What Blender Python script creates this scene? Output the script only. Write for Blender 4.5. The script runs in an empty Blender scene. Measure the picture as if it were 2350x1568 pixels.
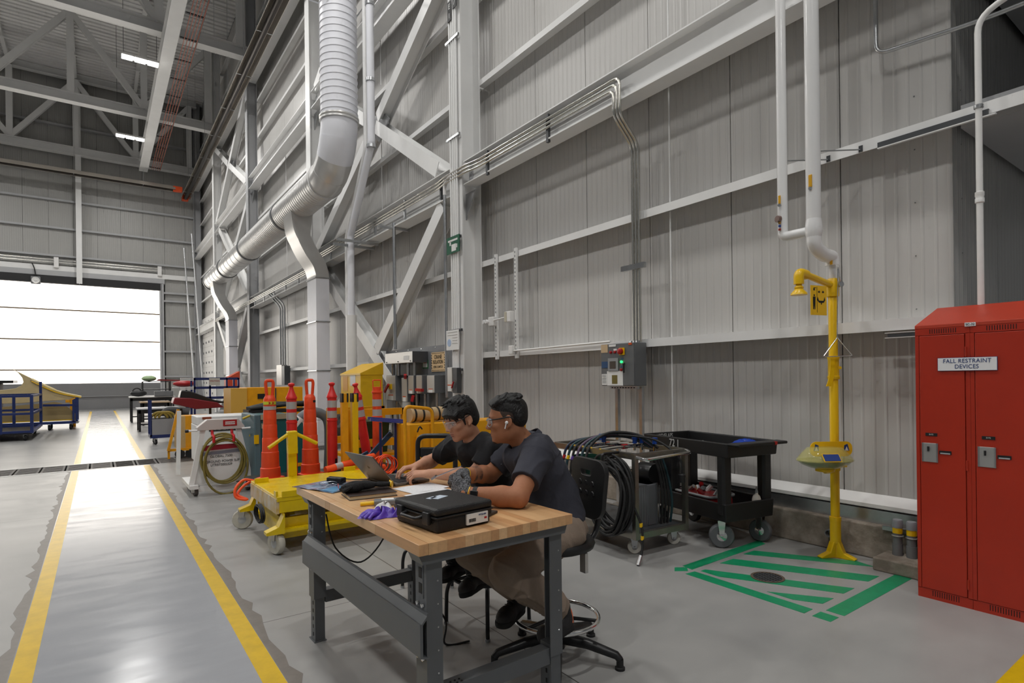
import bpy, math, random
import numpy as np
from mathutils import Vector, Matrix
random.seed(7)
np.random.seed(7)
SC = bpy.context.scene
COL = SC.collection
PI = math.pi

# ---------------------------------------------------------------- camera
cam_d = bpy.data.cameras.new('camera')
cam_d.sensor_width = 36.0
cam_d.lens = 36.0 * 1316.0 / 2350.0
cam_d.shift_y = 85.0 / 2350.0
cam_d.clip_end = 200.0
cam_d.clip_start = 0.05
cam = bpy.data.objects.new('camera', cam_d)
COL.objects.link(cam)
YAW, ROLL = 0.625, 0.01215
fw = Vector((math.sin(YAW), math.cos(YAW), 0))
rt = Vector((math.cos(YAW), -math.sin(YAW), 0))
dn = Vector((0, 0, -1))
r2 = math.cos(ROLL) * rt + math.sin(ROLL) * dn
d2 = -math.sin(ROLL) * rt + math.cos(ROLL) * dn
cam.matrix_world = Matrix(((r2.x, -d2.x, -fw.x, 0), (r2.y, -d2.y, -fw.y, 0), (r2.z, -d2.z, -fw.z, 1.5), (0, 0, 0, 1)))
SC.camera = cam

# ---------------------------------------------------------------- world, exposure
world = bpy.data.worlds.new('world')
SC.world = world
world.use_nodes = True
world.node_tree.nodes['Background'].inputs[0].default_value = (0.98, 0.99, 1.0, 1)
world.node_tree.nodes['Background'].inputs[1].default_value = 0.13
SC.view_settings.view_transform = 'Standard'
SC.view_settings.look = 'None'
SC.view_settings.gamma = 1.0
SC.view_settings.use_curve_mapping = False
SC.view_settings.exposure = 0.14
SC.cycles.use_denoising = True
SC.cycles.max_bounces = 7
SC.cycles.diffuse_bounces = 3
SC.cycles.glossy_bounces = 3
SC.cycles.transmission_bounces = 6
SC.cycles.transparent_max_bounces = 8
SC.cycles.sample_clamp_indirect = 6.0
SC.cycles.use_adaptive_sampling = True
SC.cycles.adaptive_threshold = 0.06
SC.cycles.adaptive_min_samples = 12
SC.cycles.caustics_reflective = False
SC.cycles.caustics_refractive = False
LAMP_WATTS = 255.0
DOOR_GLOW = 2.7


# ---------------------------------------------------------------- helpers
def lin(c):
    def g(x):
        x /= 255.0
        return x / 12.92 if x <= 0.04045 else ((x + 0.055) / 1.055) ** 2.4
    if isinstance(c, str):
        c = tuple(int(c[i:i + 2], 16) for i in (0, 2, 4))
    return tuple(g(x) for x in c) + (1.0,)


MATS = {}


def mat(name, col=None, rough=0.5, metal=0.0, var=0.0, vscale=6.0, bump=0.0, bscale=40.0, emit=None, estr=1.0,
        alpha=None, trans=0.0, spec=None, coat=0.0, stretch=None, col2=None, lo=0.35, hi=0.7, rvar=0.0, world_co=False):
    if name in MATS:
        return MATS[name]
    m = bpy.data.materials.new(name)
    m.use_nodes = True
    nt = m.node_tree
    b = nt.nodes['Principled BSDF']
    c = lin(col)
    b.inputs['Base Color'].default_value = c
    b.inputs['Roughness'].default_value = rough
    b.inputs['Metallic'].default_value = metal
    if spec is not None:
        b.inputs['Specular IOR Level'].default_value = spec
    if coat:
        b.inputs['Coat Weight'].default_value = coat
        b.inputs['Coat Roughness'].default_value = 0.15
    if trans:
        b.inputs['Transmission Weight'].default_value = trans
        b.inputs['IOR'].default_value = 1.3
    if alpha is not None:
        b.inputs['Alpha'].default_value = alpha
    if emit is not None:
        b.inputs['Emission Color'].default_value = lin(emit)
        b.inputs['Emission Strength'].default_value = estr
    if var or bump or col2 or rvar:
        if world_co:
            tc = nt.nodes.new('ShaderNodeNewGeometry')
            co = tc.outputs['Position']
        else:
            tc = nt.nodes.new('ShaderNodeTexCoord')
            co = tc.outputs['Object']
        if stretch:
            mp = nt.nodes.new('ShaderNodeMapping')
            mp.inputs['Scale'].default_value = stretch
            nt.links.new(co, mp.inputs['Vector'])
            co = mp.outputs['Vector']
    if var or col2 or rvar:
        n = nt.nodes.new('ShaderNodeTexNoise')
        n.inputs['Scale'].default_value = vscale
        n.inputs['Detail'].default_value = 6.0
        n.inputs['Roughness'].default_value = 0.6
        nt.links.new(co, n.inputs['Vector'])
        mr = nt.nodes.new('ShaderNodeMapRange')
        mr.inputs['From Min'].default_value = lo
        mr.inputs['From Max'].default_value = hi
        nt.links.new(n.outputs['Fac'], mr.inputs['Value'])
        if var or col2:
            mx = nt.nodes.new('ShaderNodeMix')
            mx.data_type = 'RGBA'
            a, d = (c, lin(col2)) if col2 else (tuple(min(1, x * (1 + var)) for x in c[:3]) + (1,), tuple(x * (1 - var) for x in c[:3]) + (1,))
            mx.inputs[6].default_value = a
            mx.inputs[7].default_value = d
            nt.links.new(mr.outputs['Result'], mx.inputs[0])
            nt.links.new(mx.outputs[2], b.inputs['Base Color'])
        if rvar:
            m2 = nt.nodes.new('ShaderNodeMapRange')
            m2.inputs['To Min'].default_value = max(0.02, rough - rvar)
            m2.inputs['To Max'].default_value = rough + rvar
            nt.links.new(mr.outputs['Result'], m2.inputs['Value'])
            nt.links.new(m2.outputs['Result'], b.inputs['Roughness'])
    if bump:
        n2 = nt.nodes.new('ShaderNodeTexNoise')
        n2.inputs['Scale'].default_value = bscale
        n2.inputs['Detail'].default_value = 4.0
        nt.links.new(co, n2.inputs['Vector'])
        bp = nt.nodes.new('ShaderNodeBump')
        bp.inputs['Strength'].default_value = bump
        bp.inputs['Distance'].default_value = 0.01
        nt.links.new(n2.outputs['Fac'], bp.inputs['Height'])
        nt.links.new(bp.outputs['Normal'], b.inputs['Normal'])
    MATS[name] = m
    return m


class MB:
    """collects geometry for one mesh"""

    def __init__(s, M=None):
        s.v, s.f, s.M = [], [], M

    def add(s, vs, fs):
        o = len(s.v)
        if s.M is not None:
            vs = [tuple(s.M @ Vector(p)) for p in vs]
        s.v += [tuple(p) for p in vs]
        s.f += [tuple(i + o for i in f) for f in fs]
        return s

    def box(s, a, b):
        x0, y0, z0 = (min(a[i], b[i]) for i in range(3))
        x1, y1, z1 = (max(a[i], b[i]) for i in range(3))
        return s.add([(x0, y0, z0), (x1, y0, z0), (x1, y1, z0), (x0, y1, z0), (x0, y0, z1), (x1, y0, z1), (x1, y1, z1), (x0, y1, z1)],
                     [(0, 3, 2, 1), (4, 5, 6, 7), (0, 1, 5, 4), (1, 2, 6, 5), (2, 3, 7, 6), (3, 0, 4, 7)])

    def cbox(s, c, d):
        return s.box([c[i] - d[i] / 2 for i in range(3)], [c[i] + d[i] / 2 for i in range(3)])

    def extr(s, p, q, poly, up=(0, 0, 1), q_scale=1.0):
        """extrude 2D polygon (side, up) from p to q"""
        p, q = Vector(p), Vector(q)
        d = (q - p).normalized()
        u = Vector(up)
        if abs(d.dot(u.normalized())) > 0.999:
            u = Vector((0, 1, 0)) if abs(d.y) < 0.9 else Vector((1, 0, 0))
        sd = d.cross(u).normalized()
        u = sd.cross(d).normalized()
        n = len(poly)
        vs = [p + sd * a + u * b for a, b in poly] + [q + sd * a * q_scale + u * b * q_scale for a, b in poly]
        fs = [tuple(range(n)), tuple(range(2 * n - 1, n - 1, -1))]
        fs += [(i, i + n, (i + 1) % n + n, (i + 1) % n) for i in range(n)]
        return s.add(vs, fs)

    def bar(s, p, q, w, h, up=(0, 0, 1)):
        a, b = w / 2, h / 2
        return s.extr(p, q, [(-a, -b), (a, -b), (a, b), (-a, b)], up)

    def ibeam(s, p, q, h, w, tf=0.018, tw=0.012, up=(0, 0, 1)):
        a, b, t = w / 2, h / 2, tw / 2
        return s.extr(p, q, [(-a, -b), (a, -b), (a, -b + tf), (t, -b + tf), (t, b - tf), (a, b - tf), (a, b), (-a, b), (-a, b - tf), (-t, b - tf), (-t, -b + tf), (-a, -b + tf)], up)

    def chan(s, p, q, h, w, t=0.01, up=(0, 0, 1)):
        b = h / 2
        return s.extr(p, q, [(0, -b), (w, -b), (w, -b + t), (t, -b + t), (t, b - t), (w, b - t), (w, b), (0, b)], up)

    def cyl(s, p, q, r, r1=None, n=16, up=(0, 0, 1)):
        r1 = r if r1 is None else r1
        poly = [(r * math.cos(2 * PI * i / n), r * math.sin(2 * PI * i / n)) for i in range(n)]
        return s.extr(p, q, poly, up, q_scale=r1 / r)

    def tube(s, pts, r, n=8, closed=False, cap=True):
        P = [Vector(p) for p in pts]
        m = len(P)
        R = r if isinstance(r, (list, tuple)) else [r] * m
        T = []
        for i in range(m):
            if closed:
                t = P[(i + 1) % m] - P[i - 1]
            else:
                t = P[min(i + 1, m - 1)] - P[max(i - 1, 0)]
            T.append(t.normalized() if t.length > 1e-9 else Vector((0, 0, 1)))
        nn = Vector((0, 0, 1)) if abs(T[0].z) < 0.9 else Vector((1, 0, 0))
        nn = (nn - T[0] * nn.dot(T[0])).normalized()
        vs = []
        for i in range(m):
            nn = nn - T[i] * nn.dot(T[i])
            nn = nn.normalized() if nn.length > 1e-6 else T[i].orthogonal().normalized()
            bb = T[i].cross(nn)
            for k in range(n):
                a = 2 * PI * k / n
                vs.append(P[i] + (nn * math.cos(a) + bb * math.sin(a)) * R[i])
        fs = []
        for i in range(m if closed else m - 1):
            j = (i + 1) % m
            for k in range(n):
                l = (k + 1) % n
                fs.append((i * n + k, i * n + l, j * n + l, j * n + k))
        if cap and not closed:
            fs += [tuple(range(n - 1, -1, -1)), tuple(range((m - 1) * n, m * n))]
        return s.add(vs, fs)

    def lathe(s, prof, n=24, at=(0, 0, 0), axis=(0, 0, 1)):
        ax = Vector(axis).normalized()
        x = ax.orthogonal().normalized()
        y = ax.cross(x)
        o = Vector(at)
        vs = []
        for r, z in prof:
            r = max(r, 1e-4)
            vs += [o + ax * z + (x * math.cos(2 * PI * k / n) + y * math.sin(2 * PI * k / n)) * r for k in range(n)]
        m = len(prof)
        fs = []
        for i in range(m - 1):
            for k in range(n):
                l = (k + 1) % n
                fs.append((i * n + k, i * n + l, (i + 1) * n + l, (i + 1) * n + k))
        fs += [tuple(range(n - 1, -1, -1)), tuple(range((m - 1) * n, m * n))]
        return s.add(vs, fs)

    def prism(s, poly, h0, h1, plane='xy'):
        def c(a, b, h):
            return (a, b, h) if plane == 'xy' else (a, h, b) if plane == 'xz' else (h, a, b)
        n = len(poly)
        vs = [c(a, b, h0) for a, b in poly] + [c(a, b, h1) for a, b in poly]
        fs = [tuple(range(n - 1, -1, -1)), tuple(range(n, 2 * n))] + [(i, (i + 1) % n, (i + 1) % n + n, i + n) for i in range(n)]
        return s.add(vs, fs)

    def ell(s, c, r, n=16, m=10):
        prof = []
        vs = []
        for i in range(m + 1):
            t = PI * i / m
            rr, z = max(1e-4, math.sin(t)), -math.cos(t)
            vs += [(c[0] + r[0] * rr * math.cos(2 * PI * k / n), c[1] + r[1] * rr * math.sin(2 * PI * k / n), c[2] + r[2] * z) for k in range(n)]
        fs = []
        for i in range(m):
            for k in range(n):
                l = (k + 1) % n
                fs.append((i * n + k, i * n + l, (i + 1) * n + l, (i + 1) * n + k))
        fs += [tuple(range(n - 1, -1, -1)), tuple(range(m * n, m * n + n))]
        return s.add(vs, fs)

    def grid(s, fn, nu, nv, thick=None):
        """surface fn(u,v)->xyz, u,v in 0..1; thick adds a back sheet"""
        P = [[Vector(fn(i / nu, j / nv)) for j in range(nv + 1)] for i in range(nu + 1)]
        vs = [P[i][j] for i in range(nu + 1) for j in range(nv + 1)]
        w = nv + 1
        fs = [(i * w + j, (i + 1) * w + j, (i + 1) * w + j + 1, i * w + j + 1) for i in range(nu) for j in range(nv)]
        if thick:
            o = len(vs)
            t = Vector(thick)
            vs += [p + t for p in vs]
            fs += [tuple(k + o for k in reversed(f)) for f in fs[:]]
            rim = [i * w for i in range(nu + 1)] + [nu * w + j for j in range(1, w)] + [i * w + nv for i in range(nu - 1, -1, -1)] + [j for j in range(nv - 1, 0, -1)]
            for a, b in zip(rim, rim[1:] + rim[:1]):
                fs.append((b, a, a + o, b + o))
        return s.add(vs, fs)


def mesh_of(name, mb, m=None, smooth=None):
    me = bpy.data.meshes.new(name)
    me.from_pydata(mb.v, [], mb.f)
    if m is not None:
        me.materials.append(m)
    if smooth:
        me.polygons.foreach_set('use_smooth', [True] * len(me.polygons))
        if smooth < 180:
            me.set_sharp_from_angle(angle=math.radians(smooth))
    me.update()
    return me


def link(o, parent=None):
    COL.objects.link(o)
    if parent is not None:
        o.parent = parent
    return o


def obj(name, mb, m, parent=None, smooth=None, bevel=0.0, loc=None, rot=None, label=None, seg=2, solid=None):
    me = mb if isinstance(mb, bpy.types.Mesh) else mesh_of(name, mb, m, smooth)
    o = link(bpy.data.objects.new(name, me), parent)
    if bevel:
        md = o.modifiers.new('bevel', 'BEVEL')
        md.width = bevel
        md.segments = seg
        md.limit_method = 'ANGLE'
        md.angle_limit = math.radians(40)
    if loc is not None:
        o.location = loc
    if rot is not None:
        o.rotation_euler = rot
    if label:
        o['label'] = label
    return o


def tag(o, label, cat, group=None, kind=None):
    o['label'] = label
    o['category'] = cat
    if group:
        o['group'] = group
    if kind:
        o['kind'] = kind
    return o


def thing(name, label, cat, loc=(0, 0, 0), rz=0.0, group=None):
    o = link(bpy.data.objects.new(name, None))
    o.empty_display_size = 0.1
    o.location = loc
    o.rotation_euler = (0, 0, rz)
    return tag(o, label, cat, group)


def struct(name, mb, m, smooth=None, parent=None, bevel=0.0):
    o = obj(name, mb, m, parent, smooth, bevel)
    if parent is None:
        o['kind'] = 'structure'
    return o


def dup(root, loc, rz, label=None, group=None, scale=None):
    r = link(root.copy())
    r.location = loc
    r.rotation_euler = (0, 0, rz)
    if scale:
        r.scale = scale
    if label:
        r['label'] = label
    if group:
        r['group'] = group
    for ch in list(root.children):
        c = link(ch.copy(), r)
        for g in list(ch.children):
            link(g.copy(), c)
    return r


def text(s, size, m, parent, loc, rot, name='lettering', align='CENTER', depth=0.0008, sx=1.0, sp=1.0):
    cu = bpy.data.curves.new(name, 'FONT')
    cu.body = s
    cu.size = size
    cu.align_x = align
    cu.align_y = 'CENTER'
    cu.extrude = depth
    cu.space_character = sp
    tmp = bpy.data.objects.new('tmp_text', cu)
    me = bpy.data.meshes.new_from_object(tmp)
    bpy.data.objects.remove(tmp)
    bpy.data.curves.remove(cu)
    me.materials.clear()
    me.materials.append(m)
    o = link(bpy.data.objects.new(name, me), parent)
    o.location = loc
    o.rotation_euler = rot
    o.scale = (sx, 1, 1)
    return o


RX = PI / 2
FACE_NY = (RX, 0, 0)            # lettering that faces -Y
FACE_NX = (RX, 0, -RX)          # lettering that faces -X


def arc(c, r, a0, a1, n, u=(1, 0, 0), w=(0, 0, 1)):
    c, u, w = Vector(c), Vector(u), Vector(w)
    return [c + u * r * math.cos(a0 + (a1 - a0) * i / n) + w * r * math.sin(a0 + (a1 - a0) * i / n) for i in range(n + 1)]


def bent(pts, r=0.06, n=5):
    """polyline with rounded corners"""
    P = [Vector(p) for p in pts]
    out = [P[0]]
    for a, b, c in zip(P, P[1:], P[2:]):
        d1, d2 = (a - b), (c - b)
        rr = min(r, d1.length * 0.45, d2.length * 0.45)
        s, e = b + d1.normalized() * rr, b + d2.normalized() * rr
        for i in range(n + 1):
            t = i / n
            out.append(s * (1 - t) ** 2 + b * 2 * t * (1 - t) + e * t * t)
    out.append(P[-1])
    return out


def spline(pts, n=6, closed=False):
    P = [Vector(p) for p in pts]
    m = len(P)
    out = []
    for i in range(m if closed else m - 1):
        if closed:
            a, b, c, d = P[i - 1], P[i], P[(i + 1) % m], P[(i + 2) % m]
        else:
            a, b, c, d = P[max(i - 1, 0)], P[i], P[i + 1], P[min(i + 2, m - 1)]
        for k in range(n):
            t = k / n
            out.append(0.5 * (2 * b + (c - a) * t + (2 * a - 5 * b + 4 * c - d) * t * t + (3 * b - a - 3 * c + d) * t ** 3))
    if not closed:
        out.append(P[-1])
    return out

# ---------------------------------------------------------------- shared materials
def ribbed(name, col, axis, rough=0.38):
    """painted metal panel with fine vertical ribs along one world axis"""
    m = bpy.data.materials.new(name)
    m.use_nodes = True
    nt = m.node_tree
    b = nt.nodes['Principled BSDF']
    b.inputs['Roughness'].default_value = rough
    g = nt.nodes.new('ShaderNodeNewGeometry')
    sep = nt.nodes.new('ShaderNodeSeparateXYZ')
    nt.links.new(g.outputs['Position'], sep.inputs[0])
    mul = nt.nodes.new('ShaderNodeMath')
    mul.operation = 'PINGPONG'
    mul.inputs[1].default_value = 0.045
    nt.links.new(sep.outputs[axis], mul.inputs[0])
    mr = nt.nodes.new('ShaderNodeMapRange')
    mr.inputs['From Min'].default_value = 0.030
    mr.inputs['From Max'].default_value = 0.040
    nt.links.new(mul.outputs[0], mr.inputs['Value'])
    bp = nt.nodes.new('ShaderNodeBump')
    bp.inputs['Strength'].default_value = 0.7
    bp.inputs['Distance'].default_value = 0.006
    nt.links.new(mr.outputs['Result'], bp.inputs['Height'])
    nt.links.new(bp.outputs['Normal'], b.inputs['Normal'])
    n = nt.nodes.new('ShaderNodeTexNoise')
    n.inputs['Scale'].default_value = 0.9
    n.inputs['Detail'].default_value = 5
    mx = nt.nodes.new('ShaderNodeMix')
    mx.data_type = 'RGBA'
    c = lin(col)
    mx.inputs[6].default_value = tuple(x * 0.95 for x in c[:3]) + (1,)
    mx.inputs[7].default_value = tuple(min(1, x * 1.04) for x in c[:3]) + (1,)
    nt.links.new(g.outputs['Position'], n.inputs['Vector'])
    nt.links.new(n.outputs['Fac'], mx.inputs[0])
    nt.links.new(mx.outputs[2], b.inputs['Base Color'])
    MATS[name] = m
    return m


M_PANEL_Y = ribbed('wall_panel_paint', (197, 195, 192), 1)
M_PANEL_X = ribbed('end_panel_shaded', (170, 169, 166), 0)  # wall paint darkened so the backlit end wall's shade is in the colour
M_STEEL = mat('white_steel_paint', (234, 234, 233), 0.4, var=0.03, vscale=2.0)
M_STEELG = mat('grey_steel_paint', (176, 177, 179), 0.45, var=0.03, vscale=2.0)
M_GALV = mat('galvanised_steel', (190, 192, 194), 0.28, 0.9, var=0.10, vscale=9.0)
M_DUCT = mat('duct_sheet_metal', (214, 213, 211), 0.33, 0.55, var=0.04, vscale=3.0)
M_DUCTP = mat('painted_duct', (232, 233, 239), 0.45, 0.0, var=0.02, vscale=3.0)
M_CONDUIT = mat('conduit_steel', (205, 203, 196), 0.22, 0.95)
M_CHROME = mat('chrome', (225, 225, 225), 0.12, 1.0)
M_DARKGREY = mat('dark_grey_paint', (70, 72, 75), 0.42, var=0.06, vscale=5)
M_MIDGREY = mat('mid_grey_paint', (118, 120, 122), 0.45, var=0.04, vscale=5)
M_BLACK = mat('black_plastic', (24, 24, 26), 0.5, bump=0.08, bscale=300)
M_BLACKR = mat('black_rubber', (26, 26, 27), 0.62)
M_BLACKM = mat('black_metal', (28, 28, 30), 0.35)
M_WHITE = mat('white_paint', (234, 233, 231), 0.4, var=0.03, vscale=5)
M_PAPER = mat('paper', (232, 232, 230), 0.7)
M_YEL = mat('yellow_machine_paint', (222, 190, 8), 0.33, var=0.07, vscale=7, rvar=0.08)
M_YELO = mat('amber_machine_paint', (232, 160, 12), 0.4, var=0.08, vscale=6)
M_YELS = mat('yellow_safety_paint', (236, 190, 14), 0.32)
M_ORANGE = mat('orange_plastic', (238, 78, 34), 0.42, var=0.05, vscale=6)
M_REDP = mat('red_plastic', (222, 44, 42), 0.4, var=0.05, vscale=6)
M_SILVER = mat('reflective_band', (188, 190, 194), 0.35, 0.25)
M_BLUE = mat('navy_frame_paint', (26, 44, 100), 0.38, var=0.08, vscale=6)
M_TEAL = mat('teal_cabinet_paint', (10, 88, 92), 0.4, var=0.05, vscale=4)
M_RED = mat('red_paint', (172, 26, 30), 0.4)
M_RUBBERG = mat('grey_tyre', (92, 94, 97), 0.65)
M_NAVYTXT = mat('navy_print', (44, 66, 118), 0.6)
M_BLKTXT = mat('black_print', (20, 20, 20), 0.6)
M_WHTTXT = mat('white_print', (228, 228, 226), 0.6)
M_ORANGEL = mat('orange_cable', (255, 92, 40), 0.42)
M_GREEN = mat('green_paint', (0, 106, 76), 0.4)

# ================================================================ SETTING
XW = 5.25          # inner face of the right wall panels
YF = 39.2          # far wall
ROOF = 18.2

# ---- floor: concrete slab with a painted aisle, tape and stripe
def floor_mat():
    m = bpy.data.materials.new('polished_concrete')
    m.use_nodes = True
    nt = m.node_tree
    N, L = nt.nodes, nt.links
    b = N['Principled BSDF']
    g = N.new('ShaderNodeNewGeometry')
    n1 = N.new('ShaderNodeTexNoise'); n1.inputs['Scale'].default_value = 0.9; n1.inputs['Detail'].default_value = 5; n1.inputs['Roughness'].default_value = 0.5
    n2 = N.new('ShaderNodeTexNoise'); n2.inputs['Scale'].default_value = 3.0; n2.inputs['Detail'].default_value = 6
    mp = N.new('ShaderNodeMapping'); mp.inputs['Scale'].default_value = (0.8, 1.6, 1.0)
    L.new(g.outputs['Position'], n1.inputs['Vector'])
    L.new(g.outputs['Position'], mp.inputs['Vector'])
    L.new(mp.outputs['Vector'], n2.inputs['Vector'])
    ad = N.new('ShaderNodeMath'); ad.operation = 'MULTIPLY_ADD'; ad.inputs[1].default_value = 0.4
    L.new(n2.outputs['Fac'], ad.inputs[0]); L.new(n1.outputs['Fac'], ad.inputs[2])
    cr = N.new('ShaderNodeValToRGB')
    cr.color_ramp.elements[0].position = 0.48; cr.color_ramp.elements[0].color = lin((143, 143, 142))
    cr.color_ramp.elements[1].position = 0.90; cr.color_ramp.elements[1].color = lin((165, 164, 162))
    L.new(ad.outputs[0], cr.inputs['Fac'])
    # saw-cut joints every 3.66 m in y and 4.9 m in x
    sep = N.new('ShaderNodeSeparateXYZ'); L.new(g.outputs['Position'], sep.inputs[0])
    def joint(out, pitch, off):
        a = N.new('ShaderNodeMath'); a.operation = 'ADD'; a.inputs[1].default_value = off; L.new(out, a.inputs[0])
        p = N.new('ShaderNodeMath'); p.operation = 'PINGPONG'; p.inputs[1].default_value = pitch / 2; L.new(a.outputs[0], p.inputs[0])
        c = N.new('ShaderNodeMath'); c.operation = 'LESS_THAN'; c.inputs[1].default_value = 0.0032; L.new(p.outputs[0], c.inputs[0])
        return c.outputs[0]
    j1 = joint(sep.outputs[1], 4.5, -3.806 + 45.0); j2 = joint(sep.outputs[0], 5.2, -1.9 + 52.0)
    mxj = N.new('ShaderNodeMath'); mxj.operation = 'MAXIMUM'; L.new(j1, mxj.inputs[0]); L.new(j2, mxj.inputs[1])
    mix = N.new('ShaderNodeMix'); mix.data_type = 'RGBA'; mix.inputs[7].default_value = lin((70, 69, 67))
    L.new(mxj.outputs[0], mix.inputs[0]); L.new(cr.outputs['Color'], mix.inputs[6])
    L.new(mix.outputs[2], b.inputs['Base Color'])
    rr = N.new('ShaderNodeMapRange'); rr.inputs['From Min'].default_value = 0.35; rr.inputs['From Max'].default_value = 0.65
    rr.inputs['To Min'].default_value = 0.30; rr.inputs['To Max'].default_value = 0.37
    L.new(n2.outputs['Fac'], rr.inputs['Value']); L.new(rr.outputs['Result'], b.inputs['Roughness'])
    return m


M_FLOOR = floor_mat()
M_AISLE = mat('aisle_epoxy', (158, 160, 165), 0.2, var=0.05, vscale=1.6, rvar=0.06, world_co=True, stretch=(1, 4, 1), bump=0.02, bscale=3.0)
M_STRIPE = mat('yellow_floor_stripe', (214, 176, 22), 0.28, var=0.10, vscale=9, world_co=True)
M_TAPE = mat('green_floor_tape', (22, 142, 96), 0.35, var=0.10, vscale=14, world_co=True)
M_JOIN = mat('stripe_seam', (112, 108, 102), 0.4)
M_TRENCH = mat('trench_steel', (84, 80, 77), 0.55, 0.3, var=0.12, vscale=12)

fb = MB()
fb.box((-45, -12, -0.2), (9.5, 12.40, 0.0))
floor = struct('floor', fb, M_FLOOR)
fb = MB(); fb.box((-45, 13.40, -0.2), (9.5, YF + 0.3, 0.0))
obj('floor_slab', fb, M_FLOOR, floor)
# worn dark edge of old paint either side, then the aisle
for (x0, x1, yy0, yy1) in ((-0.39, 0.75, -6, 12.40), (-0.39, 0.75, 13.40, 38.9)):
    fb = MB(); fb.box((x0, yy0, -0.01), (x1, yy1, 0.0015)); obj('aisle_coating', fb, M_AISLE, floor)
for (x0, x1) in ((-0.385, -0.285), (0.648, 0.748)):
    for yy0, yy1 in ((-6, 12.40), (13.40, 38.2)):
        fb = MB(); fb.box((x0, yy0, -0.008), (x1, yy1, 0.0022)); obj('aisle_stripe', fb, M_STRIPE, floor)
# ragged smear of sealant beside the stripes
for side, xs in ((-1, -0.385), (1, 0.748)):
    fb = MB(); pts = []
    for k in range(90):
        yy = 1.2 + k * 0.13
        w = 0.03 + 0.05 * abs(math.sin(k * 1.7) * math.cos(k * 0.43)) + random.random() * 0.02
        pts.append((xs + side * w, yy))
    if side < 0:
        poly = [(xs, 1.2)] + [(xs, 12.39)] + pts[::-1]
    else:
        poly = [(xs, 1.2)] + pts + [(xs, 12.39)]
    poly = [(x, min(y, 12.39)) for x, y in poly]
    fb.prism(poly, -0.01, 0.0011)
    obj('sealant_edge', fb, mat('sealant_smear', (112, 106, 100), 0.4, var=0.1, vscale=14, world_co=True), floor)
fb = MB(); fb.box((1.5, 0.79, -0.01), (8.0, 0.89, 0.002)); obj('floor_stripe', fb, M_STRIPE, floor, rot=(0, 0, 0))

# trench drain across the floor
fb = MB(); fb.box((-45, 12.40, -0.25), (9.5, 13.40, -0.10)); obj('trench_bed', fb, mat('trench_dark_grey', (40, 39, 38), 0.8), floor)  # bed in one even dark grey
for yy in (12.40, 13.34):
    fb = MB(); fb.box((-6, yy, -0.05), (5.05, yy + 0.06, 0.004)); obj('trench_frame', fb, M_GALV, floor)
xx = -6.0
while xx < 5.0:
    solid = (-0.02 <= xx <= 0.65)
    g = MB()
    if solid:
        g.box((xx, 12.46, -0.03), (xx + 0.06, 13.34, 0.0)); g2 = None
    nbar = 7
    fr = [(xx + 0.01, 12.46, xx + 0.04, 13.34), (xx + 0.30, 12.46, xx + 0.33, 13.34)]
    poly_bars = MB()
    for i in range(nbar):
        y = 12.47 + i * 0.135
        poly_bars.box((xx + 0.03, y, -0.03), (xx + 0.31, y + (0.03 if solid else 0.085), 0.0))
    for a in fr:
        poly_bars.box((a[0], a[1], -0.035), (a[2], a[3], 0.001))
    o = obj('drain_grate', poly_bars, M_TRENCH, floor)
    o['kind'] = 'stuff'
    xx += 0.345

# green tape box under the shower: (corners measured on the slab)
def quad(name, pts, m, z=0.002):
    q = MB(); q.prism(pts, -0.006, z)
    return obj(name, q, m, floor)


tz = [
    [(3.654, 2.915), (3.585, 2.86), (3.67, 2.80), (3.735, 2.86)],
    [(3.735, 2.90), (3.72, 2.80), (4.80, 2.83), (4.86, 2.93)],
    [(3.60, 2.77), (3.70, 2.76), (3.69, 1.86), (3.585, 1.86)],
    [(3.585, 1.81), (3.69, 1.81), (3.69, 1.70), (3.585, 1.70)],
    [(3.74, 1.80), (3.74, 1.69), (4.87, 1.70), (4.83, 1.81)],
    [(3.745, 2.74), (3.80, 2.74), (4.28, 1.865), (4.12, 1.865), (3.745, 2.58)],
    [(4.02, 2.76), (4.20, 2.76), (4.68, 1.865), (4.50, 1.865)],
    [(4.38, 2.78), (4.54, 2.78), (4.92, 2.12), (4.88, 1.98)],
    [(3.745, 2.20), (3.745, 2.02), (3.83, 1.865), (3.98, 1.865)],
]
for t in tz:
    quad('floor_tape', t, M_TAPE)
# round floor drain
fd = thing('floor_drain', 'round cast iron floor drain inside the green taped box', 'drain', (4.01, 2.35, 0.0))
d = MB(); d.lathe([(0.118, 0.0), (0.118, 0.006), (0.10, 0.006), (0.10, 0.001)], 32); obj('rim', d, mat('rusty_iron', (92, 78, 66), 0.6, var=0.2, vscale=30), fd, 40)
d = MB(); d.lathe([(0.10, 0.0), (0.10, 0.0025)], 32); obj('sump', d, mat('drain_hole', (18, 18, 18), 0.8), fd)
for i in range(-4, 5):
    w = math.sqrt(max(0, 0.1 ** 2 - (i * 0.021) ** 2))
    d = MB(); d.box((-w, i * 0.021 - 0.004, 0.001), (w, i * 0.021 + 0.004, 0.005)); obj('grate_bar', d, M_DARKGREY, fd)
for i in range(-2, 3):
    w = math.sqrt(max(0, 0.1 ** 2 - (i * 0.036) ** 2))
    d = MB(); d.box((i * 0.036 - 0.003, -w, 0.0012), (i * 0.036 + 0.003, w, 0.0045)); obj('grate_bar', d, M_DARKGREY, fd)

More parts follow.
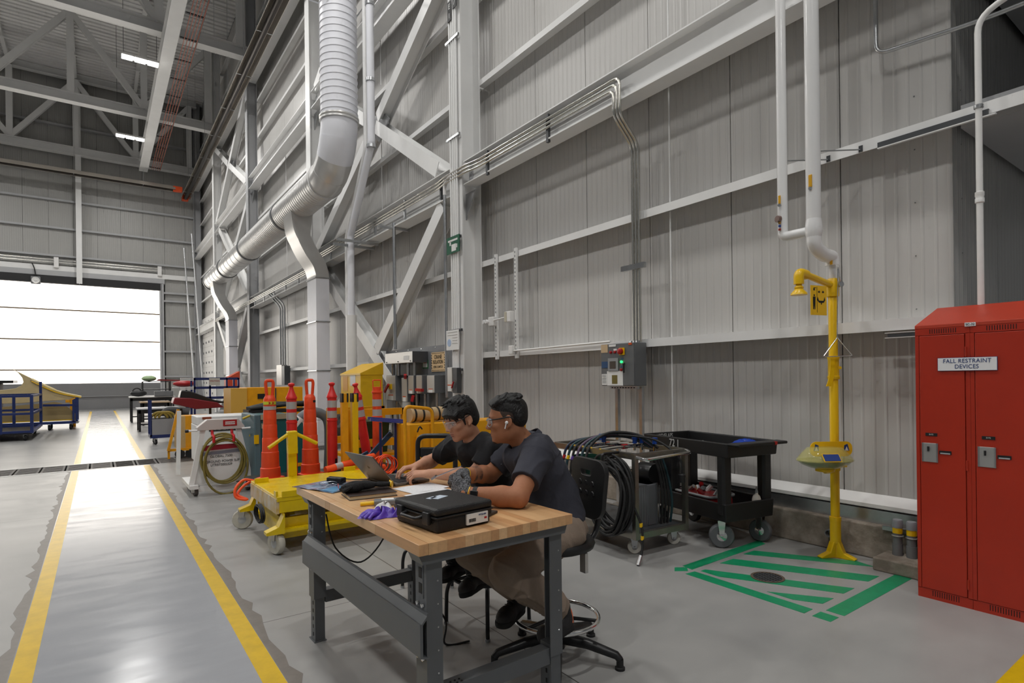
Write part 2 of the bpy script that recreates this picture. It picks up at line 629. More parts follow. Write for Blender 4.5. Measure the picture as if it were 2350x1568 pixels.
# ---- right wall: backing, panels, girts, base
wb = MB(); wb.box((XW + 0.05, 1.60, 0.0), (XW + 0.25, YF + 0.3, ROOF))
wall_r = struct('wall_right', wb, mat('panel_joint', (60, 60, 60), 0.7))
pm = MB(); pm.box((0, 0.005, 0.40), (0.05, 1.055, ROOF - 0.05))
pme = mesh_of('wall_panel', pm, M_PANEL_Y)
for k in range(-1, 35):
    y0 = 2.36 + 1.06 * k
    if k == -1:
        q = MB(); q.box((0, 0.258, 0.40), (0.05, 1.055, ROOF - 0.05))
        obj('wall_panel', q, M_PANEL_Y, wall_r, loc=(XW, y0, 0))
    else:
        obj('wall_panel', pme, None, wall_r, loc=(XW, y0, 0))
# channel girts, one length per bay
COLY = [7.985, 15.875, 23.765, 31.655]
BAYS = [(0.2, 7.985), (7.985, 15.875), (15.875, 23.765), (23.765, 31.655), (31.655, 39.1)]
GZ = [1.885, 3.35, 4.83, 6.29, 7.77, 9.45, 10.9, 12.3, 13.8, 15.3, 16.8]
for gi, z in enumerate(GZ):
    for bi, (a, b_) in enumerate(BAYS):
        if bi == 4 and z < 5.6:
            b_ = 34.4
        g = MB()
        g.extr((5.05, a + 0.02, z), (5.05, b_ - 0.02, z), [(0.0, -0.045), (0.008, -0.045), (0.008, 0.037), (0.2, 0.037), (0.2, 0.045), (0.0, 0.045)])
        obj('girt', g, M_STEEL, wall_r)
        if gi < 6:
            for t in ((a + b_) / 2, ):
                rr = MB(); rr.cyl((5.13, t, z - 1.43 if gi else 0.45), (5.13, t, z - 0.03), 0.009, n=6); obj('sag_rod', rr, M_STEEL, wall_r)
# base flashing, dark gap and concrete kerb
for nm, pr, m in (('base_flashing', [(5.16, 0.43), (5.25, 0.50), (5.25, 0.40), (5.19, 0.385), (5.16, 0.40)], M_STEEL),
                  ('base_channel', [(5.16, 0.385), (5.25, 0.385), (5.25, 0.27), (5.16, 0.27)], M_GALV)):
    q = MB(); q.prism(pr, 1.60, 34.0, 'xz'); obj(nm, q, m, wall_r)
M_KERB = mat('kerb_concrete', (122, 112, 100), 0.85, col2=(168, 158, 146), vscale=7, bump=0.6, bscale=18, world_co=True)
q = MB(); q.box((5.09, 1.58, 0.0), (5.30, 34.0, 0.275)); base = struct('baseboard_right', q, M_KERB, bevel=0.012)

# ---- return wall, soffits past the corner
q = MB(); q.box((XW + 0.06, 1.60, 0.0), (9.5, 1.75, 9.0)); ret = struct('wall_return', q, mat('panel_joint2', (60, 60, 60), 0.7))
for k in range(4):
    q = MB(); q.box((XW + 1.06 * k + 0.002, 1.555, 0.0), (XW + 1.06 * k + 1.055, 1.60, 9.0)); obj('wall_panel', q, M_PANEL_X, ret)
q = MB(); q.box((5.25, -4.0, 3.33), (9.5, 1.50, 3.5)); struct('trim_1', q, M_STEELG)
q = MB(); q.box((5.25, -4.0, 4.6), (9.5, 1.50, 9.0)); struct('trim_2', q, M_STEELG)
for k in range(9):      # screw heads down the corner trim
    for (x, y, nx) in ((5.245, 1.80, 1), (5.43, 1.552, 0)):
        q = MB(); q.lathe([(0.006, 0), (0.004, 0.004)], 6, (x, y, 0.75 + k * 0.42), (-1, 0, 0) if nx else (0, -1, 0)); obj('screw', q, M_MIDGREY, ret)
# ---- far wall
q = MB(); q.box((-45, YF + 0.06, 7.25), (XW + 0.2, YF + 0.3, ROOF)); wall_f = struct('wall_far', q, mat('panel_joint3', (64, 64, 64), 0.7))
for (x0, x1, z0, z1) in ((3.15, 5.25, 0.0, 7.25), ):
    q = MB(); q.box((x0, YF + 0.06, z0), (x1, YF + 0.3, z1)); obj('wall_backing', q, MATS['panel_joint2'] if 'panel_joint2' in MATS else M_MIDGREY, wall_f)
for k in range(-12, 5):
    x0 = 0.05 + 1.06 * k
    lowz = 7.25 if x0 < 2.6 else 0.0
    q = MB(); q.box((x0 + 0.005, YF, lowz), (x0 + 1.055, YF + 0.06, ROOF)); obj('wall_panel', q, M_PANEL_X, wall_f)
for z in (7.68, 8.36, 9.85, 11.35, 12.85, 15.4):
    q = MB(); h = 0.13 if z == 7.68 else 0.05
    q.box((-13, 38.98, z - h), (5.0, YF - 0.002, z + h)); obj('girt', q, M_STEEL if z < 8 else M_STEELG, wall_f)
for z in (1.86, 3.33, 4.81, 6.28, 6.75):
    q = MB(); q.box((3.15, 39.0, z - 0.05), (5.0, YF - 0.002, z + 0.05)); obj('girt', q, M_STEELG, wall_f)
for x in (-8.5, -0.77):
    q = MB(); q.ibeam((x, 38.82, 6.9 if x > -2 else 7.0), (x, 38.82, ROOF), 0.30, 0.25, up=(0, 1, 0)); obj('wall_post', q, M_STEEL, wall_f)
for x in (2.98, 3.10):
    q = MB(); q.box((x - 0.05, 38.95, 0), (x + 0.05, 39.25, 7.25)); obj('door_jamb', q, M_STEELG, wall_f)
q = MB(); q.box((-13, 38.97, 7.27), (3.2, 39.2, 7.55)); obj('lintel', q, M_STEELG, wall_f)
# conduits along the lintel
for z in (7.98, 8.12):
    q = MB(); q.tube([(-8, 38.9, z), (2.9, 38.9, z)], 0.03, 6); obj('conduit', q, M_CONDUIT, wall_f, 60)
for x in (-1.75, 2.95):
    q = MB(); q.box((x - 0.1, 38.84, 7.7), (x + 0.1, 38.97, 8.25)); obj('junction_box', q, M_WHITE, wall_f)
# ---- big translucent door
M_GLOW = mat('backlit_panel', (255, 252, 246), 0.6, emit=(255, 248, 238), estr=DOOR_GLOW)
q = MB(); q.box((-12.5, 39.18, 0.03), (2.93, 39.28, 1.5)); door1 = struct('door_1', q, mat('door_grey', (128, 128, 130), 0.5, var=0.03, vscale=2))
for k, (za, zb) in enumerate(((1.52, 2.24), (2.26, 3.86), (3.88, 5.48), (5.50, 6.9))):
    for j in range(4):
        x1 = 2.93 - j * 3.86
        q = MB(); q.box((x1 - 3.855, 39.2, za), (x1, 39.25, zb)); obj('translucent_panel', q, M_GLOW, door1)
for z in (2.25, 3.87, 5.49):
    q = MB(); q.box((-12.5, 39.16, z - 0.035), (2.93, 39.21, z + 0.035)); obj('hinge_rail', q, mat('rail_beige', (120, 104, 84), 0.5), door1)
q = MB(); q.box((-12.5, 39.12, 0.0), (2.93, 39.24, 0.07)); obj('bottom_seal', q, M_GALV, door1)
q = MB(); q.box((-12.5, 39.10, 0.78), (2.93, 39.2, 0.80)); obj('panel_seam', q, M_STEELG, door1)
q = MB(); q.box((-12.5, 38.94, 6.86), (3.0, 39.16, 7.27)); obj('header_brush', q, mat('header_black', (30, 30, 32), 0.6), door1)
cm = thing('wall_speaker', 'small round grey speaker hung on the black door header', 'speaker', (-2.6, 38.75, 6.95))
q = MB(); q.box((-0.2, 0.05, -0.2), (0.2, 0.2, 0.2)); obj('body', q, M_MIDGREY, cm, bevel=0.03)
q = MB(); q.lathe([(0.17, 0), (0.15, 0.06), (0.08, 0.02), (0.05, 0.05)], 20, (0, 0.05, 0), (0, -1, 0)); obj('cone', q, M_STEEL, cm, 40)
q = MB(); q.tube(spline([(0, 0.1, 0.2), (-0.05, 0.12, 0.6), (-0.15, 0.12, 0.9)]), 0.025, 6); obj('cable', q, M_BLACKR, cm, 60)
# small sectional door in the right wall by the far corner
q = MB(); q.box((5.12, 34.65, 0.0), (5.24, 38.9, 5.25)); door2 = struct('door_2', q, M_WHITE)
for k in range(9):
    q = MB(); q.box((5.10, 34.7, 0.05 + k * 0.58), (5.125, 38.88, 0.05 + k * 0.58 + 0.565)); p = obj('door_section', q, M_WHITE, door2)
    for j in range(4):
        q = MB(); q.box((5.07, 35.2 + j * 1.0, 0.25 + k * 0.58), (5.101, 35.35 + j * 1.0, 0.36 + k * 0.58)); obj('hinge', q, M_MIDGREY, p)
# ---- roof deck
rd = MB()
poly = []
nx = 60
q = MB(); q.box((-45, -12, ROOF + 0.1), (XW + 0.3, YF + 0.3, ROOF + 0.3)); ceiling = struct('ceiling', q, M_STEELG)
M_DECK = ribbed('roof_deck_paint', (206, 205, 203), 1, 0.5)
for k in range(17):     # deck sheets, corrugated, spanning in x
    x1 = XW - k * 1.0
    pts = []
    yy = 12.0
    n = 0
    top, bot = ROOF + 0.1, ROOF
    while yy < YF:
        pts += [(yy, bot), (yy + 0.18, bot), (yy + 0.21, top - 0.01), (yy + 0.30, top - 0.01)]
        yy += 0.33
    pts = [(y, z) for y, z in pts] + [(yy, top), (12.0, top)]
    q = MB(); q.prism(pts, x1 - 0.995, x1, 'yz'); obj('roof_deck', q, M_STEEL, ceiling)

# ================================================================ STEEL FRAME
COLN = ['with the green sign and conduits, nearest the camera', 'half hidden behind the big upright duct',
        'dark and bare between the duct branches', 'by the small white door at the far end']
for i, y in enumerate(COLY):
    t = thing('steel_column', 'tall white steel column ' + COLN[i], 'column', (4.875, y, 0), 0, 'wall columns')
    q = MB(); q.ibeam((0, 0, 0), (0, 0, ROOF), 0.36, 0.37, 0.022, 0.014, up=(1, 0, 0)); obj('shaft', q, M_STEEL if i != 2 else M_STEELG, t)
    q = MB(); q.box((-0.24, -0.24, 0), (0.24, 0.24, 0.03)); obj('base_plate', q, M_STEELG, t)
    for z in (4.5, 8.8):
        for s in (-1, 1):
            q = MB(); q.prism([(0.0, 0.0), (-0.0, -0.35), (s * 0.0, -0.35), (s * 0.3, 0.0)] if False else [(0, 0), (s * 0.30, 0), (0, -0.42)], -0.01, 0.01, 'yz')
            obj('gusset_plate', q, M_STEELG, t, loc=(0.0, s * 0.012, z))
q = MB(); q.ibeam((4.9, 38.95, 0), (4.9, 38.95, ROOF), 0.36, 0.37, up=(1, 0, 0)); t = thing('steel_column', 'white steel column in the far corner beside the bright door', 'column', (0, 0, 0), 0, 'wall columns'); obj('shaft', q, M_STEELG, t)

# wall beams per bay
def wbeam(a, b, zb, zt, w, label):
    t = thing('wall_beam', label, 'beam', (4.72 + w / 2, a, (zb + zt) / 2), 0, 'beams along the right wall')
    q = MB(); q.ibeam((0, 0, 0), (0, b - a, 0), zt - zb, w, 0.016, 0.012); obj('beam_section', q, M_STEEL, t)
    for s, yy in ((1, 0.02), (-1, b - a - 0.02)):
        q = MB(); q.box((-0.016, yy if s > 0 else yy - 0.1, -0.13), (-0.006, yy + 0.1 if s > 0 else yy, 0.13)); p = obj('end_plate', q, M_STEELG, t)
        for k in range(3):
            q = MB(); q.cyl((-0.032, yy + s * 0.05, -0.09 + k * 0.09), (-0.014, yy + s * 0.05, -0.09 + k * 0.09), 0.018, n=6); obj('bolt', q, M_STEELG, p)
    return t


LV = ['lower', 'second', 'third']
BN = ['over the panel box', 'over the crane isolation panel', 'behind the duct', 'over the orange hood', 'over the small white door']
for bi, (a, b) in enumerate(BAYS):
    a2, b2 = a + 0.2, b - 0.2
    if bi == 0:
        wbeam(-3.0, b2, 4.575, 4.95, 0.22, 'white lower wall beam carrying conduits above the control panel box')
        wbeam(-3.0, b2, 8.80, 9.25, 0.25, 'white upper wall beam right of the numbered column')
        continue
    z1 = (4.5, 4.97) if bi in (1, 3) else (4.3, 4.72)
    wbeam(a2, b2, z1[0], z1[1], 0.30, 'white lower wall beam ' + BN[bi])
    wbeam(a2, b2, 8.85, 9.30, 0.30, 'white second level wall beam ' + BN[bi])
    wbeam(a2, b2, 12.95, 13.45, 0.30, 'white top level wall beam ' + BN[bi])


# cross bracing
def brace(off, where):
    for lv, segs in (('lower', [((8.55, 4.45), (11.45, 2.12)), ((15.35, 4.55), (8.6, 0.05)), ((12.1, 1.75), (15.3, 0.15))]),
                     ('upper', [((15.4, 4.98), (11.55, 6.83)), ((11.25, 6.95), (8.35, 8.45)), ((8.7, 5.1), (11.35, 6.80)), ((11.6, 6.95), (14.6, 8.8))]),
                     ('top', [((15.4, 9.3), (8.4, 12.9)), ((8.4, 9.3), (11.8, 11.0)), ((12.2, 11.2), (15.4, 12.9))])):
        t = thing('cross_brace', f'white {lv} cross brace of heavy steel members {where}', 'brace', (4.87, 8.0 + off, 0), 0, 'wall cross bracing')
        for (y0, z0), (y1, z1) in segs:
            q = MB(); q.ibeam((0, y0 - 8.0, z0), (0, y1 - 8.0, z1), 0.26, 0.26, 0.016, 0.012, up=(1, 0, 0)); obj('brace_member', q, M_STEEL, t)
        cy, cz = {'lower': (11.75, 1.95), 'upper': (11.42, 6.9), 'top': (11.95, 11.1)}[lv]
        q = MB(); q.prism([(cy - 8.5, cz - 0.05), (cy - 8.0, cz - 0.38), (cy - 7.55, cz - 0.02), (cy - 8.0, cz + 0.36)], -0.012, 0.012, 'yz'); obj('gusset_plate', q, M_STEELG, t)


brace(0.0, 'behind the two men')
brace(15.78, 'beyond the dark column')

# roof trusses
TN = ['nearest of three, at the dark column', 'middle of three, over the crane rail', 'farthest of three, close to the end wall']
for i, y in enumerate((23.6, 31.5, 38.7)):
    t = thing('roof_truss', 'white steel roof truss ' + TN[i], 'truss', (0, y, 14.0), 0, 'roof trusses')
    q = MB(); q.ibeam((-15, 0, 0), (4.72, 0, 0), 0.40, 0.40); obj('bottom_chord', q, M_STEEL, t)
    q = MB(); q.ibeam((-15, 0, 4.0), (4.9, 0, 4.0), 0.34, 0.34); obj('top_chord', q, M_STEEL, t)
    xs = [-14.35, -11.65, -8.95, -6.25, -3.55, -0.85, 1.85, 4.5]
    for k, x in enumerate(xs):
        q = MB(); q.ibeam((x, 0, 0.2), (x, 0, 3.85), 0.26 if i else 0.24, 0.26, up=(0, 1, 0)); obj('web_post', q, M_STEEL, t)
        if k < len(xs) - 1:
            a, b = (x, xs[k + 1])
            z0, z1 = (0.2, 3.8) if k % 2 == 0 else (3.8, 0.2)
            q = MB(); q.ibeam((a, 0, z0), (b, 0, z1), 0.22, 0.24, up=(0, 1, 0)); obj('web_diagonal', q, M_STEEL, t)
for k, x in enumerate((-8.95, -6.25, -3.55, -0.85, 1.85)):
    q = MB(); q.ibeam((x, 12, ROOF - 0.16), (x, YF, ROOF - 0.16), 0.26, 0.16); obj('purlin', q, M_STEEL, ceiling)
for k, y in enumerate((19.5, 21.2, 25.4, 27.6, 29.3, 33.5, 35.5)):
    q = MB(); q.tube([(-14, y, ROOF - 0.45), (4.8, y, ROOF - 0.45)], 0.035, 6); obj('sprinkler_pipe', q, M_STEEL, ceiling, 60)

# crane runway beam with conductor bars
t = thing('crane_rail_beam', 'long white crane runway beam hanging under the roof trusses', 'beam', (2.12, 37.4, 13.15))
q = MB(); q.ibeam((0, 0, 0.28), (0, -25, 0.28), 0.56, 0.40, 0.03, 0.02); obj('beam_section', q, M_STEEL, t)
q = MB(); q.box((-0.2, -0.01, 0.0), (0.2, 0.02, 0.56)); obj('end_plate', q, M_STEEL, t)
t = thing('conductor_bar_set', 'orange crane conductor bars on dark brackets beside the white rail', 'conductor', (2.62, 37.0, 13.2))
for k in range(5):
    q = MB(); q.box((-0.14 + k * 0.095, -25, -0.01), (-0.126 + k * 0.095, 0, 0.02)); obj('conductor_bar', q, mat('conductor_orange', (196, 104, 78), 0.5), t)
for k in range(16):
    q = MB(); q.box((-0.25, -0.3 - k * 1.6, 0.03), (0.27, -0.22 - k * 1.6, 0.07)); obj('bracket', q, M_DARKGREY, t)
q = MB(); q.box((0.25, -25, 0.03), (0.28, 0, 0.09)); obj('support_bar', q, M_DARKGREY, t)

# high-bay lamps (three bright panels each); every lamp carries its own light
def lamp(x, y, z, label, split=False):
    t = thing('high_bay_light', label, 'light', (x, y, z), 0, 'high bay lights')
    q = MB(); q.box((-0.56, -0.16, 0.03), (0.56, 0.16, 0.10)); obj('housing', q, M_WHITE, t)
    for k in range(3):
        q = MB(); q.box((-0.55 + k * 0.39, -0.15, -0.005), (-0.23 + k * 0.39, 0.15, 0.03)); obj('light_panel', q, mat('led_panel', (255, 255, 255), 0.5, emit=(255, 251, 243), estr=9.0), t)
    for s in (-0.5, 0.5):
        q = MB(); q.tube([(s, 0, 0.1), (s, 0, ROOF - z - 0.02)], 0.008, 5); obj('suspension_cable', q, M_DARKGREY, t)
    for x_ in ((-0.39, 0.0, 0.39) if split else (0.0,)):
        ld = bpy.data.lights.new('lamp', 'AREA'); ld.shape = 'RECTANGLE'; ld.size = 0.32 if split else 1.1; ld.size_y = 0.30; ld.energy = LAMP_WATTS / (3 if split else 1); ld.color = (1.0, 0.985, 0.955)
        lo = link(bpy.data.objects.new('lamp', ld), t); lo.location = (x_, 0, -0.012)


for j, y in enumerate((-7.4, 0.5, 8.4, 16.3, 24.3, 32.2)):
    for i, x in enumerate((1.33, -6.2)):
        nm = {(4, 0): 'nearer of the two glowing high bay lights beside the crane rail', (5, 0): 'farther of the two glowing high bay lights beside the crane rail'}.get((j, i), f'high bay light of the {["near", "middle", "left"][i]} row, {["behind the camera", "above the lockers", "above the numbered column", "before the nearest truss", "by the nearest truss", "by the middle truss"][j]}')
        lamp(x, y, 13.0, nm, i == 0 and j > 3)

# infrared tube heaters
def heater(loc, rz, L, label):
    t = thing('tube_heater', label, 'heater', loc, rz, 'infrared tube heaters')
    q = MB(); w, h = 0.24, 0.2
    poly = [(-w, -0.02), (-0.12, h), (0.12, h), (w, -0.02), (w - 0.012, -0.02), (0.113, h - 0.012), (-0.113, h - 0.012), (-w + 0.012, -0.02)]
    q.extr((0, 0, 0), (0, L, 0), poly); obj('reflector', q, mat('heater_reflector', (214, 206, 196), 0.25, 0.7), t)
    for s in (0.0,):
        q = MB(); q.tube([(s, 0.1, 0.02), (s, L, 0.02)], 0.095, 12); obj('heater_tube', q, mat('heater_tube', (44, 38, 34), 0.3, 0.5), t, 60)
    q = MB(); q.box((-0.16, -0.35, -0.06), (0.16, 0.1, 0.2)); obj('burner_box', q, mat('burner_orange', (232, 84, 30), 0.4), t, bevel=0.01)
    k = 1.5
    while k < L:
        q = MB(); q.box((-w - 0.01, k, -0.03), (w + 0.01, k + 0.03, -0.02)); obj('hanger_strap', q, M_GALV, t)
        q = MB(); q.tube([(0, k, 0.2), (0, k, ROOF - loc[2] - 0.05)], 0.008, 5); obj('hanger_cable', q, M_GALV, t)
        k += 3.0


heater((4.2, 38.0, 12.15), PI, 23, 'long dark tube heater running along the right wall')
heater((3.6, 37.1, 12.3), PI / 2, 16, 'long dark tube heater running across the end wall')

# ================================================================ DUCTS
duct = thing('spiral_duct', 'big white round duct rising then running along the right wall', 'duct', (4.0, 11.4, 0))
R = 0.36
prof = []
z = 6.75
while z < 12.0:
    prof += [(R, z), (R, z + 0.115), (R + 0.012, z + 0.12), (R + 0.012, z + 0.13)]
    z += 0.135
q = MB(); q.lathe(prof, 40); obj('vertical_run', q, M_DUCTP, duct, 25)
# elbow in gores: axis from (y=0,z=6.6) to (y=.9,z=5.8)
EL = []
rb = 0.95
for k in range(5):
    a = PI + (PI / 2) * k / 4
    EL.append(Vector((0, rb + rb * math.cos(a), 6.75 + rb * math.sin(a))))
arcp = [Vector((0, rb + rb * math.cos(PI + PI / 2 * k / 12), 6.75 + rb * math.sin(PI + PI / 2 * k / 12))) for k in range(13)]
for k, (i0, i1) in enumerate(((0, 3), (3, 6), (6, 9), (9, 12))):
    q = MB(); q.tube(arcp[i0:i1 + 1] if i0 == 0 else [arcp[i0] * 0.7 + arcp[i0 - 1] * 0.3] + arcp[i0:i1 + 1], R + 0.004 * (k % 2), 40); obj('elbow_gore', q, M_DUCTP if k < 2 else M_DUCT, duct, 40)
for c, dr in ((Vector((0, 0, 6.75)), (0, 0, 1)), (EL[4], (0, 1, 0))):
    q = MB(); q.lathe([(R + 0.005, -0.05), (R + 0.03, -0.045), (R + 0.03, -0.02), (R + 0.012, 0), (R + 0.03, 0.02), (R + 0.03, 0.045), (R + 0.005, 0.05)], 40, c, dr); obj('collar', q, M_DUCT, duct, 30)
z_ax = EL[4].z
y = EL[4].y
segs = [(y, y + 3.2, 'r'), (y + 3.2, y + 7.6, 'r'), (y + 7.6, y + 11.4, 's'), (y + 11.4, y + 14.9, 's')]
for (a, b, kd) in segs:
    prof = []
    s = a
    while s < b - 0.01:
        prof += [(R, s), (R, s + 0.1), (R + 0.009, s + 0.105), (R + 0.009, s + 0.118)]
        s += 0.125 if kd == 'r' else 0.62
    prof.append((R, b))
    prof = [p for p in prof if p[1] <= b]
    q = MB(); q.lathe(prof, 40, (0, 0, z_ax), (0, 1, 0)); obj('horizontal_run', q, M_DUCT, duct, 25)
    q = MB(); q.lathe([(R + 0.005, b - 0.05), (R + 0.03, b - 0.045), (R + 0.03, b + 0.045), (R + 0.005, b + 0.05)], 40, (0, 0, z_ax), (0, 1, 0)); obj('collar', q, M_MIDGREY, duct, 30)
# rectangular hanger frame round the vertical run
for zz in (9.35, ):
    q = MB(); q.tube([(-0.55, -0.5, zz), (0.6, -0.5, zz), (0.6, 0.55, zz), (-0.55, 0.55, zz)], 0.022, 4, closed=True); obj('hanger_frame', q, M_GALV, duct)


def branch(yc, label):
    t = thing('branch_duct', label, 'duct', (4.0, yc, 0), 0, 'rectangular branch ducts')
    hw = 0.16
    path = [(0.0, z_ax - 0.25), (0.0, z_ax - 0.62), (0.05, z_ax - 0.85), (0.2, z_ax - 1.15), (0.38, z_ax - 1.42), (0.46, z_ax - 1.65), (0.47, z_ax - 1.78)]
    pts = spline([(x, 0, z) for x, z in path], 4)
    q = MB()
    vs, fs = [], []
    for i, p in enumerate(pts):
        tn = (pts[min(i + 1, len(pts) - 1)] - pts[max(i - 1, 0)]).normalized()
        nx = Vector((-tn.z, 0, tn.x))
        hx = hw + 0.10 * max(0, 1 - i / 8.0)
        for sx, sy in ((-1, -1), (1, -1), (1, 1), (-1, 1)):
            vs.append(p + nx * sx * hx + Vector((0, sy * 0.36, 0)))
        if i:
            o = (i - 1) * 4
            fs += [(o + k, o + (k + 1) % 4, o + 4 + (k + 1) % 4, o + 4 + k) for k in range(4)]
    fs += [(3, 2, 1, 0), tuple(range(len(vs) - 4, len(vs)))]
    q.add(vs, fs); obj('offset_section', q, M_DUCT, t, 35)
    zb = z_ax - 1.78
    for k, (za, zz) in enumerate(((zb, 2.95), (2.95, 1.75), (1.75, 0.55))):
        q = MB(); q.box((0.47 - hw, -0.36, zz + 0.004), (0.47 + hw, 0.36, za - 0.004)); obj('drop_section', q, M_DUCTP, t)
        q = MB(); q.box((0.47 - hw - 0.02, -0.38, za - 0.012), (0.47 + hw + 0.02, 0.38, za + 0.012)); obj('flange', q, M_GALV, t)
    q = MB(); q.box((0.47 - hw, -0.36, 0.0), (0.47 + hw, 0.36, 0.545)); obj('drop_foot', q, M_DUCTP, t)
    return t


branch(14.42, 'nearer rectangular branch duct dropping behind the orange posts')
branch(25.9, 'farther rectangular branch duct dropping near the orange hood')

# ---- services: pipes beside the duct
pp = thing('insulated_pipe', 'pair of white pipes jogging down beside the big duct', 'pipe', (4.4, 11.0, 0))
for dy, r, h in ((0.0, 0.05, 0.0), (-0.27, 0.075, 0.0)):
    q = MB(); q.tube(bent([(0, dy, 11), (0, dy, 6.15), (0.02, 1.2 + dy * 0.8, 4.6), (0.02, 1.2 + dy * 0.8, 0.1)], 0.06), r, 12); obj('pipe_run', q, M_STEEL if dy == 0 else M_DUCTP, pp, 50)
q = MB(); q.tube([(0.02, 1.0, 2.9), (0.02, 1.0, 0.1)], 0.11, 14); obj('pipe_jacket', q, M_WHITE, pp, 40)
for zz in (6.1, 7.4, 8.9):
    q = MB(); q.lathe([(0.08, -0.03), (0.095, -0.03), (0.095, 0.03), (0.08, 0.03)], 14, (0, -0.27, zz)); obj('pipe_clamp', q, M_GALV, pp, 40)
for k, zz in enumerate((4.42, 4.36)):
    q = MB(); q.box((-0.35, 0.75 + k * 0.2, zz), (0.55, 0.80 + k * 0.2, zz + 0.05)); obj('strut_arm', q, M_GALV, pp)
q = MB(); q.tube([(0.33, -2.6 + 0, 4.58), (0.33, -2.6, 2.1)], 0.035, 8)
pq = thing('conduit_drop', 'slim grey conduit dropping into the wireway of the crane panel', 'conduit', (4.4, 13.05, 0)); obj('pipe_run', q, M_GALV, pq, 50)
q = MB(); q.bar((0.0, -2.6, 4.47), (0.62, -2.6, 4.47), 0.04, 0.04); obj('strut_arm', q, M_GALV, pq)
pq = thing('conduit_riser', 'grey conduit riser just left of the numbered column', 'conduit', (4.68, 8.33, 0))
q = MB(); q.tube([(0, 0, 4.62), (0, 0, 1.2)], 0.028, 8); obj('pipe_run', q, M_GALV, pq, 50)
q = MB(); q.tube(bent([(0, 0, 4.55), (0, 0, 4.72), (0, -0.3, 4.86)], 0.08), 0.03, 8); obj('elbow', q, M_WHITE, pq, 50)

# ---- conduits along the lower beam and up the control-panel
cb = thing('beam_conduit', 'three bright conduits strapped along the lower wall beam', 'conduit', (4.69, 4.43, 4.7))
for k in range(3):
    yk = 0.0 + k * 0.045
    top = 0.13 - k * 0.055
    q = MB(); q.tube(bent([(0.31, yk + 0.02 - 0.02, -2.8), (0.31, yk, -0.55), (0.02, yk, -0.28), (0.02, yk, top), (0.02, 0.35 + yk, top), (0.02, 2.9, top), (-0.03, 3.2, top + 0.0), (-0.03, 3.9, top), (0.01, 4.2, top), (0.01, 11.2, top - 0.03), (0.01, 11.6, top - 0.25), (0.01, 27, top - 0.25)], 0.09), 0.017, 8)
    obj('conduit_run', q, M_CONDUIT, cb, 50)
for k in range(13):
    yy = 1.25 + k * 1.42
    q = MB(); dz = -0.25 if yy > 11.4 else 0; q.box((0.028, yy, -0.16 + dz), (0.065, yy + 0.045, 0.2 + dz)); obj('strut_bracket', q, M_DARKGREY if k < 3 else M_GALV, cb)
q = MB(); q.box((0.27, -0.1, -1.95 - 0.02), (0.31, 0.25, -1.91)); q2 = obj('strut_arm', q, M_GALV, cb)

# ---- conduits on the numbered column
cc = thing('column_conduit', 'bundle of white conduits clamped to the numbered column', 'conduit', (4.665, 7.985, 0))
for k, (dy, zb) in enumerate(((0.10, 2.4), (0.03, 1.2), (-0.03, 1.7), (-0.09, 1.2))):
    q = MB(); q.tube(bent([(0, dy, 12), (0, dy, 2.1), (0.0, dy * 0.6, 1.9), (0.0, dy * 0.6, 1.62)], 0.08), 0.02, 8); obj('conduit_run', q, M_STEEL, cc, 50)
for k, z in enumerate((6.95, 5.38, 3.76, 2.28, 1.65)):
    q = MB(); q.box((-0.028, -0.2, z - 0.02), (0.005, 0.2, z + 0.02)); obj('strut_clamp', q, M_GALV if k < 2 else M_DARKGREY, cc)

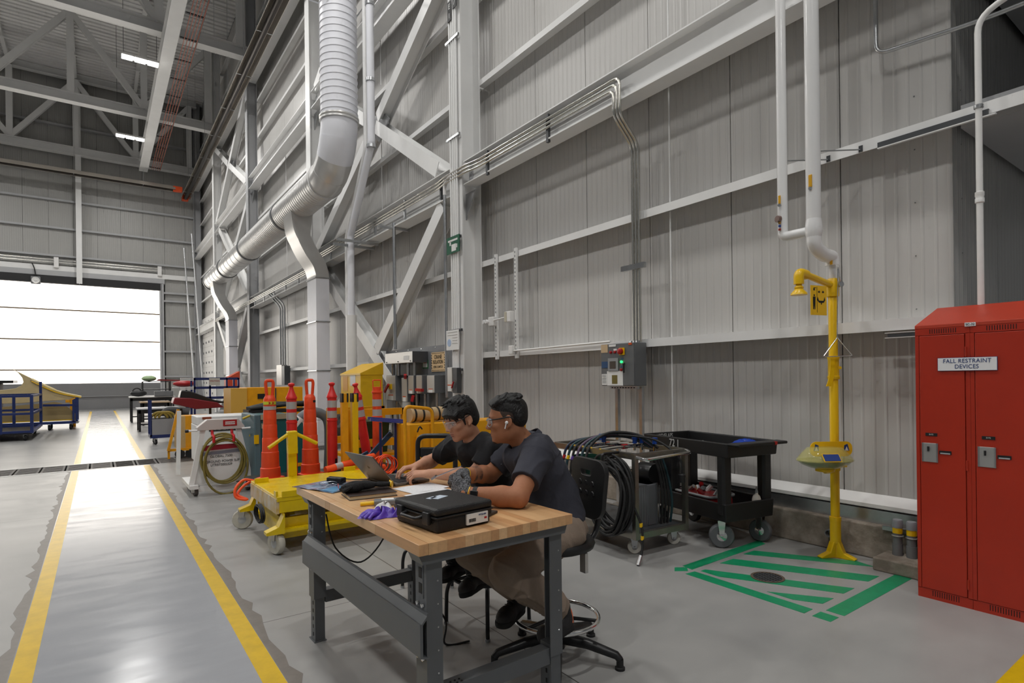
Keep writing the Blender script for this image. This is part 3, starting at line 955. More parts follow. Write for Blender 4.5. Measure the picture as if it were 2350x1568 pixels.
# ================================================================ RED LOCKERS
M_LOCK = mat('locker_red_enamel', (172, 46, 25), 0.36, var=0.06, vscale=3)
M_LOCKT = mat('locker_red_lit_top', (182, 60, 38), 0.45, var=0.05, vscale=4)  # lighter copy of the enamel, light on the hood put into its colour
M_SLOT = mat('slot_dark', (30, 8, 6), 0.8)
lk = thing('locker_bank', 'red two-door metal locker with sloped top and printed sign', 'locker', (4.48, 1.548, 0))
LW = 0.301
q = MB(); q.box((0.012, -2 * LW, 0.0), (0.41, 0, 1.80)); obj('carcass', q, M_LOCK, lk)
q = MB(); q.prism([(0.0, 1.795), (0.0, 1.822), (0.41, 1.968), (0.41, 1.795)], -2 * LW, 0.002, 'xz'); obj('sloped_hood', q, M_LOCKT, lk, bevel=0.003)
for i in range(2):
    y1 = -i * LW
    q = MB(); q.box((0, y1 - LW + 0.001, 0.0), (0.014, y1 - 0.001, 0.064)); obj('toe_rail', q, M_LOCK, lk)
    q = MB(); q.box((0, y1 - LW + 0.001, 1.754), (0.014, y1 - 0.001, 1.80)); obj('head_rail', q, M_LOCK, lk)
    for a, b in ((0.0, 0.022), (0.276, LW)):
        q = MB(); q.box((0, y1 - b + 0.0006, 0.06), (0.014, y1 - a - 0.0006, 1.756)); obj('stile', q, M_LOCK, lk)
    d = MB(); d.box((-0.004, y1 - 0.272, 0.066), (0.012, y1 - 0.025, 1.750)); door = obj('door', d, M_LOCK, lk, bevel=0.003)
    for k in range(12):
        y = y1 - 0.084 - k * 0.0128
        for z0, z1 in ((1.763, 1.793), (0.022, 0.058)):
            q = MB(); q.box((-0.0006, y - 0.0042, z0), (0.003, y, z1)); obj('vent_slot', q, M_SLOT, lk)
    q = MB(); q.box((-0.008, y1 - 0.125, 0.912), (-0.002, y1 - 0.035, 1.038)); pl = obj('latch_plate', q, mat('brushed_latch', (196, 196, 194), 0.35, 0.7), door, bevel=0.002)
    q = MB(); q.box((-0.010, y1 - 0.125, 0.912), (-0.006, y1 - 0.117, 1.038)); obj('latch_edge', q, M_GALV, door)
    q = MB(); q.box((-0.010, y1 - 0.043, 0.912), (-0.006, y1 - 0.035, 1.038)); obj('latch_edge', q, M_GALV, door)
    q = MB(); q.tube([(-0.012, y1 - 0.072, 0.985), (-0.012, y1 - 0.072, 1.015)], 0.006, 8); obj('key_slot', q, M_BLACK, door, 60)
    q = MB(); q.box((-0.007, y1 - 0.122, 1.085), (-0.003, y1 - 0.056, 1.105)); obj('number_plate', q, M_BLACK, door)
    text('5172', 0.012, M_WHTTXT, door, (-0.0085, y1 - 0.089, 1.095), FACE_NX)
    q = MB(); q.box((-0.007, y1 - 0.198, 0.971), (-0.003, y1 - 0.132, 0.993)); obj('name_holder', q, M_BLACK, door)
    q = MB(); q.box((-0.0085, y1 - 0.192, 0.972), (-0.006, y1 - 0.138, 0.980)); obj('name_strip', q, M_SILVER, door)
    for z in (0.15, 0.91, 1.635):
        q = MB(); q.cyl((-0.002, y1 - 0.279, z - 0.032), (-0.002, y1 - 0.279, z + 0.032), 0.006, n=8); obj('hinge', q, M_LOCK, lk)
M_SIGNW = mat('sign_white', (232, 232, 234), 0.5)
q = MB(); q.box((-0.0105, -0.439, 1.515), (-0.0045, -0.130, 1.600)); sg = obj('fall_restraint_sign', q, M_NAVYTXT, lk, label='white sign reading FALL RESTRAINT DEVICES')
q = MB(); q.box((-0.0115, -0.437, 1.517), (-0.0100, -0.132, 1.598)); obj('sign_face', q, M_SIGNW, sg)
text('FALL RESTRAINT', 0.037, M_NAVYTXT, sg, (-0.0122, -0.285, 1.577), FACE_NX, sx=0.86, sp=1.06)
text('DEVICES', 0.037, M_NAVYTXT, sg, (-0.0122, -0.285, 1.541), FACE_NX, sx=0.86, sp=1.06)
q = MB(); q.box((-0.006, -0.332, 1.796), (0.0, -0.276, 1.820)); tg = obj('locker_tag', q, M_SIGNW, lk, label='small white tag reading SC-32')
text('SC-32', 0.019, M_BLKTXT, tg, (-0.0068, -0.304, 1.808), FACE_NX)

# ================================================================ EMERGENCY SHOWER
sh = thing('emergency_shower', 'yellow emergency shower and eyewash station standing by the wall', 'shower', (4.911, 2.28, 0))
q = MB(); q.lathe([(0.034, 0.0), (0.034, 2.2), (0.026, 2.22)], 20); obj('standpipe', q, M_YELS, sh, 40)
q = MB(); q.lathe([(0.041, 0.12), (0.041, 0.30), (0.044, 0.30), (0.044, 0.33), (0.036, 0.33)], 20); obj('lower_sleeve', q, M_YELS, sh, 40)
for k in range(3):
    a = 0.6 + k * 2 * PI / 3
    c, s = math.cos(a), math.sin(a)
    q = MB(); q.M = Matrix.Rotation(a, 4, 'Z'); q.prism([(0.02, 0.0), (0.15, 0.0), (0.155, 0.012), (0.07, 0.045), (0.036, 0.13), (0.02, 0.13)], -0.028, 0.028, 'xz'); obj('base_foot', q, M_YELS, sh, bevel=0.006)
q = MB(); q.lathe([(0.045, 2.14), (0.048, 2.15), (0.048, 2.26), (0.036, 2.29), (0.036, 2.29)], 20); obj('tee_fitting', q, M_YELS, sh, 40)
q = MB(); q.tube([(-0.02, 0.0, 2.235), (-0.36, 0.045, 2.30)], 0.027, 14); obj('shower_arm', q, M_YELS, sh, 40)
q = MB(); q.tube(bent([(-0.34, 0.043, 2.295), (-0.43, 0.055, 2.31), (-0.43, 0.055, 2.215)], 0.05), 0.038, 14); obj('arm_elbow', q, M_YELS, sh, 40)
q = MB(); q.lathe([(0.025, 2.235), (0.022, 2.205), (0.035, 2.19), (0.03, 2.175), (0.058, 2.145), (0.062, 2.13), (0.0, 2.128)], 24, (-0.43, 0.055, 0)); obj('shower_head', q, M_YELS, sh, 50)
q = MB(); q.lathe([(0.042, 1.46), (0.046, 1.465), (0.046, 1.485), (0.041, 1.49), (0.041, 1.62), (0.046, 1.63), (0.046, 1.65), (0.036, 1.655)], 20); obj('valve_body', q, M_YELS, sh, 40)
q = MB(); q.grid(lambda u, v: (-0.062 - 0.030 * (v ** 3) + 0.030 * u, 0.0 + 0.020 * (v ** 3) - 0.022 * u, 1.63 - 0.225 * v), 4, 8, (-0.006, -0.008, 0)); obj('push_paddle', q, M_YELS, sh, 60)
q = MB(); q.cyl((0.0, -0.05, 1.555), (0.065, -0.02, 1.555), 0.014, n=10); obj('valve_stem', q, M_YELS, sh)
q = MB(); q.tube(bent([(-0.035, -0.06, 2.36), (-0.04, -0.05, 1.80), (-0.14, 0.015, 1.645), (0.055, -0.125, 1.652), (-0.04, -0.05, 1.80)], 0.012, 3), 0.0045, 6); obj('pull_rod', q, M_CHROME, sh, 60)
q = MB(); q.tube([(0.02, -0.06, 2.23), (-0.035, -0.06, 2.37)], 0.007, 6); obj('valve_lever', q, M_CHROME, sh, 60)
q = MB(); q.cyl((-0.01, -0.075, 2.235), (0.02, -0.03, 2.235), 0.022, n=12); obj('valve_nut', q, M_GALV, sh)
# hanging sign, faces the room
sgn = MB(); sgn.M = Matrix.Translation((-0.255, -0.01, 0.02)) @ Matrix.Rotation(-0.25, 4, 'Z'); sgn.box((-0.085, -0.003, 1.955), (0.085, 0.003, 2.19)); sp_ = obj('hanging_sign', sgn, mat('sign_yellow', (240, 190, 20), 0.4), sh, label='yellow pictogram sign with a figure under a shower')
SM = Matrix.Translation((-0.255, -0.01, 0.02)) @ Matrix.Rotation(-0.25, 4, 'Z')
def sgnq(name, pts, y=-0.0045):
    m = MB(); m.M = SM; m.prism(pts, y, -0.002, 'xz'); obj(name, m, M_BLKTXT, sp_)


sgnq('figure_mark', [(-0.062, 2.0), (-0.054, 2.0), (-0.050, 2.04), (-0.046, 2.0), (-0.040, 2.0), (-0.038, 2.06), (-0.036, 2.10), (-0.064, 2.10), (-0.064, 2.06)])
sgnq('figure_mark', [(-0.056, 2.105), (-0.044, 2.105), (-0.044, 2.118), (-0.056, 2.118)])
sgnq('shower_mark', [(-0.06, 2.15), (-0.04, 2.15), (-0.047, 2.165), (-0.03, 2.17), (-0.03, 2.174), (-0.055, 2.172)])
sgnq('divider_line', [(-0.0215, 1.975), (-0.0185, 1.975), (-0.0185, 2.18), (-0.0215, 2.18)])
sgnq('basin_mark', [(-0.012, 2.10), (0.0, 2.07), (0.05, 2.07), (0.062, 2.10), (0.068, 2.075), (0.052, 2.055), (0.03, 2.052), (0.03, 2.04), (0.022, 2.04), (0.022, 2.052), (0.0, 2.055), (-0.018, 2.075)])
for xx in (0.002, 0.045):
    sgnq('eye_mark', [(xx - 0.013, 2.14), (xx, 2.15), (xx + 0.013, 2.14), (xx, 2.13)])
tt = text('Bradley', 0.026, M_BLKTXT, sp_, (-0.255 + 0.025 * math.cos(0.25), -0.0155, 2.025), (RX, 0, -0.25))
# eyewash bowl
M_CLR = mat('amber_clear_plastic', (228, 222, 130), 0.06, alpha=0.2, spec=0.8)
EC = (-0.205, -0.02)
q = MB(); q.M = Matrix.Translation((EC[0], EC[1], -0.03)) @ Matrix.Rotation(-0.55, 4, 'Z') @ Matrix.Diagonal((1.22, 0.85, 1, 1))
q.lathe([(0.02, 0.775), (0.09, 0.785), (0.15, 0.815), (0.178, 0.845), (0.175, 0.85), (0.14, 0.822), (0.085, 0.795), (0.02, 0.788)], 32); obj('eyewash_bowl', q, mat('green_bowl', (130, 146, 100), 0.15, alpha=0.45), sh, 50)
q = MB(); q.M = Matrix.Translation((EC[0], EC[1], -0.03)) @ Matrix.Rotation(-0.55, 4, 'Z') @ Matrix.Diagonal((1.22, 0.85, 1, 1))
q.lathe([(0.184, 0.842), (0.186, 0.85), (0.15, 0.905), (0.115, 0.948), (0.06, 0.955), (0.0, 0.955), (0.0, 0.951), (0.058, 0.951), (0.112, 0.944), (0.146, 0.902), (0.18, 0.85)], 32); obj('dust_cover', q, M_CLR, sh, 50, label='clear yellow domed dust cover')
q = MB(); q.tube(spline([(-0.02, 0, 0.74), (-0.10, -0.02, 0.725), EC + (0.73,)]), 0.022, 10); obj('bowl_arm', q, M_YELS, sh, 50)
q = MB(); q.lathe([(0.05, 0.725), (0.07, 0.73), (0.07, 0.748), (0.03, 0.755)], 20, (EC[0], EC[1], 0)); obj('bowl_mount', q, M_YELS, sh, 40)
q = MB(); q.lathe([(0.039, 0.71), (0.042, 0.715), (0.042, 0.76), (0.036, 0.765)], 20); obj('arm_clamp', q, M_YELS, sh, 40)
q = MB(); q.cyl((0.03, -0.02, 0.745), (0.09, -0.05, 0.745), 0.012, n=10); obj('clamp_bolt', q, M_YELS, sh)
BM = Matrix.Translation((-0.10, 0.0, -0.025)) @ Matrix.Rotation(-0.62, 4, 'Z')
def rrect(w, h, r, cx, cz, n=5):
    out = []
    for sx, sz, a0 in ((1, 1, 0), (-1, 1, PI / 2), (-1, -1, PI), (1, -1, 1.5 * PI)):
        for k in range(n + 1):
            a = a0 + PI / 2 * k / n
            out.append((cx + sx * (w / 2 - r) + r * math.cos(a), cz + sz * (h / 2 - r) + r * math.sin(a)))
    return out


q = MB(); q.M = BM; q.prism(rrect(0.34, 0.12, 0.05, 0.0, 0.925), -0.04, -0.034, 'xz'); bp_ = obj('back_plate', q, MATS['sign_yellow'], sh, label='rounded yellow backing plate with blue symbols')
for sx in (-1, 1):
    q = MB(); q.M = BM; q.prism([(sx * 0.10, 0.91), (sx * 0.145, 0.91), (sx * 0.13, 0.965), (sx * 0.105, 0.955)], -0.043, -0.039, 'xz'); obj('blue_symbol', q, mat('symbol_blue', (24, 58, 130), 0.5), bp_)
    q = MB(); q.M = BM; q.prism([(sx * 0.108, 0.912), (sx * 0.136, 0.912), (sx * 0.122, 0.945)], -0.045, -0.042, 'xz'); obj('white_symbol', q, M_WHTTXT, bp_)
LM = Matrix.Translation((EC[0], EC[1], -0.03)) @ Matrix.Rotation(-0.62, 4, 'Z')
q = MB(); q.M = LM @ Matrix.Translation((-0.03, -0.151, 0.885)) @ Matrix.Rotation(-0.72, 4, 'X'); q.cbox((0, 0, 0), (0.135, 0.004, 0.075)); lb = obj('cover_label', q, MATS['sign_yellow'], sh, label='blue and yellow instruction label')
q = MB(); q.M = LM @ Matrix.Translation((-0.03, -0.154, 0.887)) @ Matrix.Rotation(-0.72, 4, 'X'); q.cbox((0, 0, 0), (0.122, 0.004, 0.062)); obj('label_face', q, MATS['symbol_blue'], lb)

# insulated supply pipes above it
wp = thing('insulated_water_pipe', 'thick glossy white insulated pipes feeding the yellow shower from above', 'pipe', (4.655, 2.30, 0))
M_PVC = mat('glossy_white_jacket', (232, 232, 232), 0.16)
q = MB(); q.tube(bent([(0, 0, 9.0), (0, 0, 2.53), (0.12, -0.015, 2.47), (0.25, -0.02, 2.47), (0.256, -0.02, 2.40)], 0.07), 0.055, 18); obj('pipe_run', q, M_PVC, wp, 60)
q = MB(); q.tube([(0.256, -0.02, 2.42), (0.256, -0.02, 2.285)], 0.026, 14); obj('pipe_end', q, M_PVC, wp, 60)
q = MB(); q.tube(bent([(0, 0.255, 9.0), (0, 0.255, 2.655), (0, 0.02, 2.655)], 0.045), 0.040, 16); obj('pipe_branch', q, M_PVC, wp, 60)
q = MB(); q.lathe([(0.05, -0.07), (0.062, -0.03), (0.066, 0.0), (0.062, 0.05), (0.056, 0.09)], 18, (0, 0, 2.655)); obj('tee_bulge', q, M_PVC, wp, 60)
for (y, z, s) in ((-0.005, 2.99, 1.0), (0.25, 2.92, 0.72)):
    q = MB(); q.box((-0.062, y - 0.014 * s, z), (-0.052, y + 0.014 * s, z + 0.10 * s)); obj('valve_handle', q, mat('handle_yellow', (214, 160, 16), 0.4), wp, bevel=0.004)
    q = MB(); q.cyl((-0.066, y, z - 0.01), (-0.05, y, z - 0.01), 0.013, n=10); obj('handle_nut', q, M_GALV, wp)
q = MB(); q.box((0.18, -0.055, 2.395), (0.19, -0.035, 2.46)); obj('valve_handle', q, MATS['handle_yellow'], wp, bevel=0.003)
q = MB(); q.cyl((-0.065, 0.27, 2.80), (-0.04, 0.26, 2.80), 0.028, n=16); obj('pressure_gauge', q, mat('gauge_face', (120, 96, 88), 0.3), wp)
for k, c in enumerate(((150, 110, 40), (40, 70, 140), (150, 50, 40))):
    q = MB(); q.cyl((-0.05, 0.255, 2.775 - k * 0.028), (-0.05, 0.255, 2.76 - k * 0.028), 0.011, n=10); obj('gauge_fitting', q, mat(f'fitting_{k}', c, 0.4, 0.3), wp)
for (y, r) in ((0.0, 0.055), (0.255, 0.04)):
    q = MB(); q.tube([(r * 0.9, y, 3.30), (0.40, y - 0.19, 3.33)], 0.006, 6); obj('stay_rod', q, M_GALV, wp)
    q = MB(); q.cbox((0.40, y - 0.19, 3.335), (0.02, 0.03, 0.05)); obj('stay_clamp', q, M_DARKGREY, wp)

# slim white pipe on the far right, with elbow at the top
wp = thing('white_standpipe', 'slim white pipe rising behind the red lockers and bending right', 'pipe', (4.9, 1.30, 0))
q = MB(); q.tube(bent([(0, 0, 0.0), (0, 0, 3.93), (0.02, -0.22, 4.02), (0.05, -2.5, 4.12)], 0.16), 0.020, 12); obj('pipe_run', q, M_WHITE, wp, 60)
q = MB(); q.lathe([(0.02, 2.66), (0.027, 2.665), (0.027, 2.69), (0.023, 2.70), (0.027, 2.71), (0.027, 2.735), (0.02, 2.74)], 14); obj('coupling', q, M_WHITE, wp, 50)
q = MB(); q.lathe([(0.02, 3.305), (0.028, 3.31), (0.028, 3.33), (0.02, 3.335)], 14); obj('pipe_clamp', q, M_GALV, wp, 50)
wp = thing('hooked_conduit', 'grey conduit hooking down and away under the upper soffit', 'conduit', (5.1, 2.01, 0))
q = MB(); q.tube(bent([(0, 0, 6.0), (0, 0, 4.07), (0.0, -0.2, 4.05), (0.0, -0.66, 4.0), (0.02, -3.0, 3.97)], 0.14), 0.017, 10); obj('pipe_run', q, M_GALV, wp, 60)
wp = thing('strut_channel', 'slotted steel strut fixed along the middle girt near the corner', 'strut', (5.03, 1.0, 3.315))
q = MB(); q.chan((0.0, 0.28, 0), (0.0, 0.98, 0), 0.04, 0.02, 0.003); obj('channel', q, M_DARKGREY, wp)
q = MB(); q.box((-0.004, 0.24, -0.03), (0.02, 0.98, -0.022)); obj('lip', q, M_STEEL, wp)
wp = thing('strut_channel', 'slotted steel strut along the lower girt beside the red lockers', 'strut', (5.02, 1.3, 1.80))
q = MB(); q.box((0.0, 0.0, -0.012), (0.03, 0.62, 0.012)); obj('channel', q, M_DARKGREY, wp)
for z in (-0.02, 0.018):
    q = MB(); q.box((-0.004, 0.0, z), (0.03, 0.64, z + 0.005)); obj('lip', q, M_STEEL, wp)
wp = thing('bent_handrail_pipe', 'white pipe elbow at the right edge under the soffit', 'pipe', (5.0, 1.0, 3.2))
q = MB(); q.tube(bent([(0.1, -0.6, 0.28), (0.0, 0.06, 0.0), (0.35, 0.05, -0.28), (0.9, 0.0, -0.6)], 0.08), 0.022, 12); obj('pipe_run', q, M_WHITE, wp, 60)

# ================================================================ CONTROL PANEL ON LEGS
cp = thing('control_panel', 'grey electrical control panel with red yellow switch on steel legs', 'control panel', (4.84, 4.38, 0))
M_ENC = mat('enclosure_grey', (104, 106, 108), 0.42, var=0.02)
q = MB(); q.box((0.012, 0, 1.40), (0.205, 0.52, 1.89)); obj('enclosure', q, M_ENC, cp, bevel=0.006)
q = MB(); q.box((0.0, 0.004, 1.405), (0.011, 0.516, 1.885)); dr = obj('door', q, M_ENC, cp, bevel=0.004)
def plate(name, y0, y1, z0, z1, m, par=dr, x=-0.004, lab=None):
    b = MB(); b.box((x, y0, z0), (x + 0.006, y1, z1)); return obj(name, b, m, par, label=lab)


plate('tan_sticker', 0.405, 0.512, 1.79, 1.885, mat('tan_paper', (202, 176, 140), 0.6))
plate('name_label', 0.275, 0.385, 1.855, 1.88, M_WHTTXT); plate('small_label', 0.26, 0.31, 1.808, 1.828, M_WHTTXT)
plate('orange_label', 0.03, 0.08, 1.862, 1.885, mat('label_orange', (206, 84, 34), 0.5))
plate('blue_label', 0.405, 0.505, 1.61, 1.685, mat('label_blue', (44, 78, 118), 0.5))
hm = plate('touch_screen', 0.235, 0.395, 1.575, 1.722, mat('screen_frame', (150, 152, 154), 0.4), x=-0.012)
plate('screen', 0.27, 0.365, 1.60, 1.685, mat('screen_off', (84, 76, 68), 0.25), hm, x=-0.014)
plate('notice_sheet', 0.17, 0.42, 1.405, 1.572, M_PAPER, x=-0.003); plate('picture_square', 0.255, 0.34, 1.425, 1.525, mat('olive_print', (116, 104, 50), 0.5), x=-0.005)
plate('notice_sheet', 0.425, 0.505, 1.41, 1.54, M_PAPER, x=-0.003)
for i in range(6):
    plate('print_line', 0.435, 0.495, 1.525 - i * 0.018, 1.53 - i * 0.018, M_MIDGREY, x=-0.005)
for y, z in ((0.35, 1.79), (0.285, 1.79), (0.185, 1.585)):
    q = MB(); q.lathe([(0.016, 0), (0.016, 0.018), (0.01, 0.024)], 14, (0, y, z), (-1, 0, 0)); obj('red_button', q, M_RED, dr, 40)
q = MB(); q.lathe([(0.014, 0), (0.014, 0.016), (0.008, 0.022)], 14, (0, 0.185, 1.675), (-1, 0, 0)); obj('green_lamp', q, mat('green_lit_lamp', (40, 220, 90), 0.3, emit=(40, 255, 110), estr=2.5), dr, 40)
plate('blue_tag', 0.165, 0.195, 1.695, 1.72, MATS['label_blue']); plate('blue_tag', 0.165, 0.195, 1.61, 1.635, MATS['label_blue'])
plate('switch_plate', 0.135, 0.215, 1.752, 1.835, M_YELS, x=-0.012); q = MB(); q.lathe([(0.034, 0), (0.034, 0.03), (0.026, 0.036)], 18, (-0.012, 0.185, 1.795), (-1, 0, 0)); obj('switch_knob', q, M_RED, dr, 40)
q = MB(); q.tube([(-0.02, 0.12, 1.655), (-0.03, 0.135, 1.65), (-0.03, 0.13, 1.55)], [0.016, 0.014, 0.009], 10); obj('door_handle', q, M_BLACK, dr, 60)
q = MB(); q.box((0.03, -0.01, 1.365), (0.07, 0.40, 1.395)); obj('slotted_strut', q, M_GALV, cp)
for k in range(9):
    q = MB(); q.box((0.028, 0.02 + k * 0.042, 1.374), (0.034, 0.042 + k * 0.042, 1.386)); obj('strut_slot', q, M_BLKTXT, cp)
for y in (0.02, 0.39):
    q = MB(); q.chan((0.16, y, 0.0), (0.16, y, 1.39), 0.04, 0.04, 0.004, up=(1, 0, 0)); obj('leg', q, M_GALV, cp)
    q = MB(); q.box((0.10, y - 0.06, 0), (0.22, y + 0.06, 0.01)); obj('foot_plate', q, M_GALV, cp)
for k in range(3):
    q = MB(); q.cyl((0.155, 0.08 + k * 0.045, 1.885), (0.155, 0.08 + k * 0.045, 1.915), 0.024, n=10); obj('conduit_hub', q, M_GALV, cp)

# slotted strut uprights with emergency lamps, right of the numbered column
for i, (y, lab) in enumerate(((7.35, 'left slotted white strut upright beside the column'), (6.83, 'right slotted white strut upright beside the column'))):
    t = thing('strut_upright', lab, 'strut', (5.02, y, 0), 0, 'strut uprights right of the column')
    q = MB(); q.chan((0.02, 0, 1.80), (0.02, 0, 3.43), 0.05, 0.035, 0.004, up=(0, 1, 0)); obj('channel', q, M_STEEL, t)
    q = MB(); q.box((-0.005, -0.03, 1.80), (0.02, 0.03, 3.43)); obj('face', q, M_STEEL, t)
    for k in range(26):
        if 9 <= k <= 10:
            continue
        q = MB(); q.box((-0.007, 0.004, 1.86 + k * 0.06), (-0.003, 0.02, 1.885 + k * 0.06)); obj('strut_slot', q, M_MIDGREY, t)
t = thing('emergency_light', 'small white twin-head emergency light on the left strut upright', 'light', (4.97, 7.42, 2.39))
q = MB(); q.box((-0.03, -0.09, -0.07), (0.04, 0.05, 0.07)); obj('housing', q, M_WHITE, t, bevel=0.01)
for s in (0.06, 0.13):
    q = MB(); q.lathe([(0.03, 0), (0.035, 0.03), (0.03, 0.05)], 14, (-0.02, s, 0.0), (-1, 0, 0)); obj('lamp_head', q, M_PVC, t, 40)
t = thing('junction_box', 'beige junction box on the right strut upright', 'box', (4.96, 6.95, 2.42))
q = MB(); q.box((-0.03, -0.09, -0.08), (0.05, 0.06, 0.08)); obj('housing', q, M_WHITE, t, bevel=0.01)
q = MB(); q.box((-0.04, 0.0, -0.075), (-0.028, 0.055, 0.075)); obj('cover', q, mat('beige_plastic', (196, 190, 172), 0.5), t, bevel=0.005)
q = MB(); q.tube([(0.0, 0.06, 0.0), (0.0, 0.40, -0.02)], 0.012, 8); obj('link_conduit', q, M_WHITE, t, 50)
t = thing('outlet_box', 'little white outlet box low on the right strut upright', 'box', (4.98, 6.90, 1.92))
q = MB(); q.box((-0.02, -0.03, -0.06), (0.03, 0.06, 0.07)); obj('housing', q, M_WHITE, t, bevel=0.008)
q = MB(); q.tube([(0.02, -0.03, -0.01), (0.02, -2.0, 0.01)], 0.014, 8); obj('conduit', q, M_WHITE, t, 50)

# ---- signs on the numbered column
t = thing('column_number_plate', 'black plate with white E1 high on the column', 'sign', (4.64, 8.03, 7.42))
q = MB(); q.box((-0.004, -0.06, -0.16), (0.004, 0.06, 0.16)); obj('plate', q, M_BLKTXT, t); text('E', 0.12, M_WHTTXT, t, (-0.006, 0, 0.07), FACE_NX); text('1', 0.12, M_WHTTXT, t, (-0.006, 0, -0.08), FACE_NX)
t = thing('column_number_plate', 'black plate with white 27 high on the column', 'sign', (4.64, 7.87, 7.58))
q = MB(); q.box((-0.004, -0.06, -0.18), (0.004, 0.06, 0.18)); obj('plate', q, M_BLKTXT, t); text('2', 0.14, M_WHTTXT, t, (-0.006, 0, 0.08), FACE_NX); text('7', 0.14, M_WHTTXT, t, (-0.006, 0, -0.09), FACE_NX)
t = thing('green_safety_sign', 'green eyewash pictogram sign on the column', 'sign', (4.63, 7.985, 3.65))
q = MB(); q.box((-0.005, -0.20, -0.13), (0.005, 0.20, 0.14)); obj('plate', q, mat('sign_green', (0, 86, 58), 0.4), t)
for (a, b, c, d) in ((-0.15, 0.15, 0.06, 0.09), (0.06, 0.10, 0.0, 0.07), (-0.10, 0.04, -0.10, 0.01), (-0.14, -0.11, -0.06, 0.0)):
    q = MB(); q.box((-0.008, a, c), (-0.004, b, d)); obj('pictogram', q, M_WHTTXT, t)
t = thing('notice_board', 'white printed notice with a blue circle on the column', 'sign', (4.625, 8.03, 2.13))
q = MB(); q.box((-0.004, -0.2, -0.16), (0.004, 0.2, 0.16)); obj('plate', q, M_PAPER, t)
q = MB(); q.lathe([(0.06, 0), (0.06, 0.003)], 20, (-0.004, 0.10, -0.04), (-1, 0, 0)); obj('blue_circle', q, mat('pale_blue_print', (170, 192, 222), 0.6), t)
for k in range(5):
    q = MB(); q.box((-0.006, -0.16, 0.12 - k * 0.045), (-0.003, 0.15 if k < 2 else 0.0, 0.128 - k * 0.045)); obj('print_line', q, mat('pale_print', (176, 172, 166), 0.6), t)
t = thing('disconnect_switch', 'narrow grey disconnect switch with red tab on the column', 'switch', (4.60, 7.95, 1.50))
q = MB(); q.box((-0.03, 0.02, -0.2), (0.06, 0.17, 0.19)); obj('body', q, mat('stainless', (200, 198, 194), 0.35, 0.4), t, bevel=0.006)
q = MB(); q.box((-0.02, -0.12, -0.22), (0.06, 0.015, 0.18)); obj('side_box', q, M_DARKGREY, t, bevel=0.004)
q = MB(); q.box((-0.034, 0.03, -0.10), (-0.029, 0.16, -0.085)); obj('orange_strip', q, MATS['label_orange'], t)
q = MB(); q.box((-0.034, 0.04, -0.19), (-0.029, 0.15, -0.11)); obj('label', q, M_PAPER, t)
q = MB(); q.bar((-0.05, 0.0, -0.14), (-0.05, -0.06, -0.04), 0.02, 0.02); obj('red_lever', q, M_RED, t)

# ================================================================ CRANE ISOLATION PANEL
ci = thing('isolation_board', 'grey backboard of the crane isolation switches', 'board', (4.86, 8.45, 0))
q = MB(); q.box((0, 0.0, 0.85), (0.03, 2.75, 2.10)); obj('backboard', q, mat('board_grey', (120, 122, 126), 0.5, var=0.03), ci)
for y in (0.15, 2.6):
    q = MB(); q.box((0.03, y - 0.03, 0.0), (0.07, y + 0.03, 2.1)); obj('support_strut', q, M_GALV, ci)
for k in range(4):
    q = MB(); q.lathe([(0.014, 0), (0.008, 0.008)], 8, (0, 0.6 + k * 0.55, 2.07), (-1, 0, 0)); obj('bolt', q, M_GALV, ci)
t = thing('isolation_sign', 'cream striped sign reading CRANE ISOLATION on the grey board', 'sign', (4.845, 8.93, 1.81))
M_CREAM = mat('cream_sign', (240, 206, 158), 0.5)
q = MB(); q.box((0, -0.245, -0.17), (0.01, 0.245, 0.17)); obj('plate', q, M_CREAM, t)
for k in range(10):
    for z in (-0.158, 0.142):
        y = -0.23 + k * 0.047
        q = MB(); q.prism([(y, z), (y + 0.02, z), (y + 0.03, z + 0.018), (y + 0.01, z + 0.018)], -0.003, 0.001, 'yz'); obj('stripe', q, M_BLKTXT, t)
for k in range(6):
    for y in (-0.24, 0.222):
        z = -0.12 + k * 0.044
        q = MB(); q.prism([(y, z), (y + 0.018, z + 0.012), (y + 0.018, z + 0.03), (y, z + 0.018)], -0.003, 0.001, 'yz'); obj('stripe', q, M_BLKTXT, t)
text('CRANE', 0.10, M_BLKTXT, t, (-0.004, 0, 0.085), FACE_NX, sx=0.85); text('ISOLATION', 0.095, M_BLKTXT, t, (-0.004, 0, -0.005), FACE_NX, sx=0.75); text('ZONE 12 SWITCH', 0.06, M_BLKTXT, t, (-0.004, 0, -0.09), FACE_NX, sx=0.7)
t = thing('inspection_tag', 'small green framed tag beside the crane sign', 'tag', (4.85, 9.43, 1.78))
q = MB(); q.box((0, -0.11, -0.08), (0.008, 0.11, 0.08)); obj('frame', q, mat('tag_green', (40, 110, 66), 0.5), t); q = MB(); q.box((-0.004, -0.085, -0.055), (0.002, 0.085, 0.055)); obj('card', q, M_PAPER, t)
q = MB(); q.box((-0.006, -0.06, 0.02), (-0.002, 0.06, 0.042)); obj('red_print', q, M_RED, t)
M_STN = MATS['stainless']
t = thing('wireway_box', 'long steel wireway box across the top of the isolation board', 'wireway', (4.55, 9.34, 1.81))
q = MB(); q.box((0, 0, 0), (0.30, 1.2, 0.20)); obj('box', q, M_STN, t, bevel=0.004); q = MB(); q.box((0.0, -0.012, 0.0), (0.30, 0.0, 0.20)); obj('end_cap', q, M_DARKGREY, t)
for y in (0.08, 0.6, 1.12):
    q = MB(); q.lathe([(0.014, 0), (0.01, 0.01)], 8, (0, y, 0.03), (-1, 0, 0)); obj('screw', q, M_BLACK, t)
q = MB(); q.box((-0.003, 0.14, 0.05), (0.001, 0.36, 0.13)); obj('label', q, M_PAPER, t)
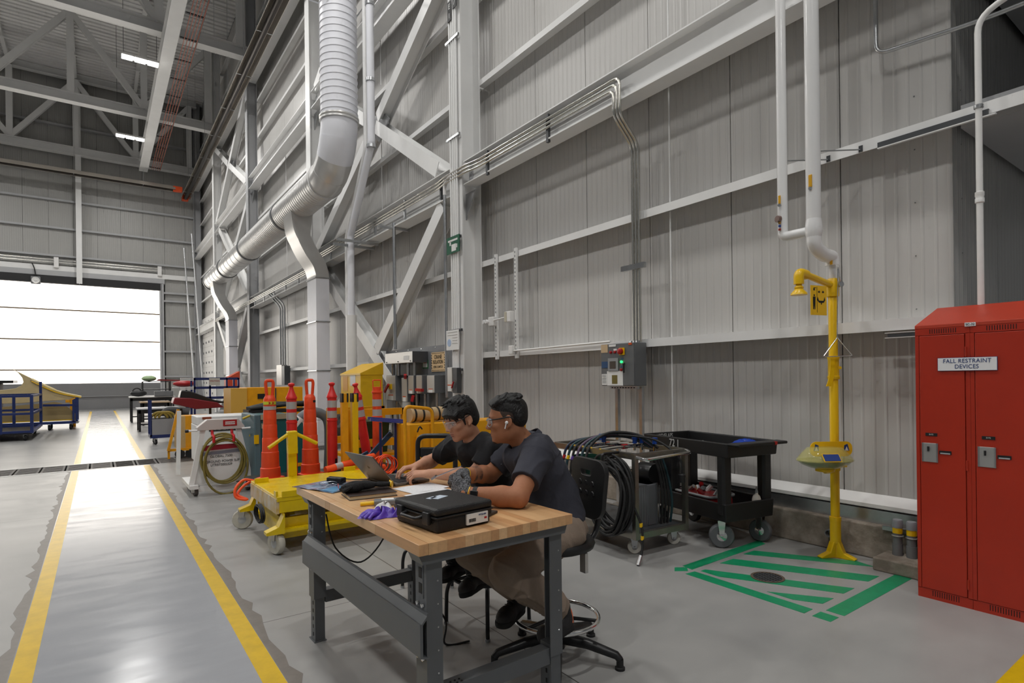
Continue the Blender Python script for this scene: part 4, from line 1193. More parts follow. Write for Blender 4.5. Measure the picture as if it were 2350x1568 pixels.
for k, (y, r) in enumerate(((1.05, 0.03), (0.80, 0.035), (0.38, 0.03), (0.12, 0.025))):
    q = MB(); q.tube([(0.1, y, 0.0), (0.1, y, -0.23)], r, 10); obj('nipple', q, M_GALV, t, 50)
for (y0, y1, z0, z1, kd, lab) in ((10.17, 10.60, 1.10, 1.59, 'rotary', 'tall steel switch box with red rotary handle on yellow plate'),
                                  (9.66, 9.90, 1.09, 1.54, 'lever', 'narrow grey switch with its red lever raised'),
                                  (9.39, 9.62, 1.24, 1.58, 'down', 'steel safety switch with red lever pointing down'),
                                  (9.06, 9.29, 1.25, 1.58, 'side', 'steel safety switch with red lever turned sideways'),
                                  (8.60, 8.88, 1.27, 1.575, 'box', 'plain steel switch box under the crane sign')):
    t = thing('switch_box', lab, 'switch', (4.60, y0, z0), 0, 'crane isolation switches')
    w, h = y1 - y0, z1 - z0
    q = MB(); q.box((0, 0, 0), (0.24, w, h)); obj('body', q, M_ENC, t, bevel=0.006)
    q = MB(); q.box((-0.008, 0.008, 0.008), (0.0, w - 0.008, h - 0.008)); obj('cover', q, M_STN, t, bevel=0.003)
    q = MB(); q.box((-0.012, w * 0.25, h * 0.02), (-0.007, w * 0.75, h * 0.2)); obj('label', q, M_PAPER, t); q = MB(); q.box((-0.013, w * 0.25, h * 0.2), (-0.007, w * 0.75, h * 0.24)); obj('orange_strip', q, MATS['label_orange'], t)
    if kd == 'rotary':
        q = MB(); q.box((-0.03, w * 0.35, h * 0.45), (-0.006, w * 0.6, h * 0.66)); obj('switch_plate', q, M_YELS, t)
        q = MB(); q.bar((-0.05, w * 0.52, h * 0.64), (-0.06, w * 0.9, h * 0.34), 0.03, 0.045); obj('handle', q, M_RED, t)
    elif kd != 'box':
        a, b = {'lever': ((w * 0.1, h * 0.98), (-0.02, h * 1.12)), 'down': ((-0.04, -0.02), (-0.02, -0.13)), 'side': ((w * 0.75, h * 0.22), (-0.1, h * 0.20))}[kd]
        q = MB(); q.bar((-0.03, a[0], a[1]), (-0.05, b[0], b[1]), 0.05, 0.05); obj('handle', q, M_RED, t)
    q = MB(); q.tube([(0.1, w * 0.4, 0), (0.1, w * 0.4, -0.2), (0.2, w * 0.4, -z0 + 0.05)], 0.025, 8); obj('conduit', q, M_GALV, t, 50)
# small disconnect + conduits in the next bay
t = thing('distant_switch_box', 'small grey switch box on the wall beyond the nearer branch duct', 'switch', (4.98, 19.25, 1.38))
q = MB(); q.box((-0.12, 0.35, 0), (0.06, 1.0, 0.66)); obj('body', q, M_STN, t); q = MB(); q.box((-0.12, 0.0, 0.0), (0.06, 0.34, 0.62)); obj('side_box', q, M_DARKGREY, t)
for k, y in enumerate((0.9, 0.62, 0.35)):
    q = MB(); q.tube(bent([(0.0, y, 0.6), (0.0, y, 2.6), (-0.25, y + 0.5, 3.1)], 0.15), 0.03, 8); obj('conduit', q, M_GALV, t, 50)
# red/white capped conduit stubs by the locker
pd = thing('concrete_pad', 'low concrete housekeeping pad beside the red lockers', 'pad', (4.80, 0.9, 0))
q = MB(); q.box((0, 0, 0), (0.285, 1.06, 0.10)); obj('pad_block', q, M_KERB, pd, bevel=0.01)
for k, y in enumerate((1.86, 1.765, 1.675)):
    t = thing('conduit_stub', ['leftmost', 'middle', 'rightmost'][k] + ' grey capped conduit stub with yellow band on the concrete pad', 'conduit', (5.0, y, 0.10), 0, 'capped stubs by the lockers')
    q = MB(); q.lathe([(0.036, 0), (0.036, 0.09), (0.032, 0.09), (0.032, 0.20)], 16); obj('pipe', q, M_MIDGREY, t, 40)
    q = MB(); q.lathe([(0.034, 0.17), (0.034, 0.215)], 16); obj('yellow_band', q, M_YELS, t, 40)
    q = MB(); q.lathe([(0.036, 0.212), (0.036, 0.265), (0.03, 0.275), (0.0, 0.277)], 16); obj('cap', q, mat('pvc_grey', (140, 142, 148), 0.45), t, 40)
    q = MB(); q.tube(arc((0, 0, 0.15), 0.037, 0.6, 5.6, 16, (1, 0, 0), (0, 1, 0)), 0.005, 5); obj('pipe_clip', q, M_GALV, t, 60)
t = thing('strut_rail', 'short slotted strut rail holding the capped stubs to the kerb', 'strut', (5.06, 1.66, 0.27))
q = MB(); q.box((0, 0, -0.012), (0.03, 0.33, 0.02)); obj('rail', q, M_GALV, t)
t = thing('pipe_outlet', 'grey pipe stub poking out of the kerb behind the shower', 'pipe', (5.0, 2.38, 0.155))
q = MB(); q.lathe([(0.032, 0.1), (0.032, 0.0), (0.025, 0.0), (0.025, 0.05)], 16, (0, 0, 0), (1, 0, 0)); obj('stub', q, MATS['pvc_grey'], t, 40)

# ================================================================ WHEELS AND CASTERS
def caster(par, x, y, r=0.06, w=0.035, rz=0.0, tyre=M_BLACKR, hub=M_GALV, top=None, name='caster'):
    """fork part with a wheel sub-part, wheel touching z = 0 of the thing"""
    top = top or r * 2.35
    M = Matrix.Translation((x, y, 0)) @ Matrix.Rotation(rz, 4, 'Z')
    f = MB(M)
    hw = w / 2 + 0.006
    f.extr((0, 0, top - 0.01), (0, 0, top), [(-hw - 0.015, -0.03), (hw + 0.015, -0.03), (hw + 0.015, 0.03), (-hw - 0.015, 0.03)])
    t = 0.004
    for s in (-1, 1):
        f.prism([(-0.016, r * 0.85), (0.016, r * 0.85), (0.035, top - 0.012), (-0.03, top - 0.012)], s * hw - t / 2, s * hw + t / 2, 'yz')
    fk = obj(name, f, hub, par)
    fk['kind'] = 'thing'
    wh = MB(M); wh.lathe([(r * 0.45, -w / 2), (r * 0.9, -w / 2), (r, -w / 2 + r * 0.12), (r, w / 2 - r * 0.12), (r * 0.9, w / 2), (r * 0.45, w / 2)], 20, (0, 0, r), (1, 0, 0)); obj('wheel', wh, tyre, fk, 40)
    wh = MB(M); wh.lathe([(0.006, -w / 2 - 0.012), (r * 0.22, -w / 2 - 0.008), (r * 0.46, -w / 2 + 0.002), (r * 0.46, w / 2 - 0.002), (r * 0.22, w / 2 + 0.008), (0.006, w / 2 + 0.012)], 14, (0, 0, r), (1, 0, 0)); obj('wheel_hub', wh, hub, fk, 40)
    return fk


# ================================================================ BLACK UTILITY CART "721"
uc = thing('utility_cart', 'black plastic two-shelf utility cart marked 721', 'cart', (4.70, 3.36, 0), -0.185)
W2, L2 = 0.30, 0.56
M_CARTB = mat('cart_black', (26, 26, 27), 0.48, var=0.15, vscale=8, bump=0.12, bscale=160)
def tray(par, name, z0, z1, hx, y0, y1, t=0.025):
    """open-topped tray as one mesh"""
    m = MB()
    o = [(-hx, y0), (hx, y0), (hx, y1), (-hx, y1)]
    i = [(-hx + t, y0 + t), (hx - t, y0 + t), (hx - t, y1 - t), (-hx + t, y1 - t)]
    zf = z0 + t
    vs = [(x * 0.97, y * 0.985, z0) for x, y in o] + [(x, y, z1) for x, y in o] + [(x, y, z1) for x, y in i] + [(x, y, zf) for x, y in i]
    fs = [(3, 2, 1, 0), (8 + 4, 9 + 4, 10 + 4, 11 + 4)]
    for k in range(4):
        l = (k + 1) % 4
        fs += [(k, l, 4 + l, 4 + k), (4 + k, 4 + l, 8 + l, 8 + k), (8 + k, 8 + l, 12 + l, 12 + k)]
    m.add(vs, fs)
    return obj(name, m, M_CARTB, par, bevel=0.008)


tray(uc, 'top_tray', 0.80, 0.925, W2, -L2, L2)
tray(uc, 'bottom_tray', 0.245, 0.40, W2 * 0.97, -L2 * 0.93, L2)
q = MB(); q.prism([(-W2, -L2 + 0.01), (W2, -L2 + 0.01), (W2 * 0.96, -L2 - 0.115), (-W2 * 0.96, -L2 - 0.115), (-W2 * 0.96, -L2 - 0.09), (-W2 + 0.05, -L2 - 0.09), (-W2 + 0.07, -L2 - 0.0), (W2 - 0.07, -L2 - 0.0), (W2 - 0.05, -L2 - 0.09), (-W2 * 0.96, -L2 - 0.091)][:4], 0.905, 0.93); obj('push_handle', q, M_CARTB, uc, bevel=0.01)
q = MB(); q.box((0.13, -L2 - 0.118, 0.904), (0.155, -L2 - 0.10, 0.932)); obj('red_mark', q, M_RED, uc)
for sx in (-1, 1):
    for sy in (-1, 1):
        q = MB(); cx, cy = sx * (W2 - 0.06), sy * (L2 - 0.10)
        q.extr((cx, cy, 0.30), (cx, cy, 0.82), [(-0.05, -0.035), (0.05, -0.035), (0.05, 0.02), (0.035, 0.045), (-0.035, 0.045), (-0.05, 0.02)], up=(0, sy, 0)); obj('corner_post', q, M_CARTB, uc, bevel=0.006)
caster(uc, -0.22, -0.40, 0.105, 0.07, 0.9, M_RUBBERG, M_CHROME, 0.25)
caster(uc, 0.23, -0.42, 0.10, 0.055, 0.35, M_RUBBERG, M_CHROME, 0.25)
caster(uc, -0.22, 0.42, 0.10, 0.055, 0.2, M_BLACKR, M_CHROME, 0.25)
caster(uc, 0.22, 0.42, 0.10, 0.055, 0.0, M_BLACKR, M_CHROME, 0.25)
M_CHALK = mat('chalk_pen', (200, 200, 198), 0.7)
text('72 1', 0.10, M_CHALK, uc, (-W2 - 0.002, 0.10, 0.868), (RX, 0, -RX), sx=0.8, name='chalk_number')
text('HYD/FLAPS', 0.07, M_CHALK, uc, (-W2 + 0.25, L2 - 0.03, 0.885), (RX, 0, 0), sx=0.6, name='chalk_words')
UCM = Matrix.Translation((4.70, 3.36, 0)) @ Matrix.Rotation(-0.185, 4, 'Z')
def on(Mx, x, y, z):
    return tuple(Mx @ Vector((x, y, z)))


t = thing('tool_tub', 'red plastic tub with grey rim full of fittings on the lower shelf', 'tub', on(UCM, -0.06, -0.03, 0.27), -0.185)
q = MB(); q.prism(rrect(0.30, 0.46, 0.05, 0, 0), 0.0, 0.13); obj('tub_body', q, M_RED, t, bevel=0.004)
q = MB(); q.tube([(x, y, 0.135) for x, y in rrect(0.32, 0.48, 0.06, 0, 0)], 0.014, 6, closed=True); obj('rim', q, M_MIDGREY, t, 60)
q = MB(); q.box((-0.152, -0.20, 0.02), (-0.149, -0.12, 0.06)); obj('label', q, M_PAPER, t)
q = MB(); q.lathe([(0.055, 0), (0.055, 0.004), (0.042, 0.004), (0.042, 0.0)], 20, (-0.15, 0.03, 0.06), (-1, 0, 0)); obj('round_print', q, mat('print_pink', (226, 178, 176), 0.6), t)
for k in range(9):
    q = MB(); a = random.random() * 6.28; x, y = random.uniform(-0.1, 0.1), -0.18 + k * 0.045
    q.cyl((x, y, 0.13), (x + 0.05 * math.cos(a), y + 0.05 * math.sin(a), 0.16 + 0.05 * random.random()), 0.022, n=8); obj('fitting', q, [M_GALV, M_WHITE, M_MIDGREY, M_RED][k % 4], t)
t = thing('squeeze_bottle', 'clear squeeze bottle with pointed nozzle on the lower cart shelf', 'bottle', on(UCM, 0.13, -0.47, 0.27), 0)
q = MB(); q.lathe([(0.036, 0), (0.038, 0.01), (0.038, 0.13), (0.03, 0.16), (0.014, 0.175), (0.014, 0.19)], 18); obj('bottle_body', q, mat('milky_plastic', (202, 196, 186), 0.4), t, 50)
q = MB(); q.lathe([(0.016, 0.188), (0.012, 0.205), (0.003, 0.245)], 12); obj('nozzle', q, M_MIDGREY, t, 50)
q = MB(); q.lathe([(0.0385, 0.05), (0.0385, 0.11)], 18); obj('label', q, mat('faded_label', (206, 170, 160), 0.6), t, 60)
t = thing('blue_wipe_pack', 'crumpled blue plastic pack in the top tray of the black cart', 'pack', on(UCM, 0.14, -0.36, 0.835), -0.1)
q = MB(); q.grid(lambda u, v: (0.11 * (u - 0.5) * 2, 0.14 * (v - 0.5) * 2, 0.085 * (math.sin(PI * min(1, u * 1.0)) ** 0.5) * (math.sin(PI * v) ** 0.4) + 0.012 * math.sin(u * 21 + v * 9)), 16, 16, (0, 0, -0.02)); obj('pack', q, mat('blue_film', (20, 60, 160), 0.2), t, 60)
t = thing('red_hand_tool', 'small red handled tool in the top tray of the black cart', 'tool', on(UCM, -0.1, -0.30, 0.85), 0.4)
q = MB(); q.tube(spline([(0, 0, 0.01), (0.05, 0.03, 0.02), (0.12, 0.02, 0.01)]), 0.011, 8); obj('handle', q, M_RED, t, 60)
q = MB(); q.tube([(0, 0, 0.01), (-0.07, -0.02, 0.012)], 0.006, 6); obj('shank', q, M_CHROME, t, 60)
t = thing('spray_trigger', 'white and yellow spray head lying in the top tray', 'tool', on(UCM, -0.13, -0.10, 0.85), 0.2)
q = MB(); q.tube(spline([(0, -0.06, 0.02), (0, 0.0, 0.035), (0.0, 0.07, 0.025)]), [0.012] * 6 + [0.018] * 7, 8); obj('body', q, M_WHITE, t, 60)
q = MB(); q.lathe([(0.02, 0), (0.022, 0.02), (0.012, 0.03)], 12, (0, -0.06, 0.02), (0, -1, 0.2)); obj('cap', q, M_YELS, t, 50)

# ================================================================ STEEL HOSE CART
hc = thing('hose_cart', 'steel framed test cart loaded with black hoses and gauges', 'cart', (3.93, 3.80, 0), -0.06)
M_STL = mat('raw_steel', (150, 146, 138), 0.3, 0.9, var=0.1, vscale=12)
hx, hy = 0.30, 0.56
for sx in (-1, 1):
    for sy in (-1, 1):
        q = MB(); q.box((sx * hx - 0.02, sy * hy - 0.02, 0.15), (sx * hx + 0.02, sy * hy + 0.02, 0.86)); obj('frame_post', q, M_STL, hc)
for z, nm in ((0.18, 'deck_rail'), (0.84, 'top_rail')):
    for s in (-1, 1):
        q = MB(); q.box((s * hx - 0.02, -hy + 0.02, z - 0.025), (s * hx + 0.02, hy - 0.02, z + 0.025)); obj(nm, q, M_STL, hc)
        q = MB(); q.box((-hx + 0.02, s * hy - 0.02, z - 0.025), (hx - 0.02, s * hy + 0.02, z + 0.025)); obj(nm, q, M_STL, hc)
q = MB(); q.box((-hx, -hy, 0.19), (hx, hy, 0.20)); obj('deck', q, M_DARKGREY, hc)
q = MB(); q.tube(bent([(-hx, -hy, 0.84), (-hx + 0.02, -hy - 0.09, 0.82), (hx - 0.02, -hy - 0.09, 0.84), (hx, -hy, 0.85)], 0.05), 0.014, 10); obj('push_handle', q, M_CHROME, hc, 60)
for x, y in ((-0.22, -0.46), (0.26, -0.46), (-0.22, 0.46), (0.26, 0.46)):
    caster(hc, x, y, 0.058, 0.04, 0.9, mat('white_wheel', (206, 202, 192), 0.5), M_GALV, 0.155)
q = MB(); q.prism([(-0.05, 0.0), (0.05, 0.0), (0.06, 0.36), (-0.06, 0.36)], -0.14, 0.1, 'xz'); obj('grey_tank', q, mat('tank_grey', (96, 98, 102), 0.5), hc, loc=(0.02, -0.3, 0.2), bevel=0.01)
q = MB(); q.prism(rrect(0.26, 0.22, 0.02, 0, 0), 0.0, 0.36); obj('bin', q, MATS['tank_grey'], hc, loc=(-0.02, -0.32, 0.2))
for k in range(9):
    q = MB(); q.box((-0.13 + k * 0.03, -0.433, 0.22), (-0.122 + k * 0.03, -0.428, 0.54)); obj('bin_rib', q, M_MIDGREY, hc)
q = MB(); q.lathe([(0.085, 0), (0.09, 0.02), (0.09, 0.16), (0.07, 0.18)], 24, (0.10, -0.40, 0.64), (0, 1, 0.0)); obj('motor', q, M_BLACKM, hc, 40)
q = MB(); q.box((0.20, -0.50, 0.50), (0.31, -0.40, 0.82)); obj('switch_gear', q, M_BLACKM, hc, bevel=0.01); q = MB(); q.box((0.31, -0.50, 0.52), (0.335, -0.40, 0.82)); obj('data_plate', q, mat('plate_pale', (190, 190, 186), 0.4), hc)
q = MB(); q.lathe([(0.14, 0.0), (0.16, 0.28), (0.15, 0.28), (0.13, 0.02)], 24, (-0.08, 0.30, 0.46)); obj('green_bucket', q, mat('bucket_green', (14, 62, 48), 0.4), hc, 40)
# gauges with blue caps
for k, (x, y) in enumerate(((0.02, 0.22), (0.05, -0.20), (0.12, -0.22), (0.15, -0.35), (-0.1, 0.05))):
    q = MB(); q.cyl((x, y, 0.83), (x, y, 0.90), 0.012, n=8); st = obj('valve_stem', q, M_CHROME, hc)
    q = MB(); q.lathe([(0.022, 0.895), (0.018, 0.92), (0.026, 0.935), (0.026, 0.95)], 12, (x, y, 0)); obj('blue_cap', q, mat('cap_blue', (22, 70, 160), 0.4), st, 40)
for k in range(4):
    y0 = -0.15 + k * 0.12
    q = MB(); q.tube([(-0.32, y0, 0.86), (-0.1, y0, 0.868), (0.2, y0 - 0.05, 0.865)], 0.015, 8); mf = obj('manifold_tube', q, M_CHROME, hc, 60)
    q = MB(); q.cyl((-0.06, y0, 0.866), (0.0, y0, 0.868), 0.024, n=6); obj('fitting_nut', q, [M_RED, M_GALV, MATS['burner_orange'], M_GALV][k], mf)
# hoses arcing over the top, falling on the left
HOSE = [M_BLACKR, mat('hose_teal', (30, 60, 68), 0.45), mat('hose_mauve', (96, 78, 104), 0.45), M_BLACKR, MATS['hose_teal'], mat('hose_navy', (34, 42, 66), 0.45)]
for k in range(6):
    y = 0.0 + k * 0.065
    q = MB(); q.tube(spline([(0.16, -0.38 + k * 0.02, 0.86), (0.08, -0.22 + k * 0.03, 0.97 - k * 0.006), (-0.12, -0.05 + y * 0.6, 0.99 - k * 0.012), (-0.30, y * 0.9, 0.88), (-0.37, y, 0.72), (-0.38, y + 0.02, 0.45), (-0.36, y + 0.05, 0.24)], 6), 0.0125, 8); h = obj('hose', q, HOSE[k], hc, 60)
    q = MB(); q.cyl((-0.357, y * 0.97, 0.77), (-0.368, y * 0.99, 0.735), 0.0145, n=10); obj('marker_band', q, [M_YELS, M_RED, M_YELS, mat('purple_tape', (92, 60, 150), 0.5), M_YELS, M_RED][k], h, 60)
for k in range(4):
    q = MB(); q.tube(spline([(0.02 + k * 0.03, -0.45, 0.84), (0.05 + k * 0.03, -0.50, 0.66), (0.08 + k * 0.04, -0.50, 0.42), (0.10 + k * 0.04, -0.46, 0.21)], 6), 0.011, 8); obj('hose', q, [M_BLACKR, M_BLACKR, M_BLACKR, MATS['hose_teal']][k], hc, 60)
q = MB(); q.tube(spline([(-0.05, -0.1, 0.97), (0.10, -0.4, 0.94), (0.16, -0.62, 0.80), (0.17, -0.64, 0.66)], 6), 0.010, 8); pc = obj('plug_cable', q, M_BLACKR, hc, 60)
q = MB(); q.lathe([(0.02, 0.0), (0.032, -0.01), (0.032, -0.03), (0.028, -0.03), (0.028, -0.075), (0.0, -0.078)], 14, (0.17, -0.64, 0.665)); obj('plug', q, M_BLACK, pc, 40)
# coil of hose hung on the left side
for k in range(14):
    rx, rz_ = 0.20 + 0.035 * math.sin(k * 2.3), 0.29 + 0.035 * math.cos(k * 1.7)
    cy, cz = -0.38 + 0.025 * math.sin(k * 1.3), 0.50 + 0.02 * math.cos(k * 2.9)
    q = MB(); q.tube([(-0.35 - 0.009 * k + 0.01 * math.sin(3 * a), cy + rx * math.cos(a), cz + rz_ * math.sin(a) + 0.02 * math.cos(a * 2 + k)) for a in [2 * PI * i / 40 for i in range(40)]], 0.0115, 8, closed=True); obj('coiled_hose', q, M_BLACKR, hc, 60)
q = MB(); q.tube(bent([(-0.31, -0.38, 0.86), (-0.50, -0.38, 0.86), (-0.50, -0.38, 0.74), (-0.42, -0.38, 0.74)], 0.03), 0.012, 8); obj('hose_hook', q, M_BLACKM, hc, 60)
q = MB(); q.tube(spline([(-0.46, -0.40, 0.74), (-0.40, -0.56, 0.55), (-0.34, -0.66, 0.30), (-0.36, -0.69, 0.12), (-0.42, -0.71, 0.015)], 6), 0.0105, 8); th = obj('trailing_hose', q, M_BLACKR, hc, 60)
for z, x, y in ((0.30, -0.34, -0.66), (0.20, -0.345, -0.678)):
    q = MB(); q.cyl((x, y, z - 0.016), (x, y, z + 0.016), 0.0135, n=10); obj('yellow_band', q, M_YELS, th, 60)
q = MB(); q.cyl((-0.385, -0.70, 0.07), (-0.43, -0.712, 0.005), 0.015, n=8); obj('hose_coupling', q, M_GALV, th)

# ================================================================ YELLOW LIFT TABLE
lt = thing('lift_table', 'yellow wheeled scissor lift table behind the workbench', 'lift table', (1.24, 5.2, 0))
q = MB(); q.box((0, 0, 0.455), (1.18, 1.05, 0.50)); obj('platform', q, M_YEL, lt, bevel=0.006)
q = MB(); q.box((-0.006, 0.015, 0.35), (0.02, 1.04, 0.478)); sk = obj('side_skirt', q, mat('scuffed_label', (212, 204, 190), 0.5, col2=(196, 160, 60), vscale=9), lt)
q = MB(); q.box((0.02, 0.0, 0.36), (1.16, 0.03, 0.455)); obj('end_skirt', q, M_YEL, lt)
q = MB(); q.box((0.45, -0.003, 0.375), (0.85, 0.0, 0.43)); obj('warning_label', q, M_PAPER, lt)
for (x, y, w, d) in ((-0.004, 0.85, 0.13, 0.02), (-0.004, 0.03, 0.02, 0.07), (0.95, 1.02, 0.13, 0.02), (0.04, -0.004, 0.16, 0.02)):
    q = MB(); q.box((x, y, 0.49), (x + w, y + d, 0.545)); obj('corner_stop', q, M_YEL, lt, bevel=0.003)
for x in (0.15, 0.95):
    q = MB(); q.bar((x, 0.12, 0.22), (x, 0.95, 0.42), 0.03, 0.06); obj('scissor_arm', q, M_YEL, lt); q = MB(); q.bar((x + 0.04, 0.12, 0.42), (x + 0.04, 0.95, 0.22), 0.03, 0.06); obj('scissor_arm', q, M_YEL, lt)
for y in (0.06, 0.94):
    q = MB(); q.box((0.05, y, 0.12), (1.35, y + 0.05, 0.30)); obj('base_beam', q, M_YEL, lt)
    q = MB(); q.box((0.02, y - 0.08, 0.19), (1.35, y, 0.215)); obj('base_ledge', q, M_YEL, lt)
q = MB(); q.box((0.05, 0.1, 0.12), (0.10, 0.95, 0.30)); obj('cross_beam', q, M_YEL, lt)
q = MB(); q.box((0.3, 0.15, 0.2), (0.8, 0.6, 0.33)); obj('power_unit', q, M_YEL, lt, bevel=0.01)
for y in (-0.05, 1.07):
    q = MB(); q.prism([(0.05, 0.19), (-0.10, 0.19), (-0.10, 0.215), (0.0, 0.25), (0.05, 0.36)], y, y + 0.1, 'xz'); obj('outrigger', q, M_YEL, lt)
M_WW = mat('dirty_white_wheel', (186, 182, 170), 0.55, var=0.15, vscale=9)
caster(lt, 0.0, 0.04, 0.10, 0.055, 0.35, M_WW, M_GALV, 0.20)
caster(lt, -0.06, 1.16, 0.10, 0.05, 1.1, M_WW, M_GALV, 0.20)
caster(lt, 1.3, 0.06, 0.09, 0.055, 0.0, M_WW, M_GALV, 0.195)
caster(lt, 1.3, 1.1, 0.09, 0.055, 0.0, M_WW, M_GALV, 0.195)
for k in range(6):
    q = MB(); q.tube([(-0.02 - 0.006 * k, 0.52 + (0.15 + 0.012 * math.sin(k * 2)) * math.cos(a), 0.27 + (0.075 + 0.008 * math.cos(k * 3)) * math.sin(a)) for a in [2 * PI * i / 26 for i in range(26)]], 0.006, 6, closed=True); obj('coiled_cable', q, M_BLACKR, lt, 60)
q = MB(); q.bar((0.42, 1.10, 0.20), (0.40, 1.04, 0.80), 0.085, 0.05, up=(0, 1, 0)); obj('handle_mast', q, M_YEL, lt)
q = MB(); q.bar((0.40, 1.02, 0.74), (0.395, 1.01, 0.98), 0.10, 0.075, up=(0, 1, 0)); obj('handle_block', q, M_YEL, lt, bevel=0.01)
for s, e in ((-1, (-0.245, -0.13)), (1, (0.245, -0.12))):
    q = MB(); q.tube([(0.395 + s * 0.03, 1.0, 0.955), (0.395 + e[0], 0.96, 0.955 + e[1])], 0.019, 10); obj('handle_grip', q, M_YEL, lt, 60)
# orange air line on the floor / hung by the lift table
t = thing('orange_air_hose', 'orange air hose looped at the far corner of the lift table', 'hose', (1.2, 6.35, 0))
q = MB(); q.tube(spline([(0.1, 0.05, 0.47), (0.0, 0.05, 0.49), (-0.08, 0.02, 0.42), (-0.08, 0.0, 0.33), (0.02, -0.02, 0.30), (-0.06, 0.03, 0.36), (0.1, 0.1, 0.46), (0.5, 0.15, 0.42), (1.0, 0.2, 0.40)], 6), 0.014, 8); obj('hose', q, M_ORANGEL, t, 60)

# ================================================================ BLUE PLATFORM WITH POSTS
bp2 = thing('post_trolley', 'low blue steel trolley carrying the orange and red posts', 'trolley', (1.40, 6.5, 0))
q = MB(); q.box((0, 0.1, 0.34), (1.75, 0.86, 0.38)); obj('deck', q, M_BLACKM, bp2)
for y in (0.1, 0.82):
    q = MB(); q.box((0, y, 0.28), (1.75, y + 0.04, 0.34)); obj('frame_rail', q, M_BLUE, bp2)
for x in (0.02, 1.69):
    q = MB(); q.box((x, 0.1, 0.28), (x + 0.04, 0.86, 0.34)); obj('cross_rail', q, M_BLUE, bp2)
q = MB(); q.bar((1.0, 0.06, 0.38), (1.5, 0.06, 0.85), 0.03, 0.06); obj('diagonal_brace', q, mat('dull_blue', (36, 70, 104), 0.45), bp2)
q = MB(); q.bar((0.8, 0.3, 0.38), (1.3, 0.3, 0.6), 0.03, 0.06); obj('diagonal_brace', q, MATS['dull_blue'], bp2)
q = MB(); q.bar((1.42, 0.3, 0.38), (1.42, 0.3, 1.15), 0.05, 0.03); obj('blue_upright', q, MATS['dull_blue'], bp2)
for x, y in ((0.2, 0.2), (1.5, 0.2), (0.2, 0.72), (1.5, 0.72)):
    caster(bp2, x, y, 0.1, 0.05, 0.3, M_BLACKR, M_GALV, 0.28)
for k, (x, lab) in enumerate(((0.96, 'left amber square guard post with black cap strips'), (1.08, 'right amber square guard post with black cap strips'))):
    t = thing('guard_post', lab, 'post', (1.345 + x, 6.52, 0), 0, 'amber guard posts')
    q = MB(); q.box((-0.036, -0.036, 0.0), (0.036, 0.036, 1.35 - 0.012 * k)); obj('post', q, M_YELO if k == 0 else M_YELS, t, bevel=0.005)
    for s in (-1, 1):
        q = MB(); q.box((s * 0.028 - 0.01, -0.040, 1.25), (s * 0.028 + 0.01, 0.040, 1.352)); obj('cap_strip', q, M_BLACK, t)
    q = MB(); q.box((-0.07, -0.07, 0), (0.07, 0.07, 0.012)); obj('base_plate', q, M_YELO, t)
# stacked orange cones
def tall_cone(x, lab, band):
    t = thing('channelizer_cone', lab, 'cone', (x, 7.0, 0.385), 0, 'tall orange loop-top cones')
    R0 = [0.112, 0.098, 0.088, 0.080, 0.073, 0.067, 0.060]
    z = 0.0
    prof = []
    hs = [0.12, 0.165, 0.155, 0.15, 0.15, 0.145, 0.0]
    zz = [0.0, 0.13, 0.31, 0.47, 0.62, 0.775, 0.925]
    for i in range(6):
        prof += [(R0[i], zz[i]), (R0[i] * 0.965, zz[i + 1] - 0.008), (R0[i + 1] * 1.01, zz[i + 1])]
    prof += [(0.058, 0.93), (0.045, 0.955)]
    q = MB(); q.lathe(prof, 28); obj('stepped_body', q, M_ORANGE, t, 30)
    q = MB(); q.tube(bent([(-0.03, 0, 0.94), (-0.042, 0, 1.09), (-0.035, 0, 1.125), (0.035, 0, 1.125), (0.042, 0, 1.09), (0.03, 0, 0.94)], 0.035), 0.018, 8); obj('loop_handle', q, M_ORANGE, t, 60)
    q = MB(); q.lathe([(0.155, -0.004), (0.155, 0.012), (0.11, 0.02)], 6); obj('base', q, M_ORANGE, t)
    if band:
        q = MB(); q.lathe([(0.0705, 0.79), (0.0700, 0.83)], 24); obj('silver_band', q, M_SILVER, t, 60)
        q = MB(); q.lathe([(0.0695, 0.85), (0.0690, 0.885)], 24); yb = obj('arrow_band', q, mat('lime_band', (206, 214, 60), 0.4), t, 60)
        for j in range(2):
            q = MB(); q.prism([(-0.03 + j * 0.036, 0.855), (-0.018 + j * 0.036, 0.8675), (-0.03 + j * 0.036, 0.88), (-0.016 + j * 0.036, 0.88), (-0.004 + j * 0.036, 0.8675), (-0.016 + j * 0.036, 0.855)], -0.0725, -0.06, 'xz'); obj('arrow_mark', q, M_RED, yb)
    else:
        q = MB(); q.box((0.02, -0.064, 0.86), (0.05, -0.045, 0.885)); obj('black_mark', q, M_BLKTXT, t)


